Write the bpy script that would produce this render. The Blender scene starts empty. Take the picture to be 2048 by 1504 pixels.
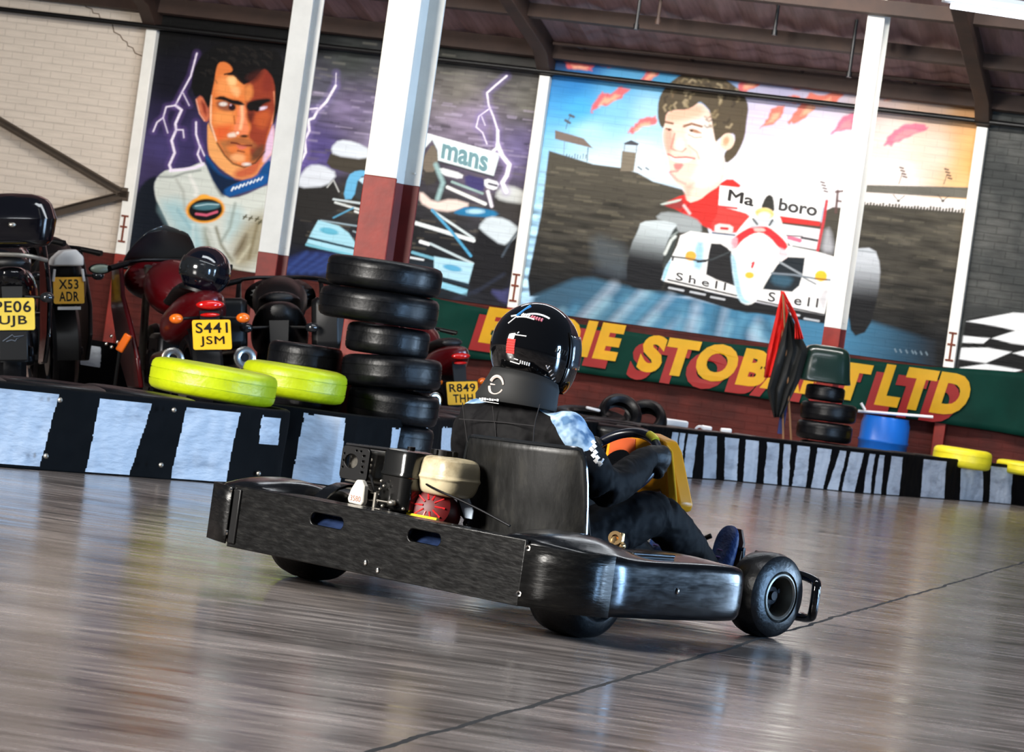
import bpy, bmesh, math, random
import numpy as np
from mathutils import Vector, Matrix, Euler, noise as mnoise
random.seed(7); rng = np.random.RandomState(11)
PI = math.pi
SC = bpy.context.scene
COL = SC.collection

# ------------------------------------------------------------------ camera model
FPX = 6300.0; CH = 0.75; ROLL = math.radians(8.0); PITCH = math.radians(0.468)
cr_, sr_ = math.cos(ROLL), math.sin(ROLL); cp_, sp_ = math.cos(PITCH), math.sin(PITCH)
def ray(px, py):
    u = (px-1024)*cr_ + (py-752)*sr_; v = -(px-1024)*sr_ + (py-752)*cr_
    return Vector((u, FPX*cp_ - v*sp_, -FPX*sp_ - v*cp_))
CAM0 = Vector((0, 0, CH))
def atD(px, py, D):
    r = ray(px, py); return CAM0 + r*(D/r.y)
def atZ(px, py, z=0.0):
    r = ray(px, py); return CAM0 + r*((z-CH)/r.z)
TW = 0.2586; DW = 31.0; WTH = math.atan(TW)
def wallxz(px, py):
    r = ray(px, py); t = DW/(r.y + TW*r.x); p = CAM0 + r*t
    return (p.x*math.cos(WTH) - (p.y-DW)*math.sin(WTH), p.z)
def proj_np(P):
    d = P - np.array([0, 0, CH])
    F = d[:, 1]*cp_ - d[:, 2]*sp_; w = -(d[:, 1]*sp_ + d[:, 2]*cp_)
    u = d[:, 0]/F*FPX; v = w/F*FPX
    return 1024+u*cr_-v*sr_, 752+u*sr_+v*cr_
cam = bpy.data.cameras.new('camera'); camo = bpy.data.objects.new('camera', cam); COL.objects.link(camo)
cam.sensor_fit = 'HORIZONTAL'; cam.sensor_width = 36.0; cam.lens = FPX/2048*36
fw = Vector((0, cp_, -sp_)); up0 = Vector((0, sp_, cp_)); rt0 = Vector((1, 0, 0))
rt = rt0*cr_ + up0*sr_; up = up0*cr_ - rt0*sr_
camo.matrix_world = Matrix(((rt.x, up.x, -fw.x, 0), (rt.y, up.y, -fw.y, 0), (rt.z, up.z, -fw.z, CH), (0, 0, 0, 1)))
cam.clip_start = 0.1; cam.clip_end = 200
cam.dof.use_dof = True; cam.dof.focus_distance = 8.9; cam.dof.aperture_fstop = 18
SC.camera = camo

# ------------------------------------------------------------------ materials
def lin(c):
    return tuple(((x/255)/12.92 if x/255 <= 0.04045 else ((x/255+0.055)/1.055)**2.4) for x in c)
MATS = {}
def mat(name, rgb, rough=0.5, metal=0.0, var=0.0, vscale=6.0, vstretch=(1, 1, 1), rgb2=None, bump=0.0, bscale=40.0, coat=0.0,
        spec=0.5, emit=0.0, trans=0.0, roughvar=0.0, sheen=0.0):
    if name in MATS: return MATS[name]
    m = bpy.data.materials.new(name); m.use_nodes = True; nt = m.node_tree; N = nt.nodes; L = nt.links
    b = N['Principled BSDF']; c = lin(rgb)
    b.inputs['Base Color'].default_value = (*c, 1); b.inputs['Roughness'].default_value = rough; b.inputs['Metallic'].default_value = metal
    b.inputs['Specular IOR Level'].default_value = spec; b.inputs['Coat Weight'].default_value = coat; b.inputs['Coat Roughness'].default_value = 0.06
    b.inputs['Transmission Weight'].default_value = trans; b.inputs['Sheen Weight'].default_value = sheen
    tc = N.new('ShaderNodeTexCoord'); mp = N.new('ShaderNodeMapping'); mp.inputs['Scale'].default_value = vstretch; L.new(tc.outputs['Object'], mp.inputs['Vector'])
    if var > 0 or rgb2 or roughvar > 0:
        nz = N.new('ShaderNodeTexNoise'); nz.inputs['Scale'].default_value = vscale; nz.inputs['Detail'].default_value = 6; nz.inputs['Roughness'].default_value = 0.62
        L.new(mp.outputs[0], nz.inputs['Vector'])
        cr = N.new('ShaderNodeValToRGB'); L.new(nz.outputs['Fac'], cr.inputs['Fac'])
        c2 = lin(rgb2) if rgb2 else tuple(x*(1-var) for x in c)
        if rgb2: cr.color_ramp.elements[0].position = 0.52-var*0.2; cr.color_ramp.elements[1].position = 0.75
        else: cr.color_ramp.elements[0].position = 0.35; cr.color_ramp.elements[1].position = 0.65
        cr.color_ramp.elements[0].color = (*(c if rgb2 else c2), 1); cr.color_ramp.elements[1].color = (*(c2 if rgb2 else c), 1)
        L.new(cr.outputs[0], b.inputs['Base Color'])
        if roughvar > 0:
            mr = N.new('ShaderNodeMapRange'); mr.inputs['From Min'].default_value = 0.3; mr.inputs['From Max'].default_value = 0.7
            mr.inputs['To Min'].default_value = max(0.03, rough-roughvar); mr.inputs['To Max'].default_value = min(1, rough+roughvar)
            L.new(nz.outputs['Fac'], mr.inputs['Value']); L.new(mr.outputs[0], b.inputs['Roughness'])
    if bump > 0:
        n2 = N.new('ShaderNodeTexNoise'); n2.inputs['Scale'].default_value = bscale; n2.inputs['Detail'].default_value = 5; L.new(mp.outputs[0], n2.inputs['Vector'])
        bp = N.new('ShaderNodeBump'); bp.inputs['Strength'].default_value = bump; bp.inputs['Distance'].default_value = 0.01
        L.new(n2.outputs['Fac'], bp.inputs['Height']); L.new(bp.outputs[0], b.inputs['Normal'])
    if emit > 0:
        b.inputs['Emission Color'].default_value = (*c, 1); b.inputs['Emission Strength'].default_value = emit
    MATS[name] = m; return m

M = dict(
 white_steel=lambda: mat('white_painted_steel', (236, 232, 222), 0.5, var=0.12, vscale=3, bump=0.06),
 red_steel=lambda: mat('red_painted_steel', (146, 38, 22), 0.55, var=0.5, vscale=4, bump=0.08),
 tyre=lambda: mat('black_tyre_rubber', (11, 12, 15), 0.38, var=0.5, vscale=9, bump=0.12, bscale=60, roughvar=0.10, spec=0.28),
 tread=lambda: mat('slick_tyre_rubber', (13, 13, 15), 0.34, var=0.4, vscale=8, bump=0.12, bscale=80, roughvar=0.1),
 black_plastic=lambda: mat('scuffed_black_plastic', (10, 10, 10), 0.34, rgb2=(24, 23, 20), var=-0.2, vscale=22, vstretch=(1, 1, 4), bump=0.16, bscale=34, roughvar=0.10, spec=0.35),
 pod_plastic=lambda: mat('glossy_black_pod_plastic', (9, 10, 12), 0.2, rgb2=(26, 29, 34), var=-0.1, vscale=9, vstretch=(1.5, 1.5, 9), bump=0.035, bscale=14, roughvar=0.06),
 black=lambda: mat('satin_black', (8, 8, 9), 0.42, var=0.3, spec=0.4),
 gloss_black=lambda: mat('gloss_black_paint', (7, 7, 9), 0.08, coat=1.0),
 dark_metal=lambda: mat('dark_metal', (40, 40, 42), 0.35, metal=0.9, var=0.3),
 chrome=lambda: mat('bright_metal', (215, 212, 205), 0.22, metal=1.0),
 alu=lambda: mat('brushed_aluminium', (170, 165, 155), 0.38, metal=0.9, var=0.2, vscale=20),
 yellow=lambda: mat('lime_yellow_tyre_paint', (190, 206, 10), 0.4, var=0.2, vscale=7, bump=0.25, bscale=40, rgb2=None),
 yellow2=lambda: mat('yellow_tyre_paint', (238, 222, 40), 0.45, var=0.12, vscale=7, bump=0.15),
 shaded_yellow=lambda: mat('shaded_yellow_plastic', (236, 156, 12), 0.38, var=0.12, vscale=5, bump=0.05),
 red_paint=lambda: mat('deep_red_gloss_paint', (78, 4, 10), 0.3, coat=0.35, var=0.1),
 plate=lambda: mat('number_plate_yellow', (250, 186, 16), 0.45, var=0.08, vscale=12),
 plate_old=lambda: mat('number_plate_dull_yellow', (205, 176, 52), 0.5, var=0.1, vscale=12),
 letter=lambda: mat('black_lettering', (8, 7, 6), 0.6),
 white=lambda: mat('white_plastic', (235, 235, 235), 0.5, var=0.06),
 red_lens=lambda: mat('red_lamp_lens', (200, 16, 12), 0.15, coat=0.8),
 amber_lens=lambda: mat('amber_lamp_lens', (240, 110, 20), 0.15, coat=0.8),
 brown_steel=lambda: mat('brown_roof_steel', (62, 42, 32), 0.65, var=0.4, vscale=4, bump=0.1),
 smoke=lambda: mat('smoked_plastic', (30, 32, 34), 0.12, coat=0.6),
 suit=lambda: mat('black_race_suit_cloth', (24, 23, 25), 0.8, var=0.35, vscale=9, bump=0.9, bscale=14, sheen=0.3),
)
def m_(k): return M[k]() if k in M else k

# ------------------------------------------------------------------ object helpers
def tag(o, label=None, cat=None, group=None, kind=None):
    if label: o['label'] = label
    if cat: o['category'] = cat
    if group: o['group'] = group
    if kind: o['kind'] = kind
    return o
def empty(name, loc=(0, 0, 0), rot=(0, 0, 0)):
    o = bpy.data.objects.new(name, None); COL.objects.link(o); o.location = loc; o.rotation_euler = rot
    o.empty_display_size = 0.1; return o
def frame(z):
    z = Vector(z).normalized(); a = Vector((0, 0, 1)) if abs(z.z) < 0.95 else Vector((1, 0, 0))
    x = a.cross(z).normalized(); return x, z.cross(x), z
class G:
    def __init__(s): s.v = []; s.f = []; s.mi = []; s.cur = 0
    def add(s, vs, fs, mi=None):
        b = len(s.v); s.v += [tuple(v) for v in vs]; s.f += [tuple(i+b for i in f) for f in fs]; s.mi += [s.cur if mi is None else mi]*len(fs); return s
    def box(s, c, d, rot=None, mi=None, taper=1.0):
        c = Vector(c); R = Euler(rot).to_matrix() if rot is not None else Matrix.Identity(3)
        vs = []
        for z in (-1, 1):
            t = taper if z > 0 else 1
            for x, y in ((-1, -1), (1, -1), (1, 1), (-1, 1)): vs.append(c + R@Vector((x*d[0]/2*t, y*d[1]/2*t, z*d[2]/2)))
        return s.add(vs, [(3, 2, 1, 0), (4, 5, 6, 7), (0, 1, 5, 4), (1, 2, 6, 5), (2, 3, 7, 6), (3, 0, 4, 7)], mi)
    def cyl(s, p0, p1, r0, r1=None, n=20, mi=None, cap=True):
        p0 = Vector(p0); p1 = Vector(p1); r1 = r0 if r1 is None else r1; x, y, z = frame(p1-p0)
        vs = []
        for p, r in ((p0, r0), (p1, r1)):
            for i in range(n): a = 2*PI*i/n; vs.append(p + x*(r*math.cos(a)) + y*(r*math.sin(a)))
        fs = [(i, (i+1) % n, n+(i+1) % n, n+i) for i in range(n)]
        if cap: fs += [tuple(range(n-1, -1, -1)), tuple(range(n, 2*n))]
        return s.add(vs, fs, mi)
    def tube(s, pts, r, n=10, mi=None, closed=False, smooth=0):
        P = [Vector(p) for p in pts]
        rs = list(r) if hasattr(r, '__len__') else [r]*len(P)
        for _ in range(smooth):
            Q = [P[0]]; q = [rs[0]]
            for i in range(len(P)-1):
                Q += [P[i]*0.75+P[i+1]*0.25, P[i]*0.25+P[i+1]*0.75]; q += [rs[i]*0.75+rs[i+1]*0.25, rs[i]*0.25+rs[i+1]*0.75]
            Q.append(P[-1]); q.append(rs[-1]); P = Q; rs = q
        if closed: P.append(P[0]); rs.append(rs[0])
        vs = []; x = None
        for i, p in enumerate(P):
            a = P[min(i+1, len(P)-1)]-P[max(i-1, 0)]
            if closed and i in (0, len(P)-1): a = P[1]-P[-2]
            if a.length < 1e-9: a = Vector((0, 0, 1))
            z = a.normalized()
            if x is None: x, y, _z = frame(z)
            else:
                x = (x - z*x.dot(z)).normalized(); y = z.cross(x)
            for k in range(n): t = 2*PI*k/n; vs.append(p + x*(rs[i]*math.cos(t)) + y*(rs[i]*math.sin(t)))
        fs = []
        for i in range(len(P)-1):
            for k in range(n): a = i*n+k; b = i*n+(k+1) % n; fs.append((a, b, b+n, a+n))
        if not closed: fs += [tuple(range(n-1, -1, -1)), tuple(range((len(P)-1)*n, len(P)*n))]
        return s.add(vs, fs, mi)
    def lathe(s, prof, o=(0, 0, 0), axis=(0, 0, 1), n=40, mi=None, close=True):
        o = Vector(o); x, y, z = frame(axis); vs = []; m = len(prof)
        for i in range(n):
            a = 2*PI*i/n; d = x*math.cos(a)+y*math.sin(a)
            for r, h in prof: vs.append(o + d*r + z*h)
        fs = []
        for i in range(n):
            j = (i+1) % n
            for k in range(m if close else m-1):
                l = (k+1) % m; fs.append((i*m+k, j*m+k, j*m+l, i*m+l))
        return s.add(vs, fs, mi)
    def ell(s, c, r, rot=None, n=24, m=14, mi=None, lo=-90, hi=90):
        c = Vector(c); R = Euler(rot).to_matrix() if rot is not None else Matrix.Identity(3); vs = []
        for j in range(m+1):
            t = math.radians(lo+(hi-lo)*j/m)
            for i in range(n):
                a = 2*PI*i/n; vs.append(c + R@Vector((r[0]*math.cos(t)*math.cos(a), r[1]*math.cos(t)*math.sin(a), r[2]*math.sin(t))))
        fs = [(j*n+i, j*n+(i+1) % n, (j+1)*n+(i+1) % n, (j+1)*n+i) for j in range(m) for i in range(n)]
        return s.add(vs, fs, mi)
    def loft(s, rings, mi=None, cap=True, closed=True):
        n = len(rings[0]); vs = [p for r in rings for p in r]; fs = []
        for j in range(len(rings)-1):
            for i in range(n if closed else n-1):
                k = (i+1) % n; fs.append((j*n+i, j*n+k, (j+1)*n+k, (j+1)*n+i))
        if cap and closed: fs += [tuple(range(n-1, -1, -1)), tuple(range((len(rings)-1)*n, len(rings)*n))]
        return s.add(vs, fs, mi)
    def prism(s, pts, fn, d0, d1, mi=None):
        """2-D outline extruded: fn(a, b, d) -> point"""
        n = len(pts); vs = [fn(a, b, d0) for a, b in pts]+[fn(a, b, d1) for a, b in pts]
        fs = [tuple(range(n-1, -1, -1)), tuple(range(n, 2*n))]+[(i, (i+1) % n, n+(i+1) % n, n+i) for i in range(n)]
        return s.add(vs, fs, mi)
    def build(s, name, mats, parent=None, origin=None, bevel=0, sub=0, angle=35, solid=0, remesh=0, smooth_it=0, bseg=2, rot=None, fixn=True):
        if not isinstance(mats, (list, tuple)): mats = [mats]
        me = bpy.data.meshes.new(name); V = s.v
        if origin is not None:
            o = Vector(origin); Ri = Euler(rot).to_matrix().inverted() if rot is not None else Matrix.Identity(3)
            V = [Ri@(Vector(v)-o) for v in V]
        me.from_pydata(V, [], s.f); 
        for m in mats: me.materials.append(m_(m))
        me.polygons.foreach_set('material_index', s.mi); me.polygons.foreach_set('use_smooth', [True]*len(s.f))
        if fixn:
            bm = bmesh.new(); bm.from_mesh(me); bmesh.ops.remove_doubles(bm, verts=bm.verts, dist=1e-5); bmesh.ops.recalc_face_normals(bm, faces=bm.faces); bm.to_mesh(me); bm.free()
        me.set_sharp_from_angle(angle=math.radians(angle)); me.update()
        ob = bpy.data.objects.new(name, me); COL.objects.link(ob)
        if origin is not None:
            ob.location = origin
            if rot is not None: ob.rotation_euler = rot
        if parent: ob.parent = parent
        if remesh: md = ob.modifiers.new('r', 'REMESH'); md.mode = 'VOXEL'; md.voxel_size = remesh; md.use_smooth_shade = True
        if smooth_it: md = ob.modifiers.new('s', 'SMOOTH'); md.iterations = smooth_it; md.factor = 0.6
        if solid: md = ob.modifiers.new('so', 'SOLIDIFY'); md.thickness = solid; md.offset = 0
        if bevel: md = ob.modifiers.new('b', 'BEVEL'); md.width = bevel; md.segments = bseg; md.limit_method = 'ANGLE'; md.angle_limit = math.radians(38)
        if sub: md = ob.modifiers.new('u', 'SUBSURF'); md.levels = sub; md.render_levels = sub
        return ob

def curve_mesh(cu):
    o = bpy.data.objects.new('tmp', cu); COL.objects.link(o); bpy.context.view_layer.update()
    dg = bpy.context.evaluated_depsgraph_get(); me = bpy.data.meshes.new_from_object(o.evaluated_get(dg))
    bpy.data.objects.remove(o); bpy.data.curves.remove(cu); return me
def text_mesh(txt, bold=0.0, depth=0.0, spacing=1.0, shear=0.0, line=1.0):
    dup_ = bold if ('M' in txt or 'W' in txt) else 0
    if dup_: bold = 0
    cu = bpy.data.curves.new('t', 'FONT'); cu.body = txt; cu.size = 1; cu.offset = bold; cu.extrude = depth; cu.align_x = 'CENTER'; cu.align_y = 'CENTER'
    cu.space_character = spacing; cu.shear = shear; cu.space_line = line; cu.resolution_u = 4
    me = curve_mesh(cu)
    if dup_:
        bm = bmesh.new(); dd = dup_*0.9
        for ax, ay in ((0, 0), (dd, 0), (-dd, 0), (0, dd), (0, -dd), (dd*.7, dd*.7), (-dd*.7, dd*.7), (dd*.7, -dd*.7), (-dd*.7, -dd*.7)):
            m2 = me.copy(); m2.transform(Matrix.Translation((ax, ay, 0.0002*len(bm.verts)/max(1, len(me.vertices))))); bm.from_mesh(m2); bpy.data.meshes.remove(m2)
        bm.to_mesh(me); bm.free()
    return me
def text_obj(name, txt, mt, fn, w, h, parent=None, bold=0.0, spacing=1.0, shear=0.0, depth=0.02, line=1.0, origin=None, rot=None):
    """text fitted to w x h, each vertex mapped by fn(x, y, d)"""
    me = text_mesh(txt, bold, depth, spacing, shear, line); n = len(me.vertices); co = np.empty(n*3); me.vertices.foreach_get('co', co); co = co.reshape(-1, 3)
    mn = co.min(0); mx = co.max(0); co[:, 0] = ((co[:, 0]-mn[0])/(mx[0]-mn[0])-0.5)*w; co[:, 1] = ((co[:, 1]-mn[1])/(mx[1]-mn[1])-0.5)*h
    out = [fn(a, b, d) for a, b, d in co]
    if origin is not None:
        o = Vector(origin); Ri = Euler(rot).to_matrix().inverted() if rot is not None else Matrix.Identity(3); out = [Ri@(Vector(v)-o) for v in out]
    me.vertices.foreach_set('co', np.array([tuple(p) for p in out]).ravel()); me.materials.clear(); me.materials.append(m_(mt)); me.update()
    ob = bpy.data.objects.new(name, me); COL.objects.link(ob)
    if origin is not None:
        ob.location = origin
        if rot is not None: ob.rotation_euler = rot
    if parent: ob.parent = parent
    return ob
def plate_with_holes(outer, holes, depth, bevel=0.0):
    cu = bpy.data.curves.new('c', 'CURVE'); cu.dimensions = '2D'; cu.fill_mode = 'BOTH'; cu.extrude = depth/2; cu.bevel_depth = bevel; cu.bevel_resolution = 1
    for pl in [outer]+holes:
        sp = cu.splines.new('POLY'); sp.points.add(len(pl)-1); sp.use_cyclic_u = True
        for i, (a, b) in enumerate(pl): sp.points[i].co = (a, b, 0, 1)
    return curve_mesh(cu)
def copy_tree(o, parent=None):
    c = o.copy(); COL.objects.link(c); c.parent = parent
    for ch in [x for x in bpy.data.objects if x.parent == o]: copy_tree(ch, c)
    return c
def kids(o): return [x for x in bpy.data.objects if x.parent == o]
def rrect(w, h, r, n=5, cx=0, cy=0):
    P = []
    for sx, sy, a0 in ((1, 1, 0), (-1, 1, 90), (-1, -1, 180), (1, -1, 270)):
        for i in range(n+1):
            a = math.radians(a0+90*i/n); P.append((cx+sx*(w/2-r)+r*math.cos(a), cy+sy*(h/2-r)+r*math.sin(a)))
    return P
# ------------------------------------------------------------------ room shell
def brick_nodes(nt, vec_out, scale=1.0):
    N, L = nt.nodes, nt.links
    sp = N.new('ShaderNodeSeparateXYZ'); cb = N.new('ShaderNodeCombineXYZ'); L.new(vec_out, sp.inputs[0]); L.new(sp.outputs['X'], cb.inputs['X']); L.new(sp.outputs['Z'], cb.inputs['Y'])
    bt = N.new('ShaderNodeTexBrick'); bt.inputs['Scale'].default_value = 1.0; bt.inputs['Brick Width'].default_value = 0.225; bt.inputs['Row Height'].default_value = 0.075
    bt.inputs['Mortar Size'].default_value = 0.007; bt.inputs['Mortar Smooth'].default_value = 0.4
    bt.inputs['Color1'].default_value = (1, 1, 1, 1); bt.inputs['Color2'].default_value = (0.9, 0.9, 0.9, 1); bt.inputs['Mortar'].default_value = (0.42, 0.42, 0.42, 1)
    L.new(cb.outputs[0], bt.inputs['Vector'])
    nz = N.new('ShaderNodeTexNoise'); nz.inputs['Scale'].default_value = 1.0; nz.inputs['Detail'].default_value = 7; nz.inputs['Roughness'].default_value = 0.65
    mp = N.new('ShaderNodeMapping'); mp.inputs['Scale'].default_value = (3, 3, 22); L.new(vec_out, mp.inputs['Vector']); L.new(mp.outputs[0], nz.inputs['Vector'])
    return bt, nz
def brick_mat(name, rgb, rough=0.6, vcol=None, streak=0.35, mortar=0.5, crack=False, rgb2=None, bst=0.5):
    m = bpy.data.materials.new(name); m.use_nodes = True; nt = m.node_tree; N, L = nt.nodes, nt.links; b = N['Principled BSDF']
    tc = N.new('ShaderNodeTexCoord'); bt, nz = brick_nodes(nt, tc.outputs['Object'])
    if vcol:
        at = N.new('ShaderNodeAttribute'); at.attribute_name = vcol; base = at.outputs['Color']
    else:
        rg = N.new('ShaderNodeRGB'); rg.outputs[0].default_value = (*lin(rgb), 1); base = rg.outputs[0]
        if rgb2:
            nn = N.new('ShaderNodeTexNoise'); nn.inputs['Scale'].default_value = 2.2; nn.inputs['Detail'].default_value = 8; L.new(tc.outputs['Object'], nn.inputs['Vector'])
            rr = N.new('ShaderNodeValToRGB'); rr.color_ramp.elements[0].position = 0.42; rr.color_ramp.elements[1].position = 0.62
            rr.color_ramp.elements[0].color = (*lin(rgb), 1); rr.color_ramp.elements[1].color = (*lin(rgb2), 1); L.new(nn.outputs['Fac'], rr.inputs['Fac']); base = rr.outputs[0]
    mx = N.new('ShaderNodeMix'); mx.data_type = 'RGBA'; mx.blend_type = 'MULTIPLY'; mx.inputs['Factor'].default_value = mortar
    L.new(base, mx.inputs[6]); L.new(bt.outputs['Color'], mx.inputs[7])
    cr = N.new('ShaderNodeValToRGB'); cr.color_ramp.elements[0].position = 0.3; cr.color_ramp.elements[1].position = 0.62
    g = 1-streak; cr.color_ramp.elements[0].color = (g, g, g, 1); cr.color_ramp.elements[1].color = (1, 1, 1, 1); L.new(nz.outputs['Fac'], cr.inputs['Fac'])
    m2 = N.new('ShaderNodeMix'); m2.data_type = 'RGBA'; m2.blend_type = 'MULTIPLY'; m2.inputs['Factor'].default_value = 1.0
    L.new(mx.outputs[2], m2.inputs[6]); L.new(cr.outputs[0], m2.inputs[7]); L.new(m2.outputs[2], b.inputs['Base Color'])
    b.inputs['Roughness'].default_value = rough; b.inputs['Specular IOR Level'].default_value = 0.15
    bp = N.new('ShaderNodeBump'); bp.inputs['Strength'].default_value = bst; bp.inputs['Distance'].default_value = 0.006; L.new(bt.outputs['Fac'], bp.inputs['Height']); bp.invert = True
    b2 = N.new('ShaderNodeBump'); b2.inputs['Strength'].default_value = 0.4; b2.inputs['Distance'].default_value = 0.02; L.new(nz.outputs['Fac'], b2.inputs['Height']); L.new(bp.outputs[0], b2.inputs['Normal'])
    L.new(b2.outputs[0], b.inputs['Normal']); return m
WROT = (0, 0, -WTH); WLOC = (0, DW, 0)
ZD = 1.16; ZT = 3.78
SP = [-4.22, -0.07, 4.24]      # pilaster lines along the wall
m_cream = brick_mat('cream_painted_brick', (214, 200, 184), streak=0.12, mortar=0.25)
m_dado = brick_mat('dark_red_painted_brick', (86, 34, 28), streak=0.35, mortar=0.2, rgb2=(62, 27, 24))
m_grey = brick_mat('grey_brick', (66, 68, 66), streak=0.45, mortar=0.5, rgb2=(92, 92, 88))
g = G()
def wq(s0, s1, z0, z1, mi): g.add([(s0, 0, z0), (s1, 0, z0), (s1, 0, z1), (s0, 0, z1)], [(0, 1, 2, 3)], mi)
wq(-14, 14, -0.02, ZD, 1); wq(-14, SP[0], ZD, ZT+2, 0); wq(SP[0], SP[2], ZD, ZT+2, 2); wq(SP[2], 14, ZD, ZT+2, 2)
g.add([(-14, 0.3, -0.02), (14, 0.3, -0.02), (14, 0.3, ZT+2), (-14, 0.3, ZT+2)], [(3, 2, 1, 0)], 2)
w = g.build('wall_back', [m_cream, m_dado, m_grey], fixn=False); w.location = WLOC; w.rotation_euler = WROT; w['kind'] = 'structure'

# floor: polished worn concrete with one saw-cut joint
fm = bpy.data.materials.new('polished_concrete'); fm.use_nodes = True; nt = fm.node_tree; N, L = nt.nodes, nt.links; b = N['Principled BSDF']
tc = N.new('ShaderNodeTexCoord')
def nz_(scale, st, det=6, rough=0.6):
    mp = N.new('ShaderNodeMapping'); mp.inputs['Scale'].default_value = st; L.new(tc.outputs['Object'], mp.inputs['Vector'])
    n = N.new('ShaderNodeTexNoise'); n.inputs['Scale'].default_value = scale; n.inputs['Detail'].default_value = det; n.inputs['Roughness'].default_value = rough; L.new(mp.outputs[0], n.inputs['Vector']); return n
n1 = nz_(1.0, (1.3, 2.6, 1)); n2 = nz_(1.0, (3.0, 16, 1)); n3 = nz_(1.0, (0.25, 0.35, 1), 3)
cr = N.new('ShaderNodeValToRGB'); e = cr.color_ramp.elements; e[0].position = 0.3; e[0].color = (*lin((78, 72, 68)), 1); e[1].position = 0.72; e[1].color = (*lin((146, 138, 134)), 1)
L.new(n1.outputs['Fac'], cr.inputs['Fac'])
c2 = N.new('ShaderNodeValToRGB'); e = c2.color_ramp.elements; e[0].position = 0.36; e[0].color = (0.4, 0.4, 0.43, 1); e[1].position = 0.62; e[1].color = (1.35, 1.32, 1.3, 1); L.new(n2.outputs['Fac'], c2.inputs['Fac'])
mx = N.new('ShaderNodeMix'); mx.data_type = 'RGBA'; mx.blend_type = 'MULTIPLY'; mx.inputs['Factor'].default_value = 0.55; L.new(cr.outputs[0], mx.inputs[6]); L.new(c2.outputs[0], mx.inputs[7])
A = atZ(740, 1504); B = atZ(2048, 1125); dv = (B-A).normalized(); nn = Vector((-dv.y, dv.x, 0)); off = nn.dot(A)
sub = N.new('ShaderNodeVectorMath'); sub.operation = 'DOT_PRODUCT'; sub.inputs[1].default_value = nn; L.new(tc.outputs['Object'], sub.inputs[0])
wob = nz_(3.0, (1, 1, 1), 4)
ad = N.new('ShaderNodeMath'); ad.operation = 'MULTIPLY_ADD'; ad.inputs[1].default_value = 0.05; L.new(wob.outputs['Fac'], ad.inputs[0]); L.new(sub.outputs['Value'], ad.inputs[2])
s1 = N.new('ShaderNodeMath'); s1.operation = 'SUBTRACT'; s1.inputs[1].default_value = off+0.025; L.new(ad.outputs[0], s1.inputs[0])
ab = N.new('ShaderNodeMath'); ab.operation = 'ABSOLUTE'; L.new(s1.outputs[0], ab.inputs[0])
lt = N.new('ShaderNodeMath'); lt.operation = 'LESS_THAN'; lt.inputs[1].default_value = 0.0075; L.new(ab.outputs[0], lt.inputs[0])
m3 = N.new('ShaderNodeMix'); m3.data_type = 'RGBA'; L.new(lt.outputs[0], m3.inputs['Factor']); L.new(mx.outputs[2], m3.inputs[6]); m3.inputs[7].default_value = (*lin((14, 12, 11)), 1)
L.new(m3.outputs[2], b.inputs['Base Color'])
mr = N.new('ShaderNodeMapRange'); mr.inputs['From Min'].default_value = 0.3; mr.inputs['From Max'].default_value = 0.7; mr.inputs['To Min'].default_value = 0.10; mr.inputs['To Max'].default_value = 0.32; L.new(n2.outputs['Fac'], mr.inputs['Value'])
m4 = N.new('ShaderNodeMix'); m4.data_type = 'FLOAT'; L.new(lt.outputs[0], m4.inputs['Factor']); L.new(mr.outputs[0], m4.inputs[2]); m4.inputs[3].default_value = 1.0; L.new(m4.outputs[0], b.inputs['Roughness'])
bp = N.new('ShaderNodeBump'); bp.inputs['Strength'].default_value = 0.035; bp.inputs['Distance'].default_value = 0.01; L.new(n2.outputs['Fac'], bp.inputs['Height']); L.new(bp.outputs[0], b.inputs['Normal'])
b.inputs['Specular IOR Level'].default_value = 0.5
g = G(); g.add([(-22, -8, 0), (22, -8, 0), (22, 40, 0), (-22, 40, 0)], [(0, 1, 2, 3)])
g.add([(-22, -8, -0.2), (22, -8, -0.2), (22, 40, -0.2), (-22, 40, -0.2)], [(3, 2, 1, 0)])
fl = g.build('floor', fm, fixn=False); fl['kind'] = 'structure'

# roof: sheeting sloping up from the wall head
RS = 0.2126
m_roof = mat('purple_brown_roof_sheet', (150, 118, 118), 0.6, var=0.35, vscale=2, vstretch=(12, 1, 1), bump=0.1)
g = G(); rr = 0.035
def rp(s, d, dz=0): return (s, -d, ZT+RS*d+dz)
n = 150
vs = []; 
for i in range(n+1):
    s = -14+28*i/n; z = 0.018*math.cos(i*PI)
    vs += [rp(s, -0.1, z), rp(s, 11, z)]
g.add(vs, [(2*i, 2*i+1, 2*i+3, 2*i+2) for i in range(n)])
o = g.build('ceiling', m_roof, fixn=False, angle=10); o.location = WLOC; o.rotation_euler = WROT; o['kind'] = 'structure'

WP = dict(loc=WLOC, rot=WROT)
def wfin(o): o.location = WLOC; o.rotation_euler = WROT; return o
def wbase(name, s, d=0.0, z=0.0):
    a = Vector((math.cos(WTH), -math.sin(WTH), 0)); n_ = Vector((-math.sin(WTH), -math.cos(WTH), 0))
    e = empty(name, Vector(WLOC)+a*s+n_*d+Vector((0, 0, z)), WROT); return e
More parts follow.
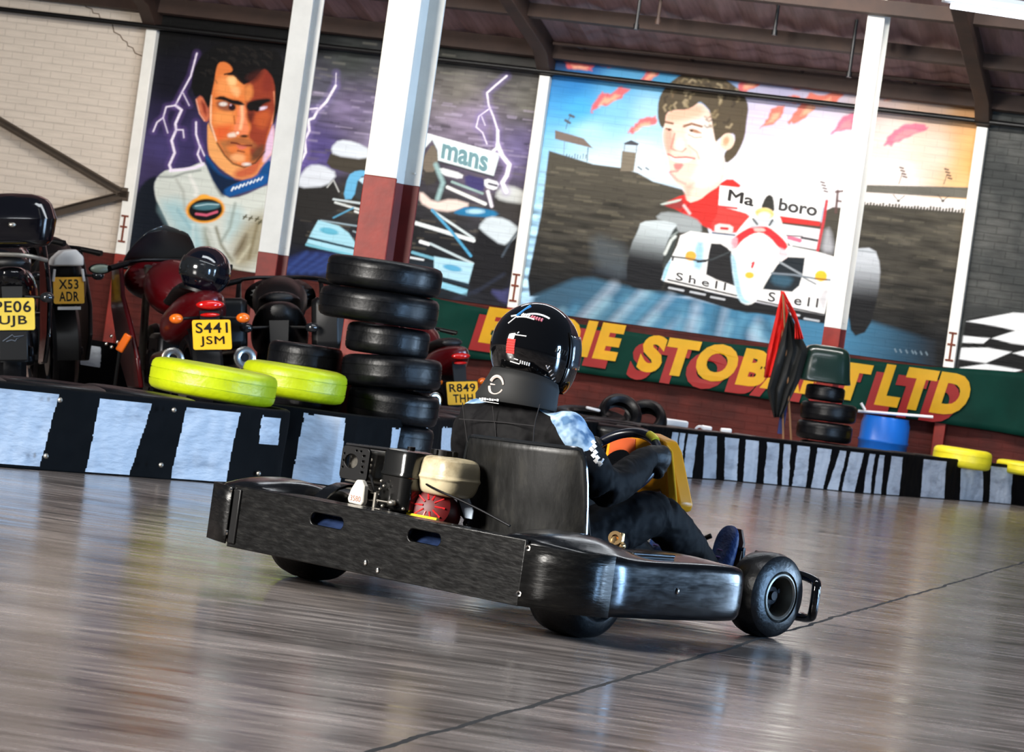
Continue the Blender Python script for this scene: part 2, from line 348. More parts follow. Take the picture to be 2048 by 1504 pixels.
# pilasters: white steel stanchions against the wall, red foot
pl_names = ['leftmost, between the cream wall and the storm mural', 'middle, between the two racing murals', 'right, beside the chequered flag painting']
for k, s in enumerate(SP):
    e = wbase('trim_%d' % (k+1), s); e['kind'] = 'structure'
    wd = 0.105 if k else 0.115
    G().box((0, -0.05, (ZD+3.46)/2), (wd, 0.1, 3.46-ZD)).build('white_stanchion', 'white_steel', e, bevel=0.006)
    G().box((0, -0.05, ZD/2), (wd, 0.1, ZD-0.002)).build('red_stanchion_foot', 'red_steel', e, bevel=0.006)
    rm = mat('rust', (120, 52, 26), 0.8, var=0.4, vscale=20)
    q = G(); zc = 1.36 if k else 1.42
    for dz in (-0.13, 0.02, 0.13): q.box((0.0, -0.105, zc+dz), (0.075, 0.012, 0.018))
    q.box((0.0, -0.104, zc), (0.018, 0.01, 0.26)); q.build('rusty_bracket', rm, e)
    # haunch and rafter
    g = G()
    g.prism([(0, 3.47), (-0.14, 3.47), (-0.42, 3.66), (-5.0, ZT+RS*5.0-0.30), (-5.0, ZT+RS*5.0-0.06), (0, ZT-0.02)],
            lambda a, b, d: (d, a, b), -0.07, 0.07)
    e2 = wbase('roof_rafter', s); o = g.build('rafter_beam', 'brown_steel', e2, bevel=0.006)
    tag(e2, 'brown steel roof rafter rising from the top of the '+['leftmost wall stanchion', 'stanchion between the two murals', 'stanchion beside the chequered flag'][k], 'roof beam', 'roof rafters')
# purlins under the sheets
for i, d in enumerate((0.12, 1.27, 2.4)):
    e = wbase('roof_purlin', 0)
    z = ZT+RS*d-0.10
    G().box((0, -d, z), (27, 0.07, 0.13 if i else 0.16), rot=(-math.atan(RS), 0, 0)).build('purlin_beam', 'brown_steel', e)
    tag(e, ['dark roof purlin running along the head of the wall', 'brown roof purlin second up from the wall head', 'brown roof purlin highest above the murals'][i], 'roof beam', 'roof purlins')
# dark pipe across the whole wall and the service pipe above it
def wpipe(name, p, q, r, d, label, cat, mt='black', thick=None):
    a = wallxz(*p); b_ = wallxz(*q); e = wbase(name, (a[0]+b_[0])/2, 0, (a[1]+b_[1])/2)
    ax, az = a[0]-(a[0]+b_[0])/2, a[1]-(a[1]+b_[1])/2
    g = G(); g.tube([(ax, -d, az), (-ax, -d, -az)], r, n=12)
    for t in (-0.9, -0.45, 0.0, 0.45, 0.9): g.box((ax*t, -d/2, az*t), (0.03, d, r*1.2))
    g.build('pipe_run', mt, e); tag(e, label, cat); return e
wpipe('wall_pipe', (-900, -82), (2700, 330), 0.026, 0.16, 'long black pipe running the whole width of the wall above the murals', 'pipe')
wpipe('service_pipe', (1128, 98), (2110, 199), 0.018, 0.45, 'thin brown pipe hung above the painted sunset sky', 'pipe', 'brown_steel')
for (p, q, lab) in (((1705, 0), (1712, 152), 'black drop pipe hanging left of the right hand white column'), ((1268, 0), (1284, 56), 'short leftmost rod hanging from the roof over the sunset mural'),
                    ((1312, 0), (1325, 46), 'short thin rod hanging second from left over the sunset mural'), ((1545, 0), (1562, 68), 'short rod hanging from the roof above the racing mural'), ((1765, 0), (1778, 92), 'short rod hanging beside the right hand white column top')):
    a = atD(*p, 28.6); b_ = atD(*q, 28.6); b_.x = a.x = (a.x+b_.x)/2
    top = Vector((b_.x, b_.y, ZT+RS*2.6+0.1))
    e = empty('hanging_rod', b_)
    g = G(); g.tube([(0, 0, 0), tuple(top-b_)], 0.016, n=10); g.cyl((0, 0, -0.02), (0, 0, 0.03), 0.026); g.build('rod', 'brown_steel' if 'thin' in lab else 'black', e); tag(e, lab, 'pipe')
# diagonal braces on the cream bay
m_brace = mat('brown_brace_steel', (72, 58, 44), 0.6, var=0.3)
for (p, q, lab) in (((-60, 204), (250, 386), 'dark steel brace sloping down across the cream wall'), ((70, 440), (252, 393), 'short dark brace rising behind the black motorcycle top box')):
    a = wallxz(*p); b_ = wallxz(*q); e = wbase('wall_brace', b_[0], 0, b_[1])
    v = Vector((a[0]-b_[0], 0, a[1]-b_[1])); ang = -math.atan2(v.z, v.x)
    R = Euler((0, ang, 0)).to_matrix(); g = G(); ln = v.length
    for yy, zz_, dy, dz in ((-0.10, 0.0, 0.012, 0.075), (-0.13, -0.034, 0.06, 0.012), (-0.13, 0.034, 0.06, 0.012)):
        g.box(R@Vector((ln/2, yy, zz_)), (ln, dy, dz), rot=(0, ang, 0))
    g.box((0.02, -0.06, 0), (0.1, 0.1, 0.1)); g.build('angle_bar', m_brace, e); tag(e, lab, 'steel brace')
# crack in the cream wall
def wl(px, py, d=0.0): s, z = wallxz(px, py); return Vector((s, -d, z))
cm = mat('crack_line', (96, 76, 58), 0.9)
P = [(160, 0), (170, 5), (172, 14), (184, 18), (186, 26), (198, 28), (200, 36), (212, 40), (224, 44), (226, 54), (228, 64), (240, 70), (246, 80), (254, 84), (256, 92), (266, 96), (270, 106), (284, 112)]
g = G(); W3 = [wl(*p) for p in P]
g.tube([tuple(p) for p in W3], 0.006, n=6); o = wfin(g.build('wall_crack', cm)); tag(o, 'zigzag crack following the joints of the cream brick wall', 'crack')
# fluorescent fitting, top right
pc = atD(2062, 36, 20.0)
e = empty('ceiling_light', pc, (0, 0, math.radians(4)))
G().box((0.05, 0, 0.045), (1.25, 0.09, 0.05)).build('fitting_body', 'white', e, bevel=0.004)
em = mat('lit_fluorescent_tube', (235, 240, 255), 0.5, emit=6.0)
G().cyl((-0.52, 0, 0.0), (0.62, 0, 0.0), 0.016).build('tube', em, e)
for sx in (-0.5, 0.6): G().tube([(sx, 0, 0.07), (sx, 0, 1.9)], 0.006, n=6).build('suspension_wire', 'dark_metal', e)
tag(e, 'white fluorescent batten light hanging in the top right corner', 'ceiling light')
pc = atD(1965, 4, 21.5); e = empty('ceiling_light', pc, (0, 0, math.radians(4)))
G().box((0, 0, 0.03), (1.6, 0.06, 0.03)).build('fitting_body', 'white', e, bevel=0.004); G().cyl((-0.76, 0, 0.0), (0.76, 0, 0.0), 0.011).build('tube', em, e)
for sx in (-0.6, 0.6): G().tube([(sx, 0, 0.04), (sx, 0, 1.6)], 0.006, n=6).build('suspension_wire', 'dark_metal', e)
tag(e, 'thin white strip light along the top edge, left of the corner batten', 'ceiling light')
# ------------------------------------------------------------------ painted murals (colour per vertex)
LIN = lambda c: np.array(lin(c))
class Canvas:
    def __init__(s, s0, s1, z0, z1, step, name):
        s.nx = int((s1-s0)/step)+1; s.nz = int((z1-z0)/step)+1; s.s0, s.s1, s.z0, s.z1 = s0, s1, z0, z1; s.name = name
        a = np.linspace(s0, s1, s.nx); b = np.linspace(z0, z1, s.nz); S, Z = np.meshgrid(a, b)
        s.S = S.ravel(); s.Z = Z.ravel()
        P = np.stack([s.S*math.cos(WTH), DW - s.S*math.sin(WTH), s.Z], 1)
        s.X, s.Y = proj_np(P); s.col = np.zeros((len(s.S), 3)); s.zone = None
    def idw(s, pts, pw=3.0):
        num = 0; den = 0
        for x, y, c in pts:
            w = 1/(((s.X-x)**2+(s.Y-y)**2)+400)**(pw/2); num = num + w[:, None]*np.array(c, float)[None]; den = den+w
        c = num/den[:, None]/255.0; s.col = np.where(c <= 0.04045, c/12.92, ((c+0.055)/1.055)**2.4)
    def _put(s, idx, a, color):
        if callable(color): C = color(s.X[idx], s.Y[idx])
        else: C = LIN(color)[None]
        s.col[idx] = s.col[idx]*(1-a[:, None]) + C*a[:, None]
    def _d(s, idx, P, closed):
        X = s.X[idx]; Y = s.Y[idx]; d = np.full(len(idx), 1e9); n = len(P)
        for i in range(n if closed else n-1):
            x0, y0 = P[i]; x1, y1 = P[(i+1) % n]; dx, dy = x1-x0, y1-y0; l = dx*dx+dy*dy+1e-9
            t = np.clip(((X-x0)*dx+(Y-y0)*dy)/l, 0, 1); d = np.minimum(d, (X-x0-t*dx)**2+(Y-y0-t*dy)**2)
        return np.sqrt(d)
    def _idx(s, P, m):
        P = np.array(P); return np.nonzero((s.X > P[:, 0].min()-m) & (s.X < P[:, 0].max()+m) & (s.Y > P[:, 1].min()-m) & (s.Y < P[:, 1].max()+m))[0]
    def poly(s, P, color, soft=1.3, alpha=1.0, rnd=1):
        for _ in range(rnd):
            Q = []
            for i in range(len(P)):
                a, b = P[i], P[(i+1) % len(P)]; Q += [(a[0]*.78+b[0]*.22, a[1]*.78+b[1]*.22), (a[0]*.22+b[0]*.78, a[1]*.22+b[1]*.78)]
            P = Q
        idx = s._idx(P, soft)
        if len(idx) == 0: return
        X = s.X[idx]; Y = s.Y[idx]; ins = np.zeros(len(idx), bool); n = len(P)
        for i in range(n):
            x0, y0 = P[i]; x1, y1 = P[(i+1) % n]
            if y0 == y1: continue
            c = ((y0 > Y) != (y1 > Y)) & (X < (x1-x0)*(Y-y0)/(y1-y0)+x0); ins ^= c
        d = s._d(idx, P, True); sd = np.where(ins, d, -d); a = np.clip(sd/(2*soft)+0.5, 0, 1); s._put(idx, a*alpha, color)
    def stroke(s, P, w, color, soft=1.0, alpha=1.0):
        idx = s._idx(P, w+soft)
        if len(idx) == 0: return
        d = s._d(idx, P, False); a = np.clip((w/2-d)/(2*soft)+0.5, 0, 1); s._put(idx, a*alpha, color)
    def ell(s, cx, cy, rx, ry, color, soft=1.3, alpha=1.0, rot=0.0):
        r = math.radians(rot); c, q = math.cos(r), math.sin(r); m = max(rx, ry)+soft
        idx = s._idx([(cx-m, cy-m), (cx+m, cy+m)], 0)
        if len(idx) == 0: return
        dx = s.X[idx]-cx; dy = s.Y[idx]-cy; u = (dx*c+dy*q)/rx; v = (-dx*q+dy*c)/ry
        k = np.sqrt(u*u+v*v); a = np.clip((1-k)*min(rx, ry)/(2*soft)+0.5, 0, 1); s._put(idx, a*alpha, color)
    def noise(s, sx, sz, seed, amp, mask=None, lo=None):
        r = np.random.RandomState(seed); gx = int((s.s1-s.s0)/sx)+3; gz = int((s.z1-s.z0)/sz)+3; Gd = r.rand(gz, gx)
        u = (s.S-s.s0)/sx; v = (s.Z-s.z0)/sz; i = u.astype(int); j = v.astype(int); fu = u-i; fv = v-j; fu = fu*fu*(3-2*fu); fv = fv*fv*(3-2*fv)
        n = (Gd[j, i]*(1-fu)+Gd[j, i+1]*fu)*(1-fv)+(Gd[j+1, i]*(1-fu)+Gd[j+1, i+1]*fu)*fv
        k = 1+(n-0.5)*2*amp
        if mask is not None: k = 1+(k-1)*mask
        s.col *= k[:, None]
    def build(s, label, cat='mural', off=0.012, gain=1.0):
        nx, nz = s.nx, s.nz; co = np.stack([s.S, np.full(len(s.S), -off), s.Z], 1)
        idx = np.arange(nx*nz).reshape(nz, nx); q = np.stack([idx[:-1, :-1], idx[:-1, 1:], idx[1:, 1:], idx[1:, :-1]], -1).reshape(-1, 4)
        me = bpy.data.meshes.new(s.name); me.vertices.add(nx*nz); me.vertices.foreach_set('co', co.ravel()); me.loops.add(q.size); me.loops.foreach_set('vertex_index', q.ravel())
        me.polygons.add(len(q)); me.polygons.foreach_set('loop_start', np.arange(0, q.size, 4)); me.polygons.foreach_set('loop_total', np.full(len(q), 4))
        me.update(calc_edges=True); ca = me.color_attributes.new('paint', 'FLOAT_COLOR', 'POINT')
        c = np.ones((nx*nz, 4), np.float32); c[:, :3] = np.clip(s.col*gain, 0.002, 0.92); ca.data.foreach_set('color', c.ravel())
        me.materials.append(PAINT); ob = bpy.data.objects.new(s.name, me); COL.objects.link(ob); ob.location = WLOC; ob.rotation_euler = WROT
        return tag(ob, label, cat)
PAINT = brick_mat('wall_paint', None, rough=0.5, vcol='paint', streak=0.08, mortar=0.14, bst=0.22)
def T(ox, oy, sc): return lambda *p: [(ox+x/sc, oy+y/sc) for x, y in p]
def wtext(txt, p0, p1, h, mt, bold=0.02, parent=None, name='lettering', slant=0.0, lift=0.02, spacing=1.0):
    A0, A1 = wl(*p0), wl(*p1); ux = (A1-A0); w_ = ux.length; ux.normalize(); mid = (A0+A1)/2
    return text_obj(name, txt, mt, lambda a, b_, d: mid+ux*(a+slant*b_)+Vector((0, -lift, b_)), w_, h, parent=parent, bold=bold, spacing=spacing)
LT = (238, 226, 240)
# ---------- storm mural: portrait of a stern dark haired racing driver and a blue-white race car
c = Canvas(SP[0]+0.055, SP[1]-0.055, ZD+0.0, 3.72, 0.0075, 'storm_racing_mural')
c.idw([(330, 60, (6, 7, 12)), (450, 40, (5, 5, 8)), (560, 60, (8, 9, 12)), (340, 170, (12, 12, 26)), (340, 230, (40, 34, 66)), (330, 300, (74, 64, 116)), (300, 340, (62, 52, 90)), (400, 290, (60, 50, 98)), (290, 450, (10, 14, 22)),
       (560, 300, (170, 150, 200)), (640, 60, (30, 34, 34)), (700, 110, (70, 74, 70)), (640, 180, (92, 90, 104)), (690, 220, (132, 118, 150)), (640, 300, (92, 80, 140)), (600, 330, (100, 84, 150)), (740, 280, (150, 138, 165)), (650, 420, (44, 42, 40)), (600, 470, (30, 30, 30)),
       (700, 400, (62, 58, 50)), (900, 90, (58, 60, 54)), (1000, 80, (64, 64, 58)), (920, 180, (130, 124, 116)), (1060, 200, (112, 108, 100)), (940, 240, (160, 144, 168)), (1050, 300, (120, 108, 150)), (960, 360, (110, 98, 120)), (900, 420, (60, 58, 58)),
       (1000, 440, (50, 48, 50)), (1000, 520, (24, 24, 28)), (900, 480, (22, 24, 28)), (800, 470, (26, 26, 28)), (1050, 560, (34, 36, 50)), (600, 520, (18, 24, 46)), (700, 540, (30, 34, 60)), (850, 560, (20, 34, 44)), (480, 560, (90, 84, 70))], 3.2)
dark = np.clip((c.X-590)/30, 0, 1); c.col *= (0.78-0.4*np.clip((c.Z-3.2)/0.5, 0, 1))[:, None]  # darker towards the top: painted night sky plus roof shade put into the colour
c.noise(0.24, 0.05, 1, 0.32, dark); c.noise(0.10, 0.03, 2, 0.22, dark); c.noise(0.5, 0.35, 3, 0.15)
A_ = T(0, 0, 3.27)
for P, w in (([(1290, 350), (1250, 500), (1190, 610), (1150, 690)], 3.2), ([(1150, 690), (1190, 720), (1150, 810), (1155, 850), (1125, 920), (1145, 1000), (1110, 1080), (1125, 1120)], 5.0), ([(1150, 690), (1090, 700), (1070, 770), (1030, 800), (1005, 860)], 2.8),
             ([(1070, 770), (1100, 870)], 2.0), ([(1200, 610), (1240, 690)], 1.8), ([(1155, 850), (1200, 850), (1205, 900)], 2.4), ([(1285, 800), (1285, 880), (1310, 960), (1295, 1010), (1330, 1085)], 3.6), ([(1310, 950), (1340, 1020)], 2.4)):
    Q = A_(*P); c.stroke(Q, w+7, (120, 90, 160), 6, 0.45); c.stroke(Q, w, LT, 0.9)
B_ = T(560, 100, 2.786)
for P, w in (([(315, 130), (312, 200)], 1.5), ([(312, 200), (260, 290), (210, 340), (190, 380), (160, 390), (165, 450), (140, 500), (145, 570), (110, 640), (80, 700)], 5.0), ([(210, 325), (150, 332), (115, 385)], 3.2), ([(140, 500), (95, 512)], 3.0),
             ([(1265, 145), (1200, 200), (1155, 240), (1165, 310), (1190, 370), (1215, 450), (1215, 530)], 3.6), ([(1165, 330), (1110, 370), (1095, 430), (1130, 460), (1155, 525)], 2.2), ([(1125, 370), (1145, 420)], 1.5)):
    Q = B_(*P); c.stroke(Q, w+8, (150, 130, 200), 7, 0.4); c.stroke(Q, w, (246, 236, 246), 0.9)
for i in range(300):
    x = 590+rng.rand()*490; y = 70+0.115*(x-600)+rng.rand()*400; l = 10+rng.rand()*30; u = (y-70-0.115*(x-600))/400
    k = (128, 124, 112) if u < 0.25 else (196, 182, 206) if u < 0.55 else (112, 104, 88)
    c.stroke([(x, y), (x+l, y+0.12*l)], 2+rng.rand()*2.5, k if i % 3 else (20, 20, 22), 1.5, 0.32)
# race car 1
c.poly(B_((255, 650), (290, 560), (420, 560), (520, 590), (525, 720), (400, 690)), (66, 60, 50)); c.poly(B_((285, 545), (330, 500), (420, 512), (518, 562), (480, 612), (300, 588)), (216, 222, 228), 2.5)
c.poly(B_((60, 820), (95, 730), (260, 720), (335, 760), (330, 880), (200, 960), (70, 930)), (38, 36, 34), 4); c.poly(B_((105, 712), (160, 642), (235, 640), (325, 688), (265, 760), (100, 770)), (214, 218, 224), 3)
c.stroke(B_((265, 765), (300, 725), (330, 790)), 2.5, (190, 190, 185))
c.poly(B_((410, 830), (425, 730), (520, 745), (520, 840)), (52, 54, 56)); c.poly(B_((352, 832), (380, 700), (430, 670), (525, 676), (525, 700), (440, 705), (412, 832)), (104, 176, 214)); c.poly(B_((430, 718), (525, 700), (522, 765), (480, 760)), (190, 220, 235))
for P, w, k in (([(300, 832), (500, 862)], 4, (205, 215, 215)), ([(310, 850), (500, 905)], 4.5, (215, 220, 215)), ([(300, 935), (410, 880)], 3.5, (84, 150, 180)), ([(230, 950), (500, 992)], 3, (150, 170, 178)), ([(410, 1010), (500, 1045)], 3, (150, 165, 170)), ([(420, 900), (465, 915)], 4, (225, 225, 218)), ([(460, 940), (490, 970)], 3, (90, 140, 200))): c.stroke(B_(*P), w, k)
c.poly(B_((150, 1075), (180, 1010), (215, 948), (330, 980), (385, 1020), (430, 1085), (480, 1115), (480, 1160), (420, 1150)), (165, 214, 228), rnd=0); c.stroke(B_((165, 1048), (320, 1085), (475, 1120)), 4.5, (26, 48, 60)); c.ell(*B_((275, 1010))[0], 19, 6.5, (96, 176, 200), rot=12)
c.stroke(B_((150, 1085), (470, 1158)), 5, (120, 190, 206)); c.poly(B_((0, 1180), (170, 1110), (480, 1170), (480, 1260), (250, 1250), (0, 1252)), (36, 50, 104), 5, 0.8)
for i in range(5): c.stroke(B_((20+50*i, 1240), (150+55*i, 1130+10*i)), 6, (58, 84, 150), 4, 0.5)
# right half
c.poly(B_((800, 600), (870, 640), (880, 740), (800, 760)), (64, 60, 54), 3); c.poly(B_((820, 466), (1228, 578), (1192, 702), (880, 616), (880, 560), (850, 500), (800, 560)), (228, 240, 238), rnd=0); c.stroke(B_((824, 470), (1224, 582)), 3, (250, 250, 250)); c.stroke(B_((885, 622), (1190, 708)), 3, (60, 60, 66))
c.poly(B_((800, 600), (855, 515), (885, 590), (870, 680), (800, 680)), (118, 106, 92))
c.poly(B_((880, 650), (1025, 690), (1015, 722), (900, 696)), (225, 226, 226)); c.poly(B_((1030, 688), (1155, 722), (1130, 800), (1035, 762)), (62, 56, 104), 3); c.poly(B_((1140, 712), (1230, 738), (1205, 785), (1140, 765)), (235, 235, 238)); c.stroke(B_((1165, 745), (1210, 757)), 4, (60, 56, 70))
c.stroke(B_((960, 735), (1130, 800)), 5, (150, 175, 170)); c.stroke(B_((935, 765), (1145, 858)), 7, (232, 232, 226)); c.stroke(B_((870, 640), (910, 740), (880, 830)), 9, (150, 180, 178), 3); c.stroke(B_((1160, 790), (1182, 870)), 7, (240, 232, 240), 1.5)
c.poly(B_((780, 780), (860, 852), (960, 828), (1075, 862), (960, 905), (850, 890), (780, 850)), (236, 212, 200), 3); c.poly(B_((960, 905), (1050, 868), (1240, 905), (1190, 935), (1010, 922)), (34, 118, 164), 2); c.ell(*B_((1090, 900))[0], 18, 5, (170, 210, 225), 2)
c.poly(B_((1190, 870), (1200, 800), (1380, 830), (1395, 900), (1330, 960), (1220, 930)), (54, 50, 48), 5); c.poly(B_((1198, 810), (1240, 752), (1330, 768), (1400, 822), (1385, 862), (1230, 840)), (198, 200, 196), 4)
c.poly(B_((1095, 1010), (1150, 960), (1340, 1000), (1330, 1150), (1260, 1320), (1150, 1370), (1040, 1310)), (18, 18, 22), 4); c.poly(B_((1105, 985), (1162, 925), (1262, 940), (1342, 1000), (1300, 1060), (1240, 1092), (1140, 1020)), (204, 214, 218), 3); c.stroke(B_((1335, 1000), (1290, 1060), (1240, 1150)), 4, (70, 80, 90), 2)
for P, w, k in (([(760, 965), (1080, 1062)], 8, (222, 228, 226)), ([(850, 895), (1080, 1050)], 5, (205, 215, 215)), ([(850, 892), (960, 1015), (1065, 1148)], 5.5, (80, 158, 196)), ([(785, 1068), (830, 1082)], 7, (240, 240, 240)), ([(840, 1080), (1075, 1190)], 5, (190, 205, 208)), ([(740, 1128), (890, 1172)], 6, (110, 170, 190)), ([(720, 1155), (800, 1170)], 4, (215, 220, 222))): c.stroke(B_(*P), w, k)
c.poly(B_((860, 1150), (1082, 1190), (1052, 1302), (860, 1255)), (172, 212, 226), rnd=0); c.ell(*B_((962, 1215))[0], 19, 6, (84, 160, 196), rot=12); c.stroke(B_((870, 1262), (1050, 1312)), 4.5, (24, 44, 56)); c.poly(B_((880, 1285), (1048, 1335), (1042, 1370), (880, 1320)), (140, 200, 220), rnd=0)
c.poly(B_((1165, 1335), (1260, 1345), (1340, 1270), (1335, 1430), (1240, 1410)), (70, 72, 118), 4, 0.8)
for P in ([(1090, 1350), (1250, 1250)], [(950, 1400), (1100, 1340)]): c.stroke(B_(*P), 5, (38, 44, 60), 4)
Q = B_((1215, 530), (1240, 590), (1280, 640), (1265, 700), (1240, 740), (1262, 790)); c.stroke(Q, 15, (170, 150, 200), 6, 0.5); c.stroke(Q, 8.5, (246, 238, 246), 1.2); c.stroke(B_((1215, 450), (1215, 540), (1190, 565)), 6, (246, 238, 246), 1.2)
# driver 1: suit
F_ = T(370, 80, 5.37); D_ = T(260, 300, 5.783)
c.poly(D_((320, 290), (280, 400), (300, 560), (480, 930), (570, 1240), (0, 1240), (0, 900), (50, 700), (100, 460), (200, 340)), (9, 17, 28), 3)
c.poly(D_((330, 300), (430, 225), (640, 225), (850, 130), (900, 200), (980, 380), (1120, 560), (1300, 540), (1600, 400), (1700, 420), (1700, 1450), (1300, 1400), (1150, 1350), (720, 1250), (580, 1180), (480, 930), (360, 680), (300, 560), (280, 400)), (206, 210, 200), 1.6)
c.poly(D_((320, 600), (600, 560), (820, 860), (900, 1200), (660, 1240), (560, 1000)), (158, 194, 198), 14, 0.85); c.poly(D_((1120, 700), (1300, 640), (1330, 900), (1100, 1100)), (168, 196, 196), 10, 0.7)
c.poly(D_((1250, 950), (1500, 700), (1620, 800), (1560, 1250), (1300, 1400), (1150, 1300)), (150, 138, 106), 14, 0.85); c.poly(D_((1300, 1040), (1360, 960), (1330, 1100), (1250, 1210), (1200, 1220)), (92, 76, 52), 6, 0.9); c.poly(D_((850, 900), (900, 900), (960, 1150), (880, 1170)), (128, 130, 108), 7, 0.8)
for P, w, k in (([(700, 300), (780, 480), (760, 520)], 7, (232, 230, 222)), ([(540, 340), (620, 480), (640, 700)], 5, (170, 172, 162)), ([(1000, 900), (1060, 1100), (1180, 1280)], 6, (112, 108, 84)), ([(1220, 620), (1160, 900), (1060, 1060)], 5, (140, 150, 140)), ([(900, 950), (1000, 1200)], 5, (196, 200, 190)), ([(1400, 1100), (1250, 1300)], 5, (196, 190, 165)),
             ([(730, 870), (740, 1150)], 6, (196, 214, 212)), ([(520, 940), (580, 1150)], 5, (120, 150, 156)), ([(340, 310), (500, 315), (640, 265), (820, 235)], 2.5, (60, 70, 70)), ([(560, 700), (700, 900)], 6, (140, 178, 186)), ([(1480, 860), (1380, 1250)], 6, (120, 108, 78))): c.stroke(D_(*P), w, k, 3, 0.8)
Q = D_((470, 240), (640, 225), (760, 205), (850, 165)); c.stroke(Q, 6, LT, 1.2)
c.poly(D_((870, 30), (960, 150), (1060, 280), (1200, 330), (1350, 320), (1500, 230), (1640, 90), (1640, 330), (1590, 400), (1300, 500), (1120, 560), (980, 380), (890, 180)), (14, 72, 128), 1.5)
c.poly(D_((880, 100), (1000, 260), (1160, 340), (1400, 330), (1250, 420), (1100, 450), (1080, 560), (980, 400), (900, 200)), (9, 30, 58), 4)
c.poly(D_((1090, 440), (1590, 250), (1600, 390), (1300, 490), (1130, 540)), (16, 84, 152), 2, 0.9)
for i in range(9):
    x = 1180+42*i; y = 455-15*i; c.stroke(D_((x, y+14), (x+22, y-22)), 3.4 if i in (0, 2) else 2.4, (226, 236, 240), 0.8)
    if i % 2: c.stroke(D_((x-4, y), (x+26, y-8)), 2, (226, 236, 240), 0.8)
c.ell(*D_((875, 690))[0], 39, 27, (240, 160, 50), 1.8, rot=-5); c.ell(*D_((860, 560))[0], 13, 8, (245, 170, 60), 1.5); c.ell(*D_((878, 695))[0], 34, 22, (12, 12, 14), 1.6, rot=-5); c.ell(*D_((890, 650))[0], 27, 8, (70, 112, 122), 1.4, rot=-3); c.stroke(D_((760, 650), (900, 628), (1030, 632)), 2.2, (170, 200, 205), 0.8); c.stroke(D_((770, 740), (890, 755), (1010, 716)), 5, (206, 92, 116), 1.0)
for x, y in ((1330, 775), (1395, 790), (1470, 800), (1505, 835)): c.stroke(D_((x-14, y+20), (x+20, y-20)), 3, (84, 80, 58), 0.9); c.stroke(D_((x-14, y-5), (x+26, y+4)), 2.4, (84, 80, 58), 0.9)
# driver 1: head
c.poly(F_((245, 860), (300, 1000), (430, 1240), (640, 1370), (860, 1200), (930, 980), (960, 900), (960, 1200), (830, 1350), (760, 1470), (580, 1510), (400, 1400), (270, 1260), (245, 1150)), (236, 162, 96), 1.6)
c.poly(F_((700, 1340), (860, 1200), (820, 1350), (760, 1460), (560, 1500), (520, 1420)), (196, 96, 60), 6); c.poly(F_((880, 1060), (960, 900), (965, 1180), (840, 1340), (850, 1200)), (226, 190, 214), 3)
c.poly(F_((118, 640), (180, 590), (250, 700), (262, 860), (225, 885), (165, 800)), (206, 108, 74), 2); c.poly(F_((170, 640), (235, 700), (240, 830), (200, 780)), (140, 52, 34), 3); c.stroke(F_((125, 640), (160, 790), (215, 870)), 2, (240, 170, 140))
c.poly(F_((335, 320), (360, 240), (430, 230), (800, 230), (940, 300), (985, 500), (985, 760), (930, 940), (880, 1080), (850, 1210), (760, 1320), (640, 1370), (520, 1330), (430, 1240), (350, 1110), (300, 980), (262, 860), (262, 700), (300, 540)), (224, 122, 60), 1.5)
c.poly(F_((640, 480), (800, 250), (940, 300), (985, 500), (975, 760), (930, 900), (880, 1060), (860, 1200), (760, 1300), (690, 1200), (740, 1100), (680, 1040), (720, 930), (670, 800), (655, 660)), (148, 58, 36), 3)
c.poly(F_((740, 800), (900, 740), (930, 840), (860, 960), (760, 920)), (190, 88, 44), 6, 0.9); c.poly(F_((640, 500), (720, 470), (740, 590), (680, 670), (645, 640)), (226, 136, 70), 4, 0.9); c.poly(F_((860, 300), (940, 330), (960, 560), (820, 560)), (122, 40, 30), 6, 0.7)
c.poly(F_((360, 400), (560, 380), (620, 470), (610, 600), (420, 610), (330, 560)), (244, 152, 84), 7, 0.85); c.poly(F_((450, 400), (550, 390), (560, 480), (480, 500)), (252, 206, 140), 4, 0.9); c.poly(F_((480, 520), (560, 500), (600, 560), (560, 620)), (250, 190, 130), 4, 0.8)
c.poly(F_((300, 760), (520, 740), (540, 900), (440, 960), (320, 930)), (240, 152, 82), 7, 0.85); c.poly(F_((310, 930), (520, 900), (480, 1010), (400, 1080), (340, 1060)), (224, 92, 44), 7, 0.85)
c.stroke(F_((285, 600), (280, 900), (340, 1080)), 2.5, (252, 214, 180), 1.5, 0.9); c.stroke(F_((960, 560), (975, 740), (935, 900)), 3, (226, 140, 100), 1.5, 0.9)
c.poly(F_((575, 700), (650, 690), (668, 850), (695, 990), (640, 1040), (560, 1020), (520, 960), (565, 850)), (236, 132, 86), 2.5); c.stroke(F_((615, 700), (620, 850), (600, 950)), 5, (252, 196, 150), 3); c.poly(F_((460, 1010), (540, 990), (560, 1040), (470, 1050)), (236, 214, 196), 2.5); c.ell(*F_((640, 1035))[0], 8, 3, (40, 14, 10), 1.5); c.ell(*F_((570, 1000))[0], 3, 3, (250, 220, 200), 1); c.stroke(F_((530, 820), (540, 900)), 2, (150, 70, 30), 1.5)
c.poly(F_((430, 1080), (560, 1050), (650, 1050), (780, 1120), (760, 1180), (600, 1110), (440, 1150)), (158, 96, 56), 4, 0.8); c.poly(F_((360, 1090), (440, 1080), (460, 1200), (520, 1240), (560, 1330), (460, 1270)), (150, 104, 62), 5, 0.7); c.poly(F_((740, 1180), (850, 1110), (860, 1210), (760, 1320), (690, 1300)), (92, 62, 40), 5, 0.85)
c.stroke(F_((500, 1105), (560, 1112), (610, 1135), (720, 1135)), 3.2, (90, 24, 18), 1.2); c.poly(F_((540, 1125), (640, 1140), (680, 1155), (600, 1185)), (216, 112, 92), 1.6); c.stroke(F_((570, 1190), (640, 1205)), 2.5, (110, 50, 30), 1.5)
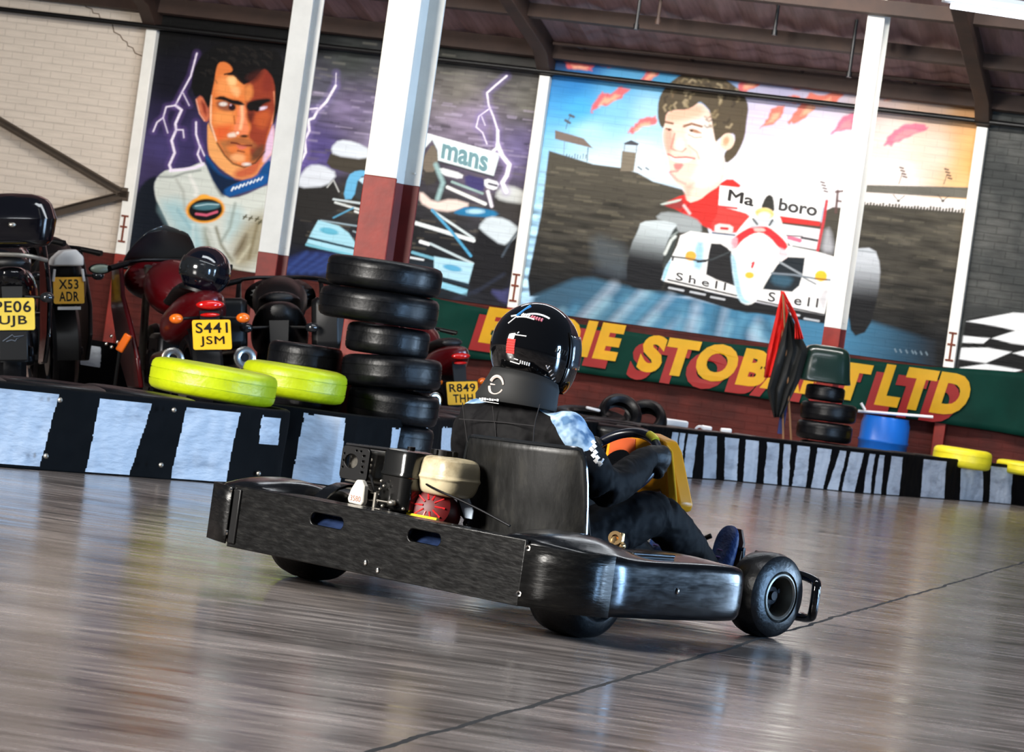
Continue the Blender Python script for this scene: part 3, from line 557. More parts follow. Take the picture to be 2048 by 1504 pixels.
c.poly(F_((480, 1260), (560, 1210), (650, 1240), (640, 1310), (540, 1310)), (240, 172, 116), 4, 0.9); c.stroke(F_((350, 1110), (430, 1240), (520, 1330), (640, 1368), (760, 1320), (860, 1200)), 3, (60, 34, 22), 1.5, 0.9); c.ell(*F_((665, 1335))[0], 8, 3, (226, 220, 212), 2)
c.poly(F_((330, 660), (440, 650), (545, 690), (545, 760), (440, 770), (360, 740)), (150, 84, 56), 3); c.ell(*F_((415, 690))[0], 8, 4, (226, 214, 204), 1.5); c.ell(*F_((510, 725))[0], 7, 6.5, (34, 14, 20), 1.5); c.ell(*F_((495, 700))[0], 2, 2, (200, 170, 190), 1)
c.poly(F_((305, 635), (400, 596), (500, 640), (600, 655), (655, 700), (600, 705), (510, 690), (430, 650)), (14, 8, 8), 1.6); c.poly(F_((655, 720), (680, 670), (760, 640), (910, 625), (935, 660), (850, 690), (800, 740), (700, 780)), (14, 9, 8), 2.5); c.ell(*F_((835, 735))[0], 9, 3.2, (226, 206, 222), 1.5, rot=-14); c.ell(*F_((775, 740))[0], 6, 6, (12, 8, 10), 2); c.poly(F_((660, 780), (760, 770), (720, 900), (680, 880)), (70, 24, 18), 4, 0.8)
c.poly(F_((120, 620), (70, 520), (80, 400), (120, 260), (200, 150), (320, 60), (500, 20), (750, 20), (900, 60), (1040, 160), (1090, 400), (1040, 640), (990, 800), (965, 910), (945, 900), (968, 700), (972, 520), (945, 400), (870, 310), (820, 330), (740, 400), (600, 300), (430, 232), (365, 242), (335, 320), (320, 440), (290, 560), (262, 740), (235, 700), (190, 600), (150, 590)), (7, 7, 8), 1.5)
c.poly(F_((430, 225), (850, 260), (820, 330), (760, 400), (705, 450), (640, 482), (585, 445), (545, 385), (440, 378), (520, 335), (500, 280)), (9, 7, 8), 1.5); c.poly(F_((640, 400), (780, 330), (860, 320), (800, 420), (720, 470)), (66, 24, 20), 5, 0.8)
for i in range(26):
    x = 160+rng.rand()*760; y = 70+rng.rand()*360*(1 if x < 300 else 0.5); c.stroke(F_((x, y), (x+40, y+14), (x+55, y+40)), 2, (44, 38, 34), 1.6, 0.6)
c.stroke(F_((430, 370), (560, 345)), 3, (20, 10, 8), 1); c.stroke(F_((540, 380), (600, 440), (640, 470)), 4, (40, 16, 14), 1.5)
c.noise(0.5, 0.02, 8, 0.06)
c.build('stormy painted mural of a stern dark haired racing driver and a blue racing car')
STM = bpy.data.objects['storm_racing_mural']
wtext('mans', B_((905, 562))[0], B_((1160, 640))[0], 0.15, mat('pale_blue_letter', (150, 192, 198), 0.6), 0.03, parent=STM)

# ---------- sunset mural: smiling driver and a white and red racing car
c = Canvas(SP[1]+0.055, SP[2]-0.055, ZD, 3.74, 0.0075, 'sunset_racing_mural')
c.idw([(1140, 110, (8, 22, 52)), (1180, 115, (30, 84, 150)), (1150, 170, (40, 124, 190)), (1230, 160, (84, 160, 206)), (1160, 210, (70, 170, 226)), (1230, 215, (130, 196, 232)), (1320, 140, (70, 146, 190)), (1300, 230, (172, 216, 240)), (1180, 270, (176, 220, 244)), (1280, 320, (222, 240, 252)),
       (1200, 330, (214, 238, 250)), (1450, 130, (120, 150, 190)), (1560, 165, (182, 176, 206)), (1640, 180, (196, 184, 204)), (1530, 240, (218, 206, 230)), (1640, 270, (236, 224, 240)), (1560, 330, (246, 238, 248)), (1660, 350, (252, 246, 246)), (1500, 360, (252, 246, 250)), (1760, 200, (206, 180, 172)), (1850, 210, (206, 172, 150)),
       (1950, 230, (196, 146, 98)), (1780, 280, (246, 222, 210)), (1860, 300, (250, 222, 200)), (1960, 280, (240, 178, 112)), (1800, 360, (252, 236, 226)), (1940, 380, (244, 190, 130)), (1960, 330, (238, 168, 96))], 3.4)
C4 = T(1060, 80, 2.594); C7 = T(1090, 80, 5.783); C8 = T(1500, 80, 4.096); C5 = T(1600, 0, 1.979); C3 = T(1290, 120, 5.013); CC = T(1240, 350, 4.876)
def cloud(P, k, k2):
    Q = []
    for i in range(len(P)):
        a, b = P[i], P[(i+1) % len(P)]
        for t in (0, .25, .5, .75): Q.append((a[0]*(1-t)+b[0]*t+rng.rand()*7-3.5, a[1]*(1-t)+b[1]*t+rng.rand()*6-3))
    P = Q
    c.poly(P, k, 2.2, 0.9); x = sum(p[0] for p in P)/len(P); y = sum(p[1] for p in P)/len(P)
    c.poly([(x+(p[0]-x)*0.55+1, y+(p[1]-y)*0.5+2.5) for p in P], k2, 3, 0.7)
RD, PK, PE = (226, 96, 92), (222, 110, 140), (250, 190, 150)
for P in (((520, 830), (600, 680), (660, 605), (760, 625), (880, 530), (985, 580), (900, 670), (750, 750), (620, 760), (560, 845)), ((950, 1060), (1040, 1000), (1080, 920), (1290, 885), (1310, 960), (1090, 1020), (1010, 1085)), ((1100, 515), (1150, 400), (1240, 270), (1390, 260), (1280, 420), (1180, 515)), ((650, 300), (730, 190), (890, 190), (860, 290), (780, 320)), ((860, 90), (1060, 85), (1030, 140), (900, 140))):
    cloud(C7(*P), RD, PE)
for P in (((90, 725), (140, 640), (180, 560), (290, 540), (250, 640), (190, 690)), ((290, 510), (330, 455), (410, 455), (380, 525)), ((420, 525), (480, 440), (620, 445), (770, 385), (765, 460), (700, 530), (540, 540), (480, 610), (370, 680), (300, 685), (380, 590)), ((345, 410), (400, 330), (510, 320), (460, 385)), ((-10, 385), (0, 310), (125, 285), (100, 340), (30, 400)), ((500, 240), (700, 250), (680, 290), (520, 270)), ((200, 205), (380, 210), (370, 260), (250, 240)), ((1285, 462), (1350, 410), (1460, 420), (1400, 465)), ((1090, 310), (1240, 318), (1190, 362), (1110, 352)), ((1080, 500), (1180, 470), (1130, 500))):
    cloud(C8(*P), (230, 112, 80), PE)
for P in (((655, 785), (720, 690), (760, 615), (870, 605), (870, 720), (740, 740)), ((1080, 870), (1180, 740), (1260, 700), (1400, 680), (1470, 715), (1300, 790), (1160, 865))): cloud(C8(*P), PK, (236, 160, 160))
for P in (((180, 110), (330, 130), (320, 165), (200, 150)), ((800, 150), (1010, 150), (960, 175), (840, 175)), ((955, 100), (1080, 110), (1040, 130)), ((1070, 260), (1110, 200), (1220, 180), (1180, 240), (1100, 275))): cloud(C4(*P), RD, PE)
# stands, tower
def dk(X, Y):
    v = -(X-1024)*sr_+(Y-752)*cr_; t = np.clip((v+420)/230, 0, 1)[:, None]; return LIN((76, 71, 60))[None]*(1-t)+LIN((13, 15, 17))[None]*t
c.poly(C4((100, 575), (330, 645), (480, 665), (560, 690), (640, 735), (790, 775), (900, 900), (960, 1100), (900, 1330), (0, 1330), (-10, 1240), (60, 900)), dk, 1.5, rnd=0)
c.poly(C5((-110, 520+340), (50, 860), (130, 820), (668, 848), (640, 960), (612, 1180), (590, 1470), (200, 1330), (-20, 1200), (-70, 960)), dk, 1.3, rnd=0)
c.poly([(1690, 400), (1935, 425), (1918, 600), (1905, 760), (1700, 700)], dk, 1.3, rnd=0)
mk = ((c.Y > 400+0*c.X) & ((c.X < 1340) | (c.X > 1690))).astype(float)
mk = mk*np.clip((c.Y-(330+0.12*(c.X-1130)))/20, 0, 1); c.noise(0.26, 0.04, 21, 0.62, mk); c.noise(0.09, 0.03, 22, 0.25, mk)
for i in range(420):
    x = 1075+rng.rand()*870; y = 330+0.12*(x-1100)+rng.rand()**1.3*240
    if not (x < 1290 or x > 1720): continue
    if x > 1720: y += 25
    l = 12+rng.rand()*34; c.stroke([(x, y), (x+l, y+0.12*l)], 2.5+rng.rand()*2.5, [(128, 120, 100), (40, 38, 34), (100, 94, 80)][i % 3], 1.6, 0.38*(1-max(0, (y-330-0.12*(x-1100))/260)))
c.poly(C7((120, 1045), (300, 1095), (450, 1140), (560, 1255), (440, 1225), (120, 1145)), (122, 106, 96), 1.2, rnd=0); c.stroke(C7((500, 1250), (490, 1400)), 1.8, (70, 70, 72)); c.stroke(C7((230, 1170), (220, 1330)), 1.2, (120, 130, 140))
for i in range(8): c.stroke(C7((250+i*32, 1370), (255+i*32, 1320+10*(i % 3))), 1.6, (70, 74, 78))
c.poly(C7((915, 1195), (1000, 1160), (1090, 1200), (1075, 1222), (925, 1212)), (72, 72, 78), 1, rnd=0); c.poly(C7((920, 1215), (1070, 1222), (1060, 1300), (905, 1290)), (196, 210, 222), 1.2, 0.8, rnd=0); c.stroke(C7((925, 1215), (915, 1300)), 1.2, (80, 80, 84)); c.stroke(C7((1065, 1222), (1060, 1300)), 1.2, (80, 80, 84)); c.poly(C7((895, 1285), (1060, 1305), (1030, 1520), (875, 1520)), (126, 116, 100), 1.3, rnd=0)
c.stroke(C7((300, 870), (265, 950), (245, 1030)), 1.4, (90, 100, 110)); c.stroke(C7((290, 870), (335, 890)), 5, (84, 90, 96), 1.2); c.stroke(C7((240, 930), (290, 960)), 5, (84, 90, 96), 1.2); c.stroke(C7((1080, 1470), (1120, 1500)), 3, (90, 94, 98)); c.stroke(C7((1170, 1480), (1200, 1500)), 3, (90, 94, 98))
c.poly([(1725, 370), (1938, 375), (1936, 397), (1720, 384)], (108, 104, 94), 1.0, rnd=0); c.poly([(1722, 388), (1936, 399), (1934, 426), (1718, 408)], (250, 240, 232), 1.0, rnd=0)
for i in range(34): x = 1722+i*6.3; c.stroke([(x, 412+0.07*(x-1722)), (x+1, 404+0.07*(x-1722)+4*rng.rand())], 4, (74, 70, 60), 1.0)
for x in (1798, 1888): c.stroke(C8(((x-1500)*4.096, 1180), ((x-1500)*4.096+25, 1105)), 1.6, (120, 100, 84)); 
for bx, by in ((1803, 335), (1893, 338), (1645, 364)):
    for k in range(4): c.stroke([(bx-3+k*2.2, by+k*6), (bx+4+k*2.2, by+2+k*6)], 3, (84, 62, 54), 0.9)
for x in (1797, 1886): c.stroke([(x-10, 390), (x, 402), (x+12, 392)], 1.5, (90, 76, 64), 0.9); c.ell(x, 402, 3, 2.5, (70, 60, 50), 1)
c.stroke([(1952, 284), (1950, 320)], 4, (150, 84, 60), 2, 0.8); c.stroke([(1676, 382), (1672, 425)], 5, (96, 70, 66), 1.5); c.stroke([(1672, 384), (1690, 382)], 4, (96, 70, 66), 1.5); c.stroke([(1676, 402), (1688, 404)], 4, (96, 70, 66), 1.5)
c.poly([(1934, 395), (1950, 398), (1920, 596), (1908, 596)], (226, 158, 92), 1.5, rnd=0)
# road
def road(X, Y):
    t = np.clip((X-1120)/260, 0, 1)[:, None]; q = np.clip((X-1680)/180, 0, 1)[:, None]; a = LIN((52, 84, 104))[None]*(1-t)+LIN((62, 118, 150))[None]*t; return a*(1-q)+LIN((28, 36, 44))[None]*q
c.poly(C4((-20, 1470), (20, 1330), (230, 1240), (330, 1235), (560, 1295), (740, 1320), (1000, 1370), (1530, 1440), (1700, 1440), (2100, 1560), (2100, 1760), (-20, 1560)), road, 6, rnd=0)
for i in range(46):
    x = 60+i*31+rng.rand()*18; y = 1500+0.12*(x-60)+rng.rand()*40; l = 90+rng.rand()*170; k = [(150, 196, 214), (40, 98, 134), (96, 156, 184), (30, 60, 84), (176, 190, 206)][i % 5]
    sl = 0.75 if x < 700 else 0.2 if x < 1250 else -0.75
    c.stroke(C4((x, y), (x+l*sl*1.3, y-l)), 9+rng.rand()*12, k, 9, 0.5 if x < 1500 else 0.25)
c.poly(C4((290, 1200), (420, 1150), (560, 1180), (620, 1260), (430, 1245)), (26, 34, 44), 7, 0.8); c.poly(C4((320, 1000), (520, 1080), (500, 1240), (330, 1170)), (88, 98, 104), 12, 0.5)
for i, x in enumerate((1790, 1800, 1812, 1824, 1830, 1841, 1852)): c.stroke([(x, 698+i), (x+3, 704+i)], 2.2, (140, 160, 170), 0.9, 0.8)
# driver 2
c.poly(C4((690, 850), (800, 800), (880, 795), (960, 760), (1040, 712), (1110, 765), (1000, 790), (975, 1000), (890, 960), (800, 905), (760, 880)), (206, 44, 38), 1.6); c.poly(C4((690, 850), (790, 820), (800, 880), (720, 870)), (150, 50, 50), 2.5); c.poly(C4((675, 850), (790, 822), (780, 838), (690, 858)), (196, 206, 196), 1.5); c.stroke(C4((790, 890), (830, 850), (960, 770)), 3, (170, 30, 36), 2); c.stroke(C4((800, 860), (830, 900)), 5, (240, 200, 196), 2)
sk = (250, 212, 192)
c.poly(C3((200, 520), (400, 470), (550, 420), (660, 520), (700, 700), (730, 830), (770, 900), (800, 1000), (805, 1170), (740, 1270), (640, 1330), (560, 1400), (430, 1440), (395, 1290), (300, 1230), (252, 1140), (232, 1000), (205, 900), (180, 790), (190, 650)), sk, 1.6)
c.poly(C3((430, 620), (640, 560), (720, 840), (790, 1000), (780, 1180), (600, 1290), (450, 1250), (560, 1000), (420, 800)), (254, 240, 228), 7, 0.85); c.poly(C3((200, 520), (560, 440), (600, 560), (330, 620), (210, 620)), (246, 176, 146), 6, 0.8); c.poly(C3((190, 700), (280, 700), (300, 860), (240, 960), (200, 880)), (240, 160, 140), 5, 0.8); c.poly(C3((385, 1260), (520, 1210), (470, 1300), (430, 1420)), (238, 176, 156), 5, 0.9)
c.stroke(C3((395, 665), (470, 640), (570, 668)), 5, (140, 96, 70), 1.6); c.stroke(C3((195, 620), (280, 638)), 4.5, (130, 90, 66), 1.6); c.poly(C3((430, 695), (500, 690), (590, 740), (500, 735)), (170, 120, 90), 1.6); c.ell(*C3((468, 710))[0], 3.4, 2.6, (90, 62, 40), 1); c.stroke(C3((215, 690), (262, 700)), 3.4, (130, 90, 66), 1.4); c.ell(*C3((245, 700))[0], 2.8, 2.4, (90, 60, 44), 1)
c.stroke(C3((440, 750), (500, 780), (570, 775)), 2.5, (226, 150, 130), 1.6); c.stroke(C3((300, 740), (285, 800), (262, 885), (300, 905), (375, 920), (410, 890)), 3.2, (226, 138, 122), 1.7); c.ell(*C3((350, 850))[0], 9, 12, (255, 240, 225), 4, 0.8); c.stroke(C3((440, 860), (520, 920), (545, 990)), 2.8, (236, 168, 150), 2)
c.poly(C3((240, 950), (300, 985), (420, 985), (500, 985), (420, 1030), (330, 1030), (270, 1000)), (255, 244, 240), 1.4); c.stroke(C3((235, 945), (300, 980), (420, 975), (500, 990)), 3, (206, 96, 92), 1.4); c.poly(C3((285, 1035), (400, 1040), (350, 1110), (300, 1100)), (230, 134, 128), 2); c.stroke(C3((250, 1130), (330, 1210), (400, 1240)), 4, (232, 150, 140), 3); c.stroke(C3((260, 1120), (330, 1115)), 3, (226, 130, 124), 2)
c.poly(C3((150, 650), (128, 560), (138, 400), (190, 290), (300, 190), (400, 130), (520, 100), (640, 105), (760, 160), (900, 260), (1000, 350), (1042, 470), (1020, 620), (1005, 760), (965, 870), (905, 975), (810, 1045), (790, 950), (840, 880), (905, 820), (900, 740), (820, 740), (745, 790), (710, 830), (685, 700), (660, 520), (600, 450), (550, 415), (500, 460), (420, 500), (300, 500), (215, 530), (200, 650), (180, 690)), (84, 72, 54), 1.6)
for i in range(70):
    a = rng.rand()*6.28; r = 0.35+0.6*rng.rand(); x = 590+420*r*math.cos(a); y = 430+330*r*math.sin(a)
    if (180 < x < 660 and 520 < y) or (x < 660 and y > 690) : continue
    t = a+1.4; k = [(158, 140, 104), (50, 42, 32), (124, 104, 76), (190, 170, 134)][i % 4]; c.stroke(C3((x, y), (x+40*math.cos(t), y+40*math.sin(t)), (x+60*math.cos(t+0.5), y+60*math.sin(t+0.5))), 3.5, k, 2.2, 0.7)
c.ell(*C3((825, 820))[0], 14, 17, (250, 212, 186), 1.6, rot=20); c.ell(*C3((815, 815))[0], 6, 9, (232, 160, 124), 2.5, rot=20)
# race car 2
W_ = (250, 247, 242)
c.poly(CC((340, 420), (420, 355), (640, 380), (790, 455), (805, 570), (690, 560), (560, 560), (480, 470)), (152, 158, 158), 2.5)
c.poly(CC((960, 290), (1280, 370), (1270, 560), (900, 570), (890, 470), (945, 400)), (208, 64, 58), 1.8); c.poly(CC((930, 470), (1110, 490), (1100, 580), (920, 570)), (226, 216, 210), 1.5); c.stroke(CC((990, 520), (1050, 525)), 5, (200, 40, 50)); c.stroke(CC((905, 565), (1140, 590)), 3, (60, 80, 100))
c.poly(CC((975, 102), (1390, 150), (1540, 182), (1960, 240), (1990, 262), (1972, 455), (1560, 402), (1280, 388), (962, 300)), W_, 1.1, rnd=0); c.stroke(CC((960, 305), (1140, 325)), 4, (210, 60, 64)); c.stroke(CC((1990, 330), (1965, 450)), 6, (170, 190, 205), 2)
c.poly(CC((1560, 400), (1960, 460), (1950, 500), (1570, 462)), (206, 50, 46), 1.2, rnd=0); c.poly(CC((1590, 478), (1955, 530), (1930, 748), (1670, 700), (1600, 590)), (240, 236, 236), 1.3, rnd=0); c.stroke(CC((1775, 612), (1925, 640)), 5, (56, 56, 58)); c.stroke(CC((1690, 700), (1920, 742)), 5, (70, 70, 66)); c.stroke(CC((1650, 610), (1755, 640)), 8, (226, 110, 136)); c.stroke(CC((1620, 590), (1780, 600)), 2.5, (90, 80, 84)); c.stroke(CC((2018, 255), (1990, 430), (1930, 735)), 6, (196, 60, 66), 1.2)
c.poly(CC((2000, 540), (2048, 520), (2100, 760), (1960, 760)), (196, 196, 200), 6, 0.7)
def tg(x0, y0, x1, y1, ka, kb):
    def f(X, Y):
        t = np.clip(((X-x0)*(x1-x0)+(Y-y0)*(y1-y0))/((x1-x0)**2+(y1-y0)**2), 0, 1)[:, None]; t = t*t*(3-2*t); return LIN(ka)[None]*(1-t)+LIN(kb)[None]*t
    return f
c.poly(CC((205, 455), (400, 440), (545, 472), (560, 500), (450, 680), (410, 900), (430, 1110), (300, 1130), (75, 1085), (65, 900), (110, 680), (180, 540)), tg(*CC((380, 470))[0], *CC((300, 880))[0], (196, 206, 208), (16, 18, 22)), 1.6)
c.poly(CC((545, 490), (575, 560), (500, 800), (450, 940), (420, 900), (450, 680)), (56, 62, 60), 2); c.stroke(CC((540, 600), (500, 640), (440, 770)), 6, (206, 212, 206), 1.5); c.stroke(CC((560, 560), (500, 600)), 3, (140, 150, 146), 1.5)
c.poly(CC((500, 810), (560, 690), (590, 590), (690, 548), (1100, 605), (1130, 760), (1110, 900), (1150, 1200), (440, 1040), (405, 1020), (450, 900)), W_, 1.2, rnd=0)
c.poly(CC((740, 640), (835, 655), (805, 950), (700, 900)), (146, 196, 222), 5, 0.9); c.poly(CC((890, 668), (985, 672), (1050, 712), (1110, 780), (1100, 950), (1145, 1092), (940, 1020), (840, 970), (865, 780)), (28, 28, 30), 1.2, rnd=0)
c.poly(CC((410, 1020), (440, 900), (520, 790), (440, 1040)), (160, 204, 226), 1.5)
c.poly(CC((1640, 690), (1900, 742), (2100, 800), (2060, 1090), (1992, 1372), (1330, 1232), (1400, 1080), (1560, 840)), W_, 1.2, rnd=0); c.poly(CC((1370, 1112), (1440, 1000), (1500, 900), (1640, 800), (1805, 808), (1785, 960), (1750, 1080), (1680, 1140), (1560, 1130)), (26, 34, 40), 1.2, rnd=0); c.poly(CC((1480, 960), (1700, 1000), (1640, 1100), (1480, 1060)), (60, 100, 120), 5, 0.7); c.poly(CC((1930, 1180), (2048, 1080), (1990, 1370)), (190, 186, 190), 4, 0.7)
c.poly(CC((455, 1050), (1150, 1200), (1300, 1235), (2010, 1372), (1995, 1450), (1360, 1350), (1120, 1320), (430, 1110)), (18, 18, 20), 1.4, rnd=0); c.poly(CC((1120, 1250), (1320, 1270), (1380, 1330), (1200, 1350)), (16, 16, 18), 3)
c.stroke(CC((470, 1022), (1140, 1178)), 3.5, (40, 44, 48)); c.stroke(CC((1340, 1225), (1990, 1362)), 3.2, (40, 44, 48))
for a, b_ in (((480, 1100), (620, 1128)), ((690, 1140), (830, 1168)), ((890, 1190), (1020, 1215)), ((1640, 1350), (1750, 1370)), ((1800, 1400), (1940, 1425))): c.stroke(CC(a, b_), 3.8, (196, 200, 204))
c.poly(CC((1080, 760), (1130, 570), (1200, 480), (1300, 370), (1400, 440), (1520, 400), (1560, 400), (1600, 520), (1650, 690), (1600, 800), (1560, 840), (1430, 1040), (1350, 1200), (1300, 1255), (1240, 1270), (1170, 1235), (1120, 1080)), (250, 247, 238), 1.4); c.poly(CC((1080, 760), (1130, 800), (1160, 1000), (1200, 1200), (1300, 1250), (1200, 1255), (1140, 1180), (1100, 950)), (158, 204, 226), 2.5, 0.9)
c.poly(CC((1085, 640), (1170, 565), (1280, 505), (1360, 495), (1450, 505), (1570, 600), (1645, 690), (1605, 745), (1540, 700), (1470, 615), (1380, 558), (1290, 575), (1190, 640), (1120, 730)), (218, 46, 52), 1.4); c.poly(CC((1300, 520), (1400, 515), (1430, 550), (1320, 555)), (240, 190, 180), 1.5); c.poly(CC((1070, 620), (1150, 600), (1150, 700), (1090, 740)), (246, 180, 190), 2, 0.8); c.poly(CC((1540, 700), (1640, 740), (1640, 800), (1560, 840)), (246, 190, 198), 2.5, 0.8)
c.poly(CC((1260, 480), (1310, 420), (1520, 430), (1530, 500), (1400, 500), (1280, 520)), (200, 206, 210), 2.5, 0.9); c.stroke(CC((1300, 430), (1340, 480)), 4, (80, 84, 86)); c.stroke(CC((1490, 440), (1460, 490)), 4, (80, 84, 86))
c.poly(CC((1372, 330), (1420, 215), (1465, 188), (1500, 225), (1512, 370), (1440, 320)), (50, 48, 44), 1.3); c.ell(*CC((1412, 375))[0], 19, 11, (236, 202, 122), 1.4, rot=8); c.ell(*CC((1410, 398))[0], 13, 8, (250, 232, 214), 1.6)
for P, w, k in (([(510, 796), (640, 812), (780, 840), (900, 825), (1080, 748)], 3.6, (56, 62, 64)), ([(520, 800), (515, 830)], 4, (40, 44, 46)), ([(760, 845), (840, 840)], 4.5, (24, 26, 28)), ([(1560, 850), (1770, 970)], 4, (150, 156, 160)), ([(1480, 958), (1700, 975), (1900, 1010), (2060, 1025)], 4, (120, 130, 138)), ([(1790, 1000), (1910, 1065)], 3, (110, 116, 120))): c.stroke(CC(*P), w, k, 1.0)
c.ell(*CC((692, 790))[0], 11, 10, (238, 170, 66), 1.2); c.stroke(CC((642, 812), (740, 830)), 2.6, (80, 70, 50)); c.ell(*CC((1962, 985))[0], 12, 11, (244, 190, 50), 1.2); c.stroke(CC((1905, 1010), (2015, 1022)), 3, (130, 84, 30)); c.ell(*CC((1265, 978))[0], 9, 6.5, (244, 184, 60), 1.2)
c.stroke(CC((1305, 855), (1290, 900)), 4.5, (214, 30, 50), 1.0); c.stroke(CC((1288, 862), (1305, 858)), 2.5, (214, 30, 50), 1.0)
c.poly(C5((200, 985), (295, 980), (320, 1050), (312, 1160), (272, 1310), (205, 1335), (188, 1200)), tg(*C5((260, 1000))[0], *C5((250, 1200))[0], (196, 200, 204), (14, 15, 18)), 1.6); c.stroke(C5((215, 990), (300, 1000)), 3, (150, 156, 160), 1.5)
c.noise(0.5, 0.02, 28, 0.05)
SM = c.build('sunset painted mural of a smiling curly haired driver above a white and red racing car')
lt_ = mat('grey_black_letter', (84, 80, 78), 0.6)
wtext('Ma', CC((1060, 195))[0], CC((1310, 255))[0], 0.11, lt_, parent=SM); wtext('boro', CC((1555, 285))[0], CC((1925, 345))[0], 0.12, lt_, parent=SM)
wtext('S h e l l', CC((550, 985))[0], CC((1035, 1090))[0], 0.075, lt_, 0.01, parent=SM); wtext('S h e l l', CC((1450, 1185))[0], CC((1935, 1250))[0], 0.09, lt_, 0.01, parent=SM)
# ---------- chequered flag painting
c = Canvas(SP[2]+0.06, SP[2]+1.1, ZD, 1.78, 0.01, 'chequered_flag_mural')
c.col[:] = LIN((58, 60, 58)); c.noise(0.24, 0.05, 31, 0.3)
R_ = T(1260, 560, 2.599)
c.poly([(1932, 640), (1965, 632), (2200, 640), (2200, 760), (1916, 742)], (12, 12, 12), 1.5, rnd=0)
for P in (((1750, 215), (1990, 170), (2100, 175), (2100, 262), (2000, 262), (1900, 240)), ((1733, 290), (1870, 303), (1838, 330), (1728, 326)), ((1880, 303), (2008, 262), (2100, 262), (2100, 345), (1985, 330)), ((1722, 352), (1860, 352), (1985, 375), (1850, 432), (1712, 412)), ((1990, 380), (2100, 355), (2100, 400), (2060, 400)), ((1715, 455), (1850, 436), (2040, 468), (1920, 502), (1712, 478))):
    c.poly(R_(*P), (240, 240, 238), 1.0, rnd=0)
c.build('black and white chequered flag painted on the grey wall at the far right')

# ---------- banner on the dado
m_ban = mat('green_banner_cloth', (6, 50, 41), 0.7, spec=0.1, var=0.3, vscale=3, bump=0.3, bscale=5)
s0, _ = wallxz(866, 600); s1, _ = wallxz(2120, 760); n = 120; g = G(); vs = []
def ztop(s): return np.interp(s, [s0, s0+0.5, s0+1.25, 2.2, 4.1, s1], [1.16, 1.13, 1.08, 1.10, 1.15, 1.22])+0.01*math.sin(s*3)
def zbot(s): return np.interp(s, [s0, s0+1.0, 2.2, 4.1, s1], [0.60, 0.63, 0.63, 0.64, 0.60])+0.008*math.sin(s*4+1)
def bulge(s, t): return 0.125+0.012*math.sin(s*5+t*2)+0.008*math.sin(s*13-t*5)*(1-t)+ (0.014*math.sin((s-s0)*9-t*9) if s < s0+1 else 0)
m = 10
for i in range(n+1):
    s = s0+(s1-s0)*i/n
    for j in range(m+1): t = j/m; vs.append((s, -bulge(s, t), zbot(s)*(1-t)+ztop(s)*t))
g.add(vs, [(i*(m+1)+j, (i+1)*(m+1)+j, (i+1)*(m+1)+j+1, i*(m+1)+j+1) for i in range(n) for j in range(m)])
BAN = wfin(g.build('banner', m_ban, solid=0.004)); tag(BAN, 'long green cloth banner with yellow lettering hung along the red wall', 'banner')
ly = mat('banner_yellow', (250, 196, 14), 0.5, var=0.06); lr = mat('banner_red', (186, 34, 34), 0.5, var=0.1)
def word(txt, xl, yt, xr, yb, h, sl=0.18):
    a = wl(xl, yt); b_ = wl(xr, yb); mid = (a+b_)/2; w_ = (b_-a).length; ux = Vector((1, 0, 0))
    for mt, dx, dz, l in ((lr, -0.09, -0.085, 0.146), (ly, 0, 0, 0.152)):
        text_obj('lettering', txt, mt, lambda x, y, d: Vector((mid.x+dx+x+sl*y, -l-0.012*math.sin((mid.x+x)*5), mid.z+dz+y)), w_, h, parent=BAN, bold=0.055, spacing=1.12)
word('EDDIE', 975, 648, 1248, 690, 0.36); word('STOBART', 1288, 706, 1740, 768, 0.37); word('LTD', 1765, 770, 1942, 793, 0.40)
# ------------------------------------------------------------------ columns
def column(name, px, py, D, w, dpt, zt, ztop, label, extra=None, rz=0.0, mt2='white_steel'):
    p = atD(px, py, D); e = empty(name, (p.x, D, 0), (0, 0, rz))
    G().box((0, 0, (zt+ztop)/2), (w, 0.02, ztop-zt)).build('white_flange', 'white_steel', e, bevel=0.004)
    G().box((0, 0, zt/2), (w, 0.02, zt)).build('red_flange_foot', 'red_steel', e, bevel=0.004)
    tag(e, label, 'column', 'steel columns'); return e
def hcol(x, y, w, d, zt, ztb, ztop, rz, label, dx=0.0, drk=False):
    e = empty('steel_column', (x, y, 0), (0, 0, rz))
    f = G(); f.box((0, 0, (zt+ztop)/2), (w, 0.022, ztop-zt)); f.build('front_flange', 'white_steel', e, bevel=0.004)
    f = G(); f.box((0, 0, zt/2), (w, 0.022, zt-0.001)); f.build('painted_front_foot', 'red_steel', e, bevel=0.004)
    f = G(); f.box((dx, d, (ztb+ztop)/2), (w, 0.022, ztop-ztb)); f.box((dx/2, d/2, (ztb+ztop)/2), (0.016, d, ztop-ztb), rot=(0, 0, -math.atan2(dx, d)))
    for k in (-0.05, 0.05): f.cyl((dx+w/2-0.06+k*0.6, d-0.011, ztb+0.06), (dx+w/2-0.06+k*0.6, d-0.022, ztb+0.06), 0.006, n=8)
    f.build('rear_flange', 'white_steel', e, bevel=0.003)
    f = G(); f.box((dx, d, ztb/2), (w, 0.022, ztb-0.001)); f.box((dx/2, d/2, ztb/2), (0.016, d, ztb-0.001), rot=(0, 0, -math.atan2(dx, d))); f.build('painted_rear_foot', mat('shaded_red_steel', (116, 26, 20), 0.5, var=0.4, vscale=4), e, bevel=0.003)  # rear foot in darker red: shade on the side put into the colour
    tag(e, label, 'column', 'steel columns'); return e
p = atD(762, 350, 15.7)
hcol(p.x, 15.7, 0.165, 0.19, 1.515, 1.50, 5.2, math.radians(-8), 'wide white steel column with a red foot standing in the stack of black tyres', dx=0.085)
p = atD(537, 503, 24.0)
hcol(p.x, 24.0, 0.155, 0.15, 1.225, 1.225, 5.2, math.radians(-6), 'slim white column with a red foot in front of the stern portrait', dx=0.055)
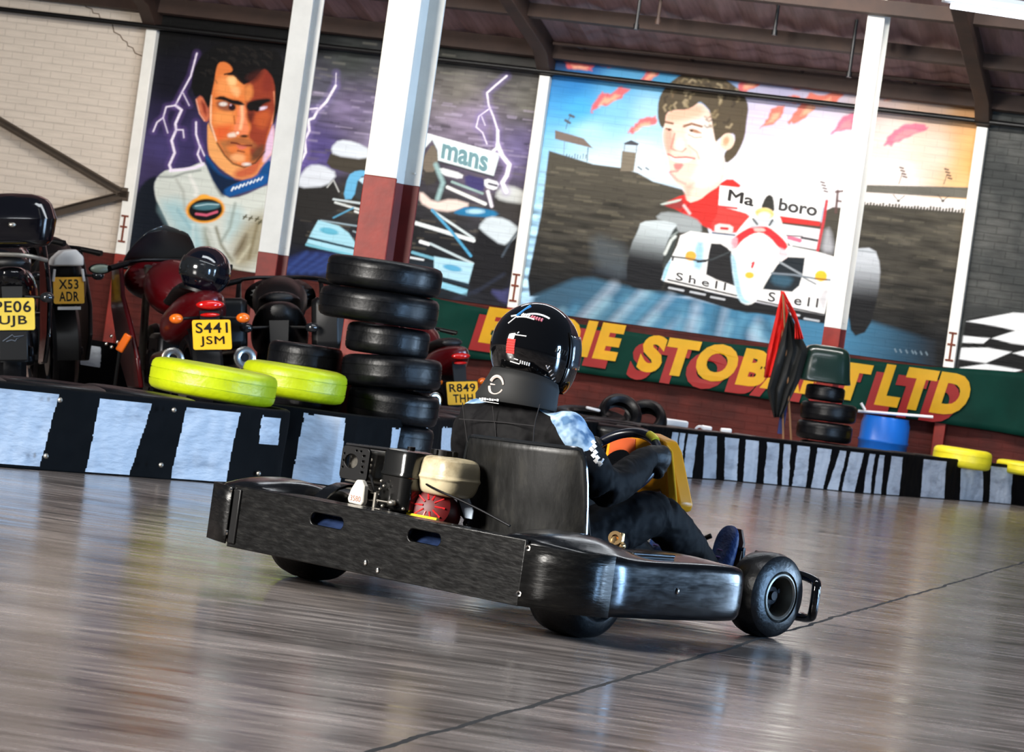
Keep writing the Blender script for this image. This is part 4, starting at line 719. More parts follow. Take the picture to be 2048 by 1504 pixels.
p = atD(1665, 655, 27.9)
hcol(p.x, 27.9, 0.15, 0.15, 1.34, 1.34, 4.47, math.radians(-6), 'white column with red foot behind the green tub, in front of the race car painting', dx=0.05)

# ------------------------------------------------------------------ tyres
def tyre_mesh(R, w, ri, mt, grooves=3, name='tyre'):
    h = w/2; P = [(ri, h*0.62), (ri+0.02, h*0.9), (ri+(R-ri)*0.5, h), (R-0.038, h*0.96), (R-0.015, h*0.86), (R-0.004, h*0.68)]
    t0 = h*0.66
    for k in range(grooves):
        z = t0-(2*t0)*(k+0.5)/grooves; q = 0.0025
        P += [(R-0.001, z+q+0.008), (R, z+q), (R-0.005, z+q*0.6), (R-0.005, z-q*0.6), (R, z-q)]
    P += [(R-0.004, -h*0.68), (R-0.015, -h*0.86), (R-0.038, -h*0.96), (ri+(R-ri)*0.5, -h), (ri+0.02, -h*0.9), (ri, -h*0.62), (ri+0.012, -h*0.5), (R-0.03, -h*0.6), (R-0.025, 0), (R-0.03, h*0.6), (ri+0.012, h*0.5)]
    return G().lathe(P, n=56)
PROTO = {}
def tyre(x, y, z, R=0.29, w=0.165, mt='tyre', label='', group=None, rot=(0, 0, 0), name='tyre', grooves=2, sc=None):
    key = (R, w, mt)
    if key not in PROTO:
        o = tyre_mesh(R, w, R*0.56, mt, grooves).build(name, mt, None); PROTO[key] = o.data
        o.location = (x, y, z)
    else:
        o = bpy.data.objects.new(name, PROTO[key]); COL.objects.link(o); o.location = (x, y, z)
    o.rotation_euler = rot
    if sc: o.scale = sc
    return tag(o, label, 'tyre', group)
# lime tyres on the left barrier
tyre(-1.33, 14.2, 0.42, 0.288, 0.150, 'yellow', 'lime yellow tyre lying on the left striped barrier, the nearer of the pair', 'lime yellow tyres on the left barrier', (0, math.radians(2.0), 0))
tyre(-1.02, 14.95, 0.455, 0.250, 0.155, 'yellow', 'lime yellow tyre half hidden behind its twin, beside the tall tyre stack', 'lime yellow tyres on the left barrier', (math.radians(1), math.radians(1), 0.4))
# the tall stack around the wide column
z = 0.08
lb = ['bottom tyre of the tall black stack around the wide column', 'second tyre up in the tall black stack around the wide column', 'third tyre up in the tall black stack around the wide column', 'fourth tyre up in the tall stack, set over to the right', 'fifth tyre up in the tall stack, smaller and set in', 'second black tyre from the top of the tall stack', 'topmost black tyre of the tall stack around the wide column']
for k, (pl, pr, zc, w, tx, ty) in enumerate(((682, 860, 0.08, 0.16, 0, 0), (688, 868, 0.24, 0.16, 1, 2), (694, 880, 0.40, 0.155, -2, 4), (682, 885, 0.56, 0.155, 3, -6), (690, 860, 0.71, 0.145, 0, 2), (635, 878, 0.865, 0.155, 0, 0), (650, 885, 1.02, 0.15, 0, -1))):
    yp = 668-(zc-0.75)*400
    a = atD(pl, yp, 15.35); b_ = atD(pr, yp, 15.35); R = (b_.x-a.x)/2*1.0
    o = tyre((a.x+b_.x)/2, 15.35, zc, 0.29, w, 'tyre', lb[k], 'black tyres of the tall stack', (math.radians(ty*0.4), math.radians(tx), k*0.7)); o.scale = (R/0.29, R/0.29, 1)
for k, (l, r, zc) in enumerate(((535, 684, 0.08), (528, 680, 0.24), (540, 688, 0.40), (533, 684, 0.56))):
    yp = 650-(zc-0.75)*400; a = atD(l, yp, 15.5); b_ = atD(r, yp, 15.5); R = (b_.x-a.x)/2
    o = tyre((a.x+b_.x)/2, 15.5, zc, 0.29, 0.158, 'tyre', ['lowest', 'second', 'third', 'topmost'][k]+' tyre of the low black stack left of the tall tyre stack', 'tyres of the low stack beside the tall one', (0, 0, k)); o.scale = (R/0.29, R/0.29, 1)
# ------------------------------------------------------------------ striped barriers
m_stripe_w = mat('barrier_white_paint', (206, 214, 224), 0.5, var=0.12, rgb2=(150, 158, 170), vscale=3.2, vstretch=(1, 1, 3.5), bump=0.6, bscale=14)
m_stripe_b = mat('barrier_black_belt', (9, 10, 12), 0.75, var=0.4, vscale=5, bump=0.3, bscale=9, spec=0.1)
def smooth_path(P, it=3):
    P = [np.array(p, float) for p in P]
    for _ in range(it):
        Q = [P[0]]
        for i in range(len(P)-1): Q += [P[i]*.75+P[i+1]*.25, P[i]*.25+P[i+1]*.75]
        Q.append(P[-1]); P = Q
    return np.array(P)
def resample(P, st):
    d = np.r_[0, np.cumsum(np.linalg.norm(np.diff(P, axis=0), axis=1))]; n = int(d[-1]/st); t = np.linspace(0, d[-1], n); return np.stack([np.interp(t, d, P[:, k]) for k in range(2)], 1), t
def barrier(path, H, blocks, label, group, ztop=0.3, origin=None, lumps=0.01, it=3, zlow=0.0):
    """blocks: (x0_bottom, x1_bottom, x0_top, x1_top) of each painted block, matched along the belt by where it meets the photo"""
    P, t = resample(smooth_path(path, it), 0.0055)
    px, _ = proj_np(np.c_[P, np.full(len(P), 0.05)]); pt, _ = proj_np(np.c_[P, np.full(len(P), ztop)])
    def arc(x, arr): 
        i = np.argmin(np.abs(arr-x)); return t[i]
    B = [(arc(a, px), arc(b, px), arc(c_, pt), arc(d, pt), z0, z1) for a, b, c_, d, z0, z1 in blocks]
    m = 46; g = G(); vs = []; n = len(P)
    T_ = np.gradient(P, axis=0); T_ /= np.linalg.norm(T_, axis=1)[:, None]; Nn = np.stack([T_[:, 1], -T_[:, 0]], 1)
    for i in range(n):
        for j in range(m+1):
            z = H*j/m; o = lumps*mnoise.noise(Vector((t[i]*3, z*4, 1.3)))+0.004*mnoise.noise(Vector((t[i]*14, z*12, 4)))
            if j == m: o -= 0.012
            vs.append((P[i, 0]+Nn[i, 0]*o, P[i, 1]+Nn[i, 1]*o, z))
    fs = []; mi = []
    for i in range(n-1):
        for j in range(m):
            z = H*(j+0.5)/m; u = z/ztop; w_ = 0
            for a, b, c_, d, z0, z1 in B:
                e = 0.005*mnoise.noise(Vector((z*30, a*3, 0)))
                if a+(c_-a)*u+e < t[i] < b+(d-b)*u+e and z0 < z < z1+0.004*mnoise.noise(Vector((t[i]*12, 3, 0))): w_ = 1
            fs.append((i*(m+1)+j, (i+1)*(m+1)+j, (i+1)*(m+1)+j+1, i*(m+1)+j+1)); mi.append(w_)
    # return over the top
    base = len(vs); 
    for i in range(n): vs.append((P[i, 0]-Nn[i, 0]*0.035, P[i, 1]-Nn[i, 1]*0.035, H-0.004+0.006*mnoise.noise(Vector((t[i]*5, 9, 2))))); 
    for i in range(n-1): fs.append((i*(m+1)+m, (i+1)*(m+1)+m, base+i+1, base+i)); mi.append(0)
    g.v = vs; g.f = fs; g.mi = mi
    o = Vector((P[n//2, 0], P[n//2, 1], 0)); ob = g.build('striped_barrier', [m_stripe_b, m_stripe_w], origin=o, angle=60, fixn=False)
    ob.modifiers.new('s', 'SOLIDIFY').thickness = 0.012; ob.modifiers['s'].offset = -1
    tag(ob, label, 'barrier', group); ob['_n'] = 1
    return ob, P, t, Nn
def bolt(ob, px, py, D, n_=None, name='bolt'):
    p = atD(px, py, D); g = G(); g.ell((0, 0, 0), (0.011, 0.008, 0.011), n=10, m=6); b_ = g.build(name, 'alu', ob); b_.location = p-ob.location; return b_
pA = [(-3.4, 10.75), (-1.976, 12.60), (-1.37, 13.42), (-1.13, 13.74), (-0.995, 13.92), (-0.955, 14.06), (-0.99, 14.25), (-1.10, 14.4)]
obA, PA, tA, NA = barrier(pA, 0.345, [(-90, 78, -60, 116, 0.012, 0.315), (172, 262, 197, 302, 0.008, 0.315), (345, 452, 370, 478, 0.008, 0.315), (510, 552, 524, 560, 0.19, 0.31)], 'black and white striped barrier in the left foreground under the lime tyres', 'striped barriers')
for q in ((92, 912, 12.72), (120, 800, 12.75), (322, 930, 13.25), (348, 820, 13.3), (517, 947, 13.83)): bolt(obA, q[0], q[1], q[2])
pB = [(-1.35, 14.55), (-1.0, 14.62), (-0.62, 14.72), (-0.45, 15.3), (-0.3, 16.5), (0.1, 19), (0.7, 21.6), (1.15, 22.7)]
PB = [tuple(atZ(x, y, 0).xy) for x, y in ((1337, 953), (1380, 957), (1440, 960), (1500, 966), (1580, 973), (1640, 979), (1700, 985), (1760, 990), (1850, 996), (1960, 1004), (2060, 1013), (2160, 1024))]
bl2 = []
X2 = lambda x: 1260+x/2.599
for a, b, c_, d in ((380, 450, 385, 450), (495, 555, 490, 570), (590, 660, 605, 670), (700, 765, 710, 775), (790, 825, 800, 835), (845, 915, 870, 935), (945, 1010, 975, 1050), (1030, 1085, 1092, 1125), (1105, 1170, 1145, 1215), (1215, 1250, 1245, 1275), (1270, 1310, 1297, 1322), (1335, 1405, 1355, 1415), (1515, 1635, 1522, 1645), (1718, 1835, 1722, 1835), (1870, 1980, 1877, 1992),
                    (200, 235, 220, 255), (243, 262, 262, 288), (278, 325, 300, 348)):
    bl2.append((X2(a), X2(b), X2(c_), X2(d), 0.008, 0.325))
obC, PC, tC, NC = barrier([(0.98, 22.2)]+PB, 0.355, bl2, 'long curving black and white striped barrier along the right side', 'striped barriers', ztop=0.32, it=2)
obB, PB_, tB, NB = barrier(pB[:4]+[(-0.25, 17.0), (0.15, 19.3), (0.6, 21.3), (0.93, 22.1)], 0.35, [(583, 682, 606, 690, 0.008, 0.325), (775, 850, 783, 858, 0.008, 0.30), (880, 900, 884, 903, 0.01, 0.3)], 'striped barrier section behind the kart with a white block under the tyre stack', 'striped barriers', it=2)
bolt(obB, 560, 832, 14.5)
# piece of barrier far back between the motorcycles
a = atD(130, 720, 23.0); b_ = atD(340, 735, 22.4)
obD, _, _, _ = barrier([(a.x-0.25, 23.2), (a.x, 23.0), (b_.x, 22.4), (b_.x+0.3, 22.3)], 0.40, [(158, 197, 163, 202, 0.21, 0.36), (233, 268, 236, 270, 0.28, 0.33)], 'low barrier with one pale block behind the motorcycles', 'striped barriers', it=1, ztop=0.4)
# black tyres standing behind the belts
PLACED = [(p_.x, p_.y) for p_ in (atD(770, 700, 15.35), atD(610, 700, 15.5))]+[(atD(1650, 728, 27.0).x, 27.0), (atD(1768, 870, 28.2).x, 28.2)]
def row(P, t, Nn, s0, s1, step, H, label, group, R=0.27, w=0.17):
    s = s0
    while s < s1:
        i = int(np.argmin(np.abs(t-s)))
        x = P[i, 0]-Nn[i, 0]*(R+0.05); y = P[i, 1]-Nn[i, 1]*(R+0.05)
        clash = any((x-a)**2+(y-b_)**2 < 0.545**2 for a, b_ in PLACED) or any(np.min(np.hypot(Q[:, 0]-x, Q[:, 1]-y)) < R+0.025 for Q in (PA, PB_, PC))
        if clash: s += 0.06; continue
        PLACED.append((x, y))
        for k in (0, 1):
            tyre(x, y, 0.09+0.175*k, R, w, 'tyre', label, group, (math.radians(rng.rand()*3-1.5), math.radians(rng.rand()*3-1.5), s))
        s += step
row(PA, tA, NA, 1.1, 3.9, 0.58, 0.35, 'plain black tyre stacked behind the left striped barrier', 'black tyres behind the left barrier')
row(PC, tC, NC, 0.35, 6.6, 0.56, 0.35, 'plain black tyre stacked behind the right striped barrier', 'black tyres behind the right barrier')
row(PB_, tB, NB, 2.7, 7.5, 0.62, 0.35, 'plain black tyre stacked behind the middle barrier, beyond the kart', 'black tyres behind the middle barrier')
# loose tyres seen over the wheel: lying and leaning
for (px, py, D, rot, lab) in ((1238, 832, 23.4, (math.radians(62), 0, 0.2), 'black tyre leaning with its hole showing above the steering wheel'), (1178, 842, 23.2, (math.radians(8), 0, 0), 'black tyre lying flat left of the leaning tyre beyond the driver'), (1290, 842, 23.8, (math.radians(58), 0, -0.3), 'second leaning black tyre with its hole showing, right of the first'),
                              (1222, 872, 21.5, (0, 0, 0), 'black tyre seen through the steering wheel')):
    p = atD(px, py, D); R = 0.27
    zz_ = max(p.z, 0.27) if lab.startswith('black tyre seen') else p.z
    tyre(p.x, p.y, zz_, 0.165 if 'leaning' in lab and 'flat' not in lab else 0.27, 0.15, 'tyre', lab, 'loose black tyres beyond the driver', rot)
# white bits lying on the tyres at right
def slab(px, py, D, w, h, d, rz, label, cat, mt='white', name='white_block', bev=0.01):
    p = atD(px, py, D); o = G().box((0, 0, 0), (w, d, h)).build(name, mt, bevel=bev); o.location = p; o.rotation_euler = (0, math.radians(rz), 0); return tag(o, label, cat)
slab(1351, 846, 24.6, 0.19, 0.052, 0.2, 0, 'longest white foam block lying on the tyres right of the steering wheel', 'block')
slab(1413, 856, 24.8, 0.08, 0.035, 0.12, 2, 'small pale block in the middle of the clutter on the tyres', 'block')
slab(1452, 861, 24.9, 0.085, 0.035, 0.12, -4, 'white block at the right end of the clutter on the tyres', 'block')
slab(1186, 818, 23.2, 0.11, 0.02, 0.1, 6, 'thin white strip on the dark tyres above the driver\'s arm', 'block')
for (p0, p1, D, lab) in (((1362, 866), (1402, 872), 24.5, 'short white plastic pipe lying on the barrier top'), ((1438, 868), (1462, 873), 24.6, 'white pipe stub lying on the barrier top at its bend')):
    a = atD(*p0, D); b_ = atD(*p1, D); o = G().tube([tuple(a), tuple(b_)], 0.014, n=10).build('plastic_pipe', 'white', origin=(a+b_)/2); tag(o, lab, 'pipe')
g = G(); a = atD(1400, 862, 24.6); g.lathe([(0.03, -0.01), (0.045, -0.01), (0.045, 0.01), (0.03, 0.01)], o=(0, 0, 0), axis=(0, 1, 0.2), n=20); o = g.build('pipe_ring', 'white'); o.location = a; tag(o, 'small white ring standing among the pale clutter on the tyres', 'ring')
# ------------------------------------------------------------------ right side: marshal post of tyres, tub, flags, barrel
px0 = atD(1650, 728, 27.0)
for k, (l, r, zc, lab) in enumerate(((1590, 1700, 0.09, 'lowest'), (1595, 1712, 0.26, 'second'), (1592, 1705, 0.43, 'third'), (1600, 1714, 0.60, 'fourth'), (1610, 1690, 0.755, 'topmost and smallest'))):
    yp = 788-(zc-0.75)*233; a = atD(l, yp, 27.0); b_ = atD(r, yp, 27.0); R = (b_.x-a.x)/2
    o = tyre((a.x+b_.x)/2, 27.0, zc, 0.29, 0.165, 'tyre', lab+' black tyre of the stack under the green tub', 'tyres of the stack under the green tub', (0, math.radians(rng.rand()*3-1.5), k)); o.scale = (R/0.29, R/0.29, 0.98 if k < 4 else 0.8)
m_tub = mat('dark_green_tub_plastic', (16, 38, 32), 0.22, coat=0.5, var=0.2)
g = G(); rings = []
for z, w in ((-0.165, 0.225), (-0.15, 0.24), (-0.13, 0.225), (0.06, 0.205), (0.12, 0.19), (0.155, 0.15), (0.16, 0.0)):
    rings.append([Vector((a*w/0.2, b_*w/0.2*0.8, z)) for a, b_ in rrect(0.4, 0.4, 0.1)])
g.loft(rings); o = g.build('upturned_tub', m_tub, sub=1); o.location = (px0.x, 27.0, 1.005); tag(o, 'upturned dark green plastic tub on top of the tyre stack at right', 'tub')
# two flags leaning together
pt = atD(1563, 582, 27.0); pb = atD(1582, 838, 26.8)
# pole
e = empty('marshal_flag', (pb.x, pb.y, 0.35))
def flag(poly, D, mt, name, parent, ph):
    g = G(); cx = [p[0] for p in poly]; 
    top, bot = poly[0], poly[-1]; n = 26; m = 10; vs = []
    L_, R_ = poly_lr(poly)
    for i in range(n+1):
        y = min(p[1] for p in poly)+(max(p[1] for p in poly)-min(p[1] for p in poly))*i/n
        xl = np.interp(y, [p[1] for p in L_], [p[0] for p in L_]); xr = np.interp(y, [p[1] for p in R_], [p[0] for p in R_])
        for j in range(m+1):
            q = atD(xl+(xr-xl)*j/m, y, D+0.035*math.sin(j*1.9+ph+i*0.08)*min(1, i/6)); vs.append(tuple(q-parent.location))
    g.add(vs, [(i*(m+1)+j, i*(m+1)+j+1, (i+1)*(m+1)+j+1, (i+1)*(m+1)+j) for i in range(n) for j in range(m)])
    return g.build(name, mt, parent, solid=0.004, fixn=False, angle=80)
def poly_lr(p): return p
class _P: pass
def flag2(Lp, Rp, D, mt, name, parent, ph):
    global poly_lr
    poly_lr = lambda p: (Lp, Rp); return flag(Lp+Rp, D, mt, name, parent, ph)
m_rf = mat('red_flag_cloth', (214, 26, 18), 0.65, var=0.15); m_bf = mat('black_flag_cloth', (10, 14, 14), 0.7, var=0.2)
G().tube([tuple(pt-e.location), (0, 0, -0.3)], 0.009, n=8).build('pole', mat('wooden_pole', (120, 84, 50), 0.6), e)
flag2([(1563, 582), (1550, 640), (1535, 700), (1528, 755)], [(1564, 582), (1580, 632), (1574, 700), (1552, 755)], 26.95, m_rf, 'flag_cloth', e, 0.3)
tag(e, 'red marshal flag hanging furled, in front of the banner', 'flag')
pb2 = atD(1600, 845, 26.8); e = empty('marshal_flag', (pb2.x, pb2.y, 0.35)); pt2 = atD(1566, 588, 26.85)
G().tube([tuple(pt2-e.location), (0, 0, -0.3)], 0.009, n=8).build('pole', MATS['wooden_pole'], e)
flag2([(1577, 625), (1571, 650), (1556, 700), (1534, 780), (1548, 835)], [(1578, 625), (1590, 650), (1616, 700), (1600, 760), (1562, 835)], 26.8, m_bf, 'flag_cloth', e, 1.0)
flag2([(1565, 583), (1572, 605), (1590, 645)], [(1568, 583), (1592, 628), (1607, 678)], 26.74, m_rf, 'red_flag_edge', e, 2.0)
tag(e, 'black marshal flag with a red edge, leaning beside the green tub', 'flag')
o = G().box((0, 0, 0.22), (0.05, 0.05, 0.44)).build('blue_post', mat('blue_painted_wood', (24, 36, 96), 0.5)); p = atD(1570, 845, 26.6); o.location = (p.x, p.y+0.3, 0.36); tag(o, 'short dark blue post standing under the black flag', 'post')
# barrel
m_bar = mat('blue_drum_plastic', (24, 104, 200), 0.3, var=0.12, bump=0.05)
pb = atD(1768, 870, 28.2); e = empty('blue_drum', (pb.x, 28.2, 0))
pr = [(0.0, 0.0), (0.20, 0.0), (0.215, 0.015), (0.22, 0.05)]
for zz_ in (0.17, 0.40): pr += [(0.22, zz_-0.02), (0.228, zz_-0.008), (0.228, zz_+0.008), (0.22, zz_+0.02)]
pr += [(0.218, 0.56), (0.205, 0.60), (0.205, 0.62), (0.19, 0.62), (0.188, 0.60), (0.0, 0.60)]
G().lathe(pr, n=48, close=False).build('drum_body', m_bar, e)
G().cyl((0.1, 0.05, 0.60), (0.1, 0.05, 0.625), 0.03).build('drum_bung', 'black', e)
tag(e, 'blue plastic drum standing behind the right striped barrier', 'barrel')
a = atD(1716, 822, 28.15); b_ = atD(1866, 834, 28.15); a.z = b_.z = max((a.z+b_.z)/2, 0.625)
o = G().tube([tuple(atD(1716, 822, 28.15)), tuple(atD(1866, 834, 28.15))], 0.013, n=12).build('white_rod', 'white', origin=(a+b_)/2); tag(o, 'long white rod lying across the top of the blue drum', 'rod')
a = atD(1722, 806, 28.1); b_ = atD(1730, 820, 28.1); o = G().tube([tuple(a), tuple(b_)], 0.013, n=10).build('rod_stub', 'white', origin=(a+b_)/2); tag(o, 'short white stub sticking up at the left end of the rod on the drum', 'rod')
# yellow tyres right
p = atD(1925, 916, 27.3); tyre(p.x, p.y+0.02, p.z, 0.255, 0.17, 'yellow2', 'bright yellow tyre lying on the right barrier, the one fully in view', 'yellow tyres on the right barrier', (0, math.radians(0.5), 0))
p = atD(2048, 937, 28.2); tyre(p.x, p.y, p.z, 0.25, 0.12, 'yellow2', 'bright yellow tyre at the right edge of the picture', 'yellow tyres on the right barrier', (0, 0, 0.5))
# ------------------------------------------------------------------ motorcycles (local: x right, y forward, z up, rear of the plate at y = 0)
def tex_plate(parent, pos, w, h, lines, mt, tilt=-14, oversize=1.0):
    e = G(); P = rrect(w, h, 0.012, 3); R = Matrix.Rotation(math.radians(tilt), 3, 'X'); o = Vector(pos)
    fn = lambda a, b, d: o + R@Vector((a, -d, b))
    e.prism(P, fn, 0.0, 0.004); pl = e.build('number_plate', mt, parent)
    for txt, zc in zip(lines, (h*0.23, -h*0.23)):
        wd = w*0.86*len(txt)/4.0 if len(txt) < 5 else w*0.86
        wd = w*0.84 if len(txt) == 4 else w*0.64
        text_obj('plate_lettering', txt, 'letter', lambda x, y, d: fn(x, y+zc, 0.006), wd, h*0.36, parent=pl, bold=0.018, spacing=1.1)
    return pl
def motorcycle(label, loc, yaw, lean, paint, plate_txt, plate_mt, plate_z=0.60, opts=(), scale=1.0, plate_w=0.229, plate_h=0.178, tail_h=0.86):
    e = empty('motorcycle', loc, (0, 0, 0)); e.rotation_mode = 'XYZ'
    e.matrix_world = Matrix.Translation(loc)@Matrix.Rotation(math.radians(yaw), 4, 'Z')@Matrix.Rotation(math.radians(lean), 4, 'Y')@Matrix.Scale(scale, 4)
    tag(e, label, 'motorcycle', 'parked motorcycles')
    for nm, y, R, w in (('rear_wheel', 0.42, 0.315, 0.17), ('front_wheel', 1.82, 0.305, 0.12)):
        h = w/2; ri = 0.215
        t = G().lathe([(ri, h*0.8), (ri+0.03, h), (R-0.05, h*0.95), (R-0.012, h*0.6), (R, 0), (R-0.012, -h*0.6), (R-0.05, -h*0.95), (ri+0.03, -h), (ri, -h*0.8), (ri-0.01, 0)], o=(0, y, R), axis=(1, 0, 0), n=44).build(nm, 'tyre', e)
        q = G(); q.lathe([(ri+0.005, h*0.75), (ri-0.02, h*0.75), (ri-0.03, 0), (ri-0.02, -h*0.75), (ri+0.005, -h*0.75), (ri-0.005, 0)], o=(0, y, R), axis=(1, 0, 0), n=36); q.cyl((-h*0.7, y, R), (h*0.7, y, R), 0.035)
        for k in range(5):
            a = 2*PI*k/5; q.tube([(0, y, R), (0, y+0.2*math.cos(a), R+0.2*math.sin(a))], 0.014, n=8)
        q.build('wheel_rim', 'dark_metal', t)
        b = G(); b.lathe([(0.15, 0.003), (0.07, 0.003), (0.07, -0.003), (0.15, -0.003)], o=(-h*1.15, y, R), axis=(1, 0, 0), n=30); b.build('brake_disc', 'alu', t)
    # swing arm, engine, frame
    q = G(); 
    for s in (-1, 1): q.box((s*0.125, 0.68, 0.33), (0.03, 0.56, 0.055))
    q.build('swing_arm', 'dark_metal', e, bevel=0.008)
    q = G(); q.box((0, 1.10, 0.40), (0.36, 0.42, 0.34), taper=0.8); q.cyl((-0.2, 1.05, 0.38), (0.2, 1.05, 0.38), 0.10); q.build('engine', 'dark_metal', e, bevel=0.03)
    for s in (-1, 1): G().tube([(s*0.10, 1.52, 0.98), (s*0.10, 1.80, 0.32)], 0.026, n=12).build('fork_leg', 'alu', e)
    # tail fairing
    P = G(); rings = []
    for y, w, zb, zt in ((0.04, 0.05, tail_h-0.09, tail_h-0.02), (0.10, 0.10, tail_h-0.16, tail_h+0.0), (0.28, 0.15, tail_h-0.24, tail_h), (0.48, 0.18, tail_h-0.32, tail_h-0.04), (0.70, 0.19, tail_h-0.36, tail_h-0.12), (0.90, 0.15, tail_h-0.36, tail_h-0.16)):
        zc = (zb+zt)/2; hh = (zt-zb)/2; rings.append([Vector((w*math.copysign(abs(math.cos(a))**0.75, math.cos(a)), y, zc+hh*math.copysign(abs(math.sin(a))**0.75, math.sin(a)))) for a in np.linspace(0, 2*PI, 20, endpoint=False)])
    P.loft(rings); P.build('tail_fairing', paint, e, sub=1)
    S = G(); rings = []
    for y, w, z in ((0.22, 0.10, tail_h+0.03), (0.45, 0.14, tail_h+0.025), (0.62, 0.14, tail_h-0.02), (0.75, 0.15, tail_h-0.08), (0.98, 0.12, tail_h-0.07)):
        rings.append([Vector((w*math.cos(a), y, z-0.01+0.045*math.sin(a))) for a in np.linspace(0, 2*PI, 16, endpoint=False)])
    S.loft(rings); S.build('seat', mat('black_seat_vinyl', (16, 16, 17), 0.5), e, sub=1)
    T_ = G(); rings = []
    for y, w, z, hh in ((0.92, 0.10, tail_h-0.06, 0.05), (1.02, 0.16, tail_h-0.02, 0.13), (1.20, 0.19, tail_h+0.02, 0.17), (1.38, 0.17, tail_h+0.0, 0.14), (1.50, 0.10, tail_h-0.03, 0.08)):
        rings.append([Vector((w*math.cos(a), y, z+hh*math.sin(a)*(1 if math.sin(a) > 0 else 1.3))) for a in np.linspace(0, 2*PI, 20, endpoint=False)])
    T_.loft(rings); T_.build('fuel_tank', paint, e, sub=1)
    # side fairings and front cowl
    for s in (-1, 1):
        f = G(); pts = [(1.0, 0.24), (1.45, 0.22), (1.62, 0.40), (1.78, 0.72), (1.80, 0.96), (1.55, 1.02), (1.38, 0.80), (1.12, 0.62), (0.98, 0.42)]
        f.prism(pts, lambda a, b, d: (s*(0.235+0.05*math.sin((b-0.2)*3)+d), a, b), -0.015, 0.015); f.build('side_fairing', paint, e, bevel=0.01)
    f = G(); rings = []
    for y, w, zb, zt in ((1.50, 0.24, 0.80, 1.02), (1.66, 0.25, 0.76, 1.04), (1.82, 0.20, 0.74, 1.00), (1.93, 0.10, 0.78, 0.94), (1.97, 0.03, 0.83, 0.88)):
        rings.append([Vector((w*math.cos(a), y, (zb+zt)/2+(zt-zb)/2*math.sin(a))) for a in np.linspace(0, 2*PI, 20, endpoint=False)])
    f.loft(rings); f.build('front_cowl', paint, e, sub=1)
    f = G(); vs = []; n, m = 12, 8
    for i in range(n+1):
        for j in range(m+1):
            a = -1.15+2.3*i/n; t = j/m; w = 0.235*(1-0.42*t**2); vs.append((w*math.sin(a)/math.sin(1.15), 1.80-0.02-0.30*t+0.10*(math.cos(a)-1), 0.98+0.26*t-0.05*abs(a)*t))
    f.add(vs, [(i*(m+1)+j, (i+1)*(m+1)+j, (i+1)*(m+1)+j+1, i*(m+1)+j+1) for i in range(n) for j in range(m)])
    if 'noScreen' not in opts: f.build('windscreen', mat('smoked_screen', (48, 50, 50), 0.1, coat=0.5), e, solid=0.004, fixn=False)
    # bars, mirrors
    h = G(); h.tube([(-0.36, 1.30, 0.98), (-0.20, 1.42, 1.02), (0, 1.46, 1.02), (0.20, 1.42, 1.02), (0.36, 1.30, 0.98)], 0.013, n=8, smooth=1); h = h.build('handlebar', 'dark_metal', e)
    for s in (-1, 1):
        G().cyl((s*0.26, 1.375, 1.0), (s*0.385, 1.285, 0.972), 0.019).build('grip', 'black', h)
        G().tube([(s*0.24, 1.42, 1.0), (s*0.28, 1.45, 0.985), (s*0.38, 1.36, 0.955)], 0.007, n=8).build('lever', 'chrome', h)
        if 'noMirrors' in opts or (s > 0 and 'leftMirror' in opts): continue
        q = G(); q.tube([(s*0.22, 1.60, 0.97), (s*0.30, 1.58, 0.97), (s*0.36, 1.56, 0.965)], 0.011, n=8); q.ell((s*0.40, 1.55, 0.965), (0.075, 0.03, 0.034), n=18, m=10); q = q.build('mirror', 'black', e)
        G().ell((s*0.40, 1.528, 0.965), (0.066, 0.012, 0.028), n=18, m=8).build('mirror_glass', mat('mirror_glass', (120, 134, 124), 0.45, metal=0.3), q)
    # rear light, plate, indicators
    if 'noLight' not in opts:
        l = G(); l.ell((0, 0.045, tail_h-0.085), (0.085, 0.035, 0.028), n=20, m=10); l.ell((0, 0.05, tail_h-0.145), (0.06, 0.025, 0.014), n=16, m=8); l.build('tail_light', 'red_lens', e)
    G().prism([(-0.05, plate_z-0.10), (0.05, plate_z-0.10), (0.06, tail_h-0.12), (-0.06, tail_h-0.12)], lambda a, b, d: (a, d+0.03+0.25*(b-plate_z), b), 0.0, 0.02).build('plate_bracket', 'black', e)
    if plate_txt: tex_plate(e, (0, 0, plate_z), plate_w, plate_h, plate_txt, plate_mt)
    for s in (-1, 1):
        q = G(); q.tube([(s*0.05, 0.1, plate_z+0.10), (s*0.16, 0.07, plate_z+0.095)], 0.009, n=8); q = q.build('indicator_stalk', 'black', e)
        G().ell((s*0.20, 0.06, plate_z+0.095), (0.042, 0.034, 0.03), n=16, m=10).build('indicator_lens', 'amber_lens' if 'dullIndicators' not in opts else 'smoke', q)
    # exhausts
    for s in ((-1, 1) if 'noExhaust' not in opts else ()):
        z0 = 0.46; q = G(); q.cyl((s*0.215, 0.10, z0), (s*0.20, 0.62, z0-0.04), 0.062, 0.058, n=28); q = q.build('exhaust_silencer', 'dark_metal', e)
        r = G(); r.lathe([(0.026, 0.0), (0.050, -0.005), (0.066, 0.0), (0.066, 0.04), (0.060, 0.045), (0.026, 0.03)], o=(s*0.215, 0.09, z0), axis=(-s*0.02, 1, -0.07), n=30); r.build('exhaust_ring', 'chrome', q)
    m = G(); rings = []
    for a in np.linspace(-0.3, 1.25, 9): rings.append([Vector((x, 0.42-(0.345+d)*math.cos(a+0.2), 0.315+(0.345+d)*math.sin(a+0.2))) for x, d in ((-0.09, -0.015), (-0.07, 0.004), (0.07, 0.004), (0.09, -0.015), (0.07, -0.004), (-0.07, -0.004))])
    m.loft(rings); m.build('rear_mudguard', 'black', e)
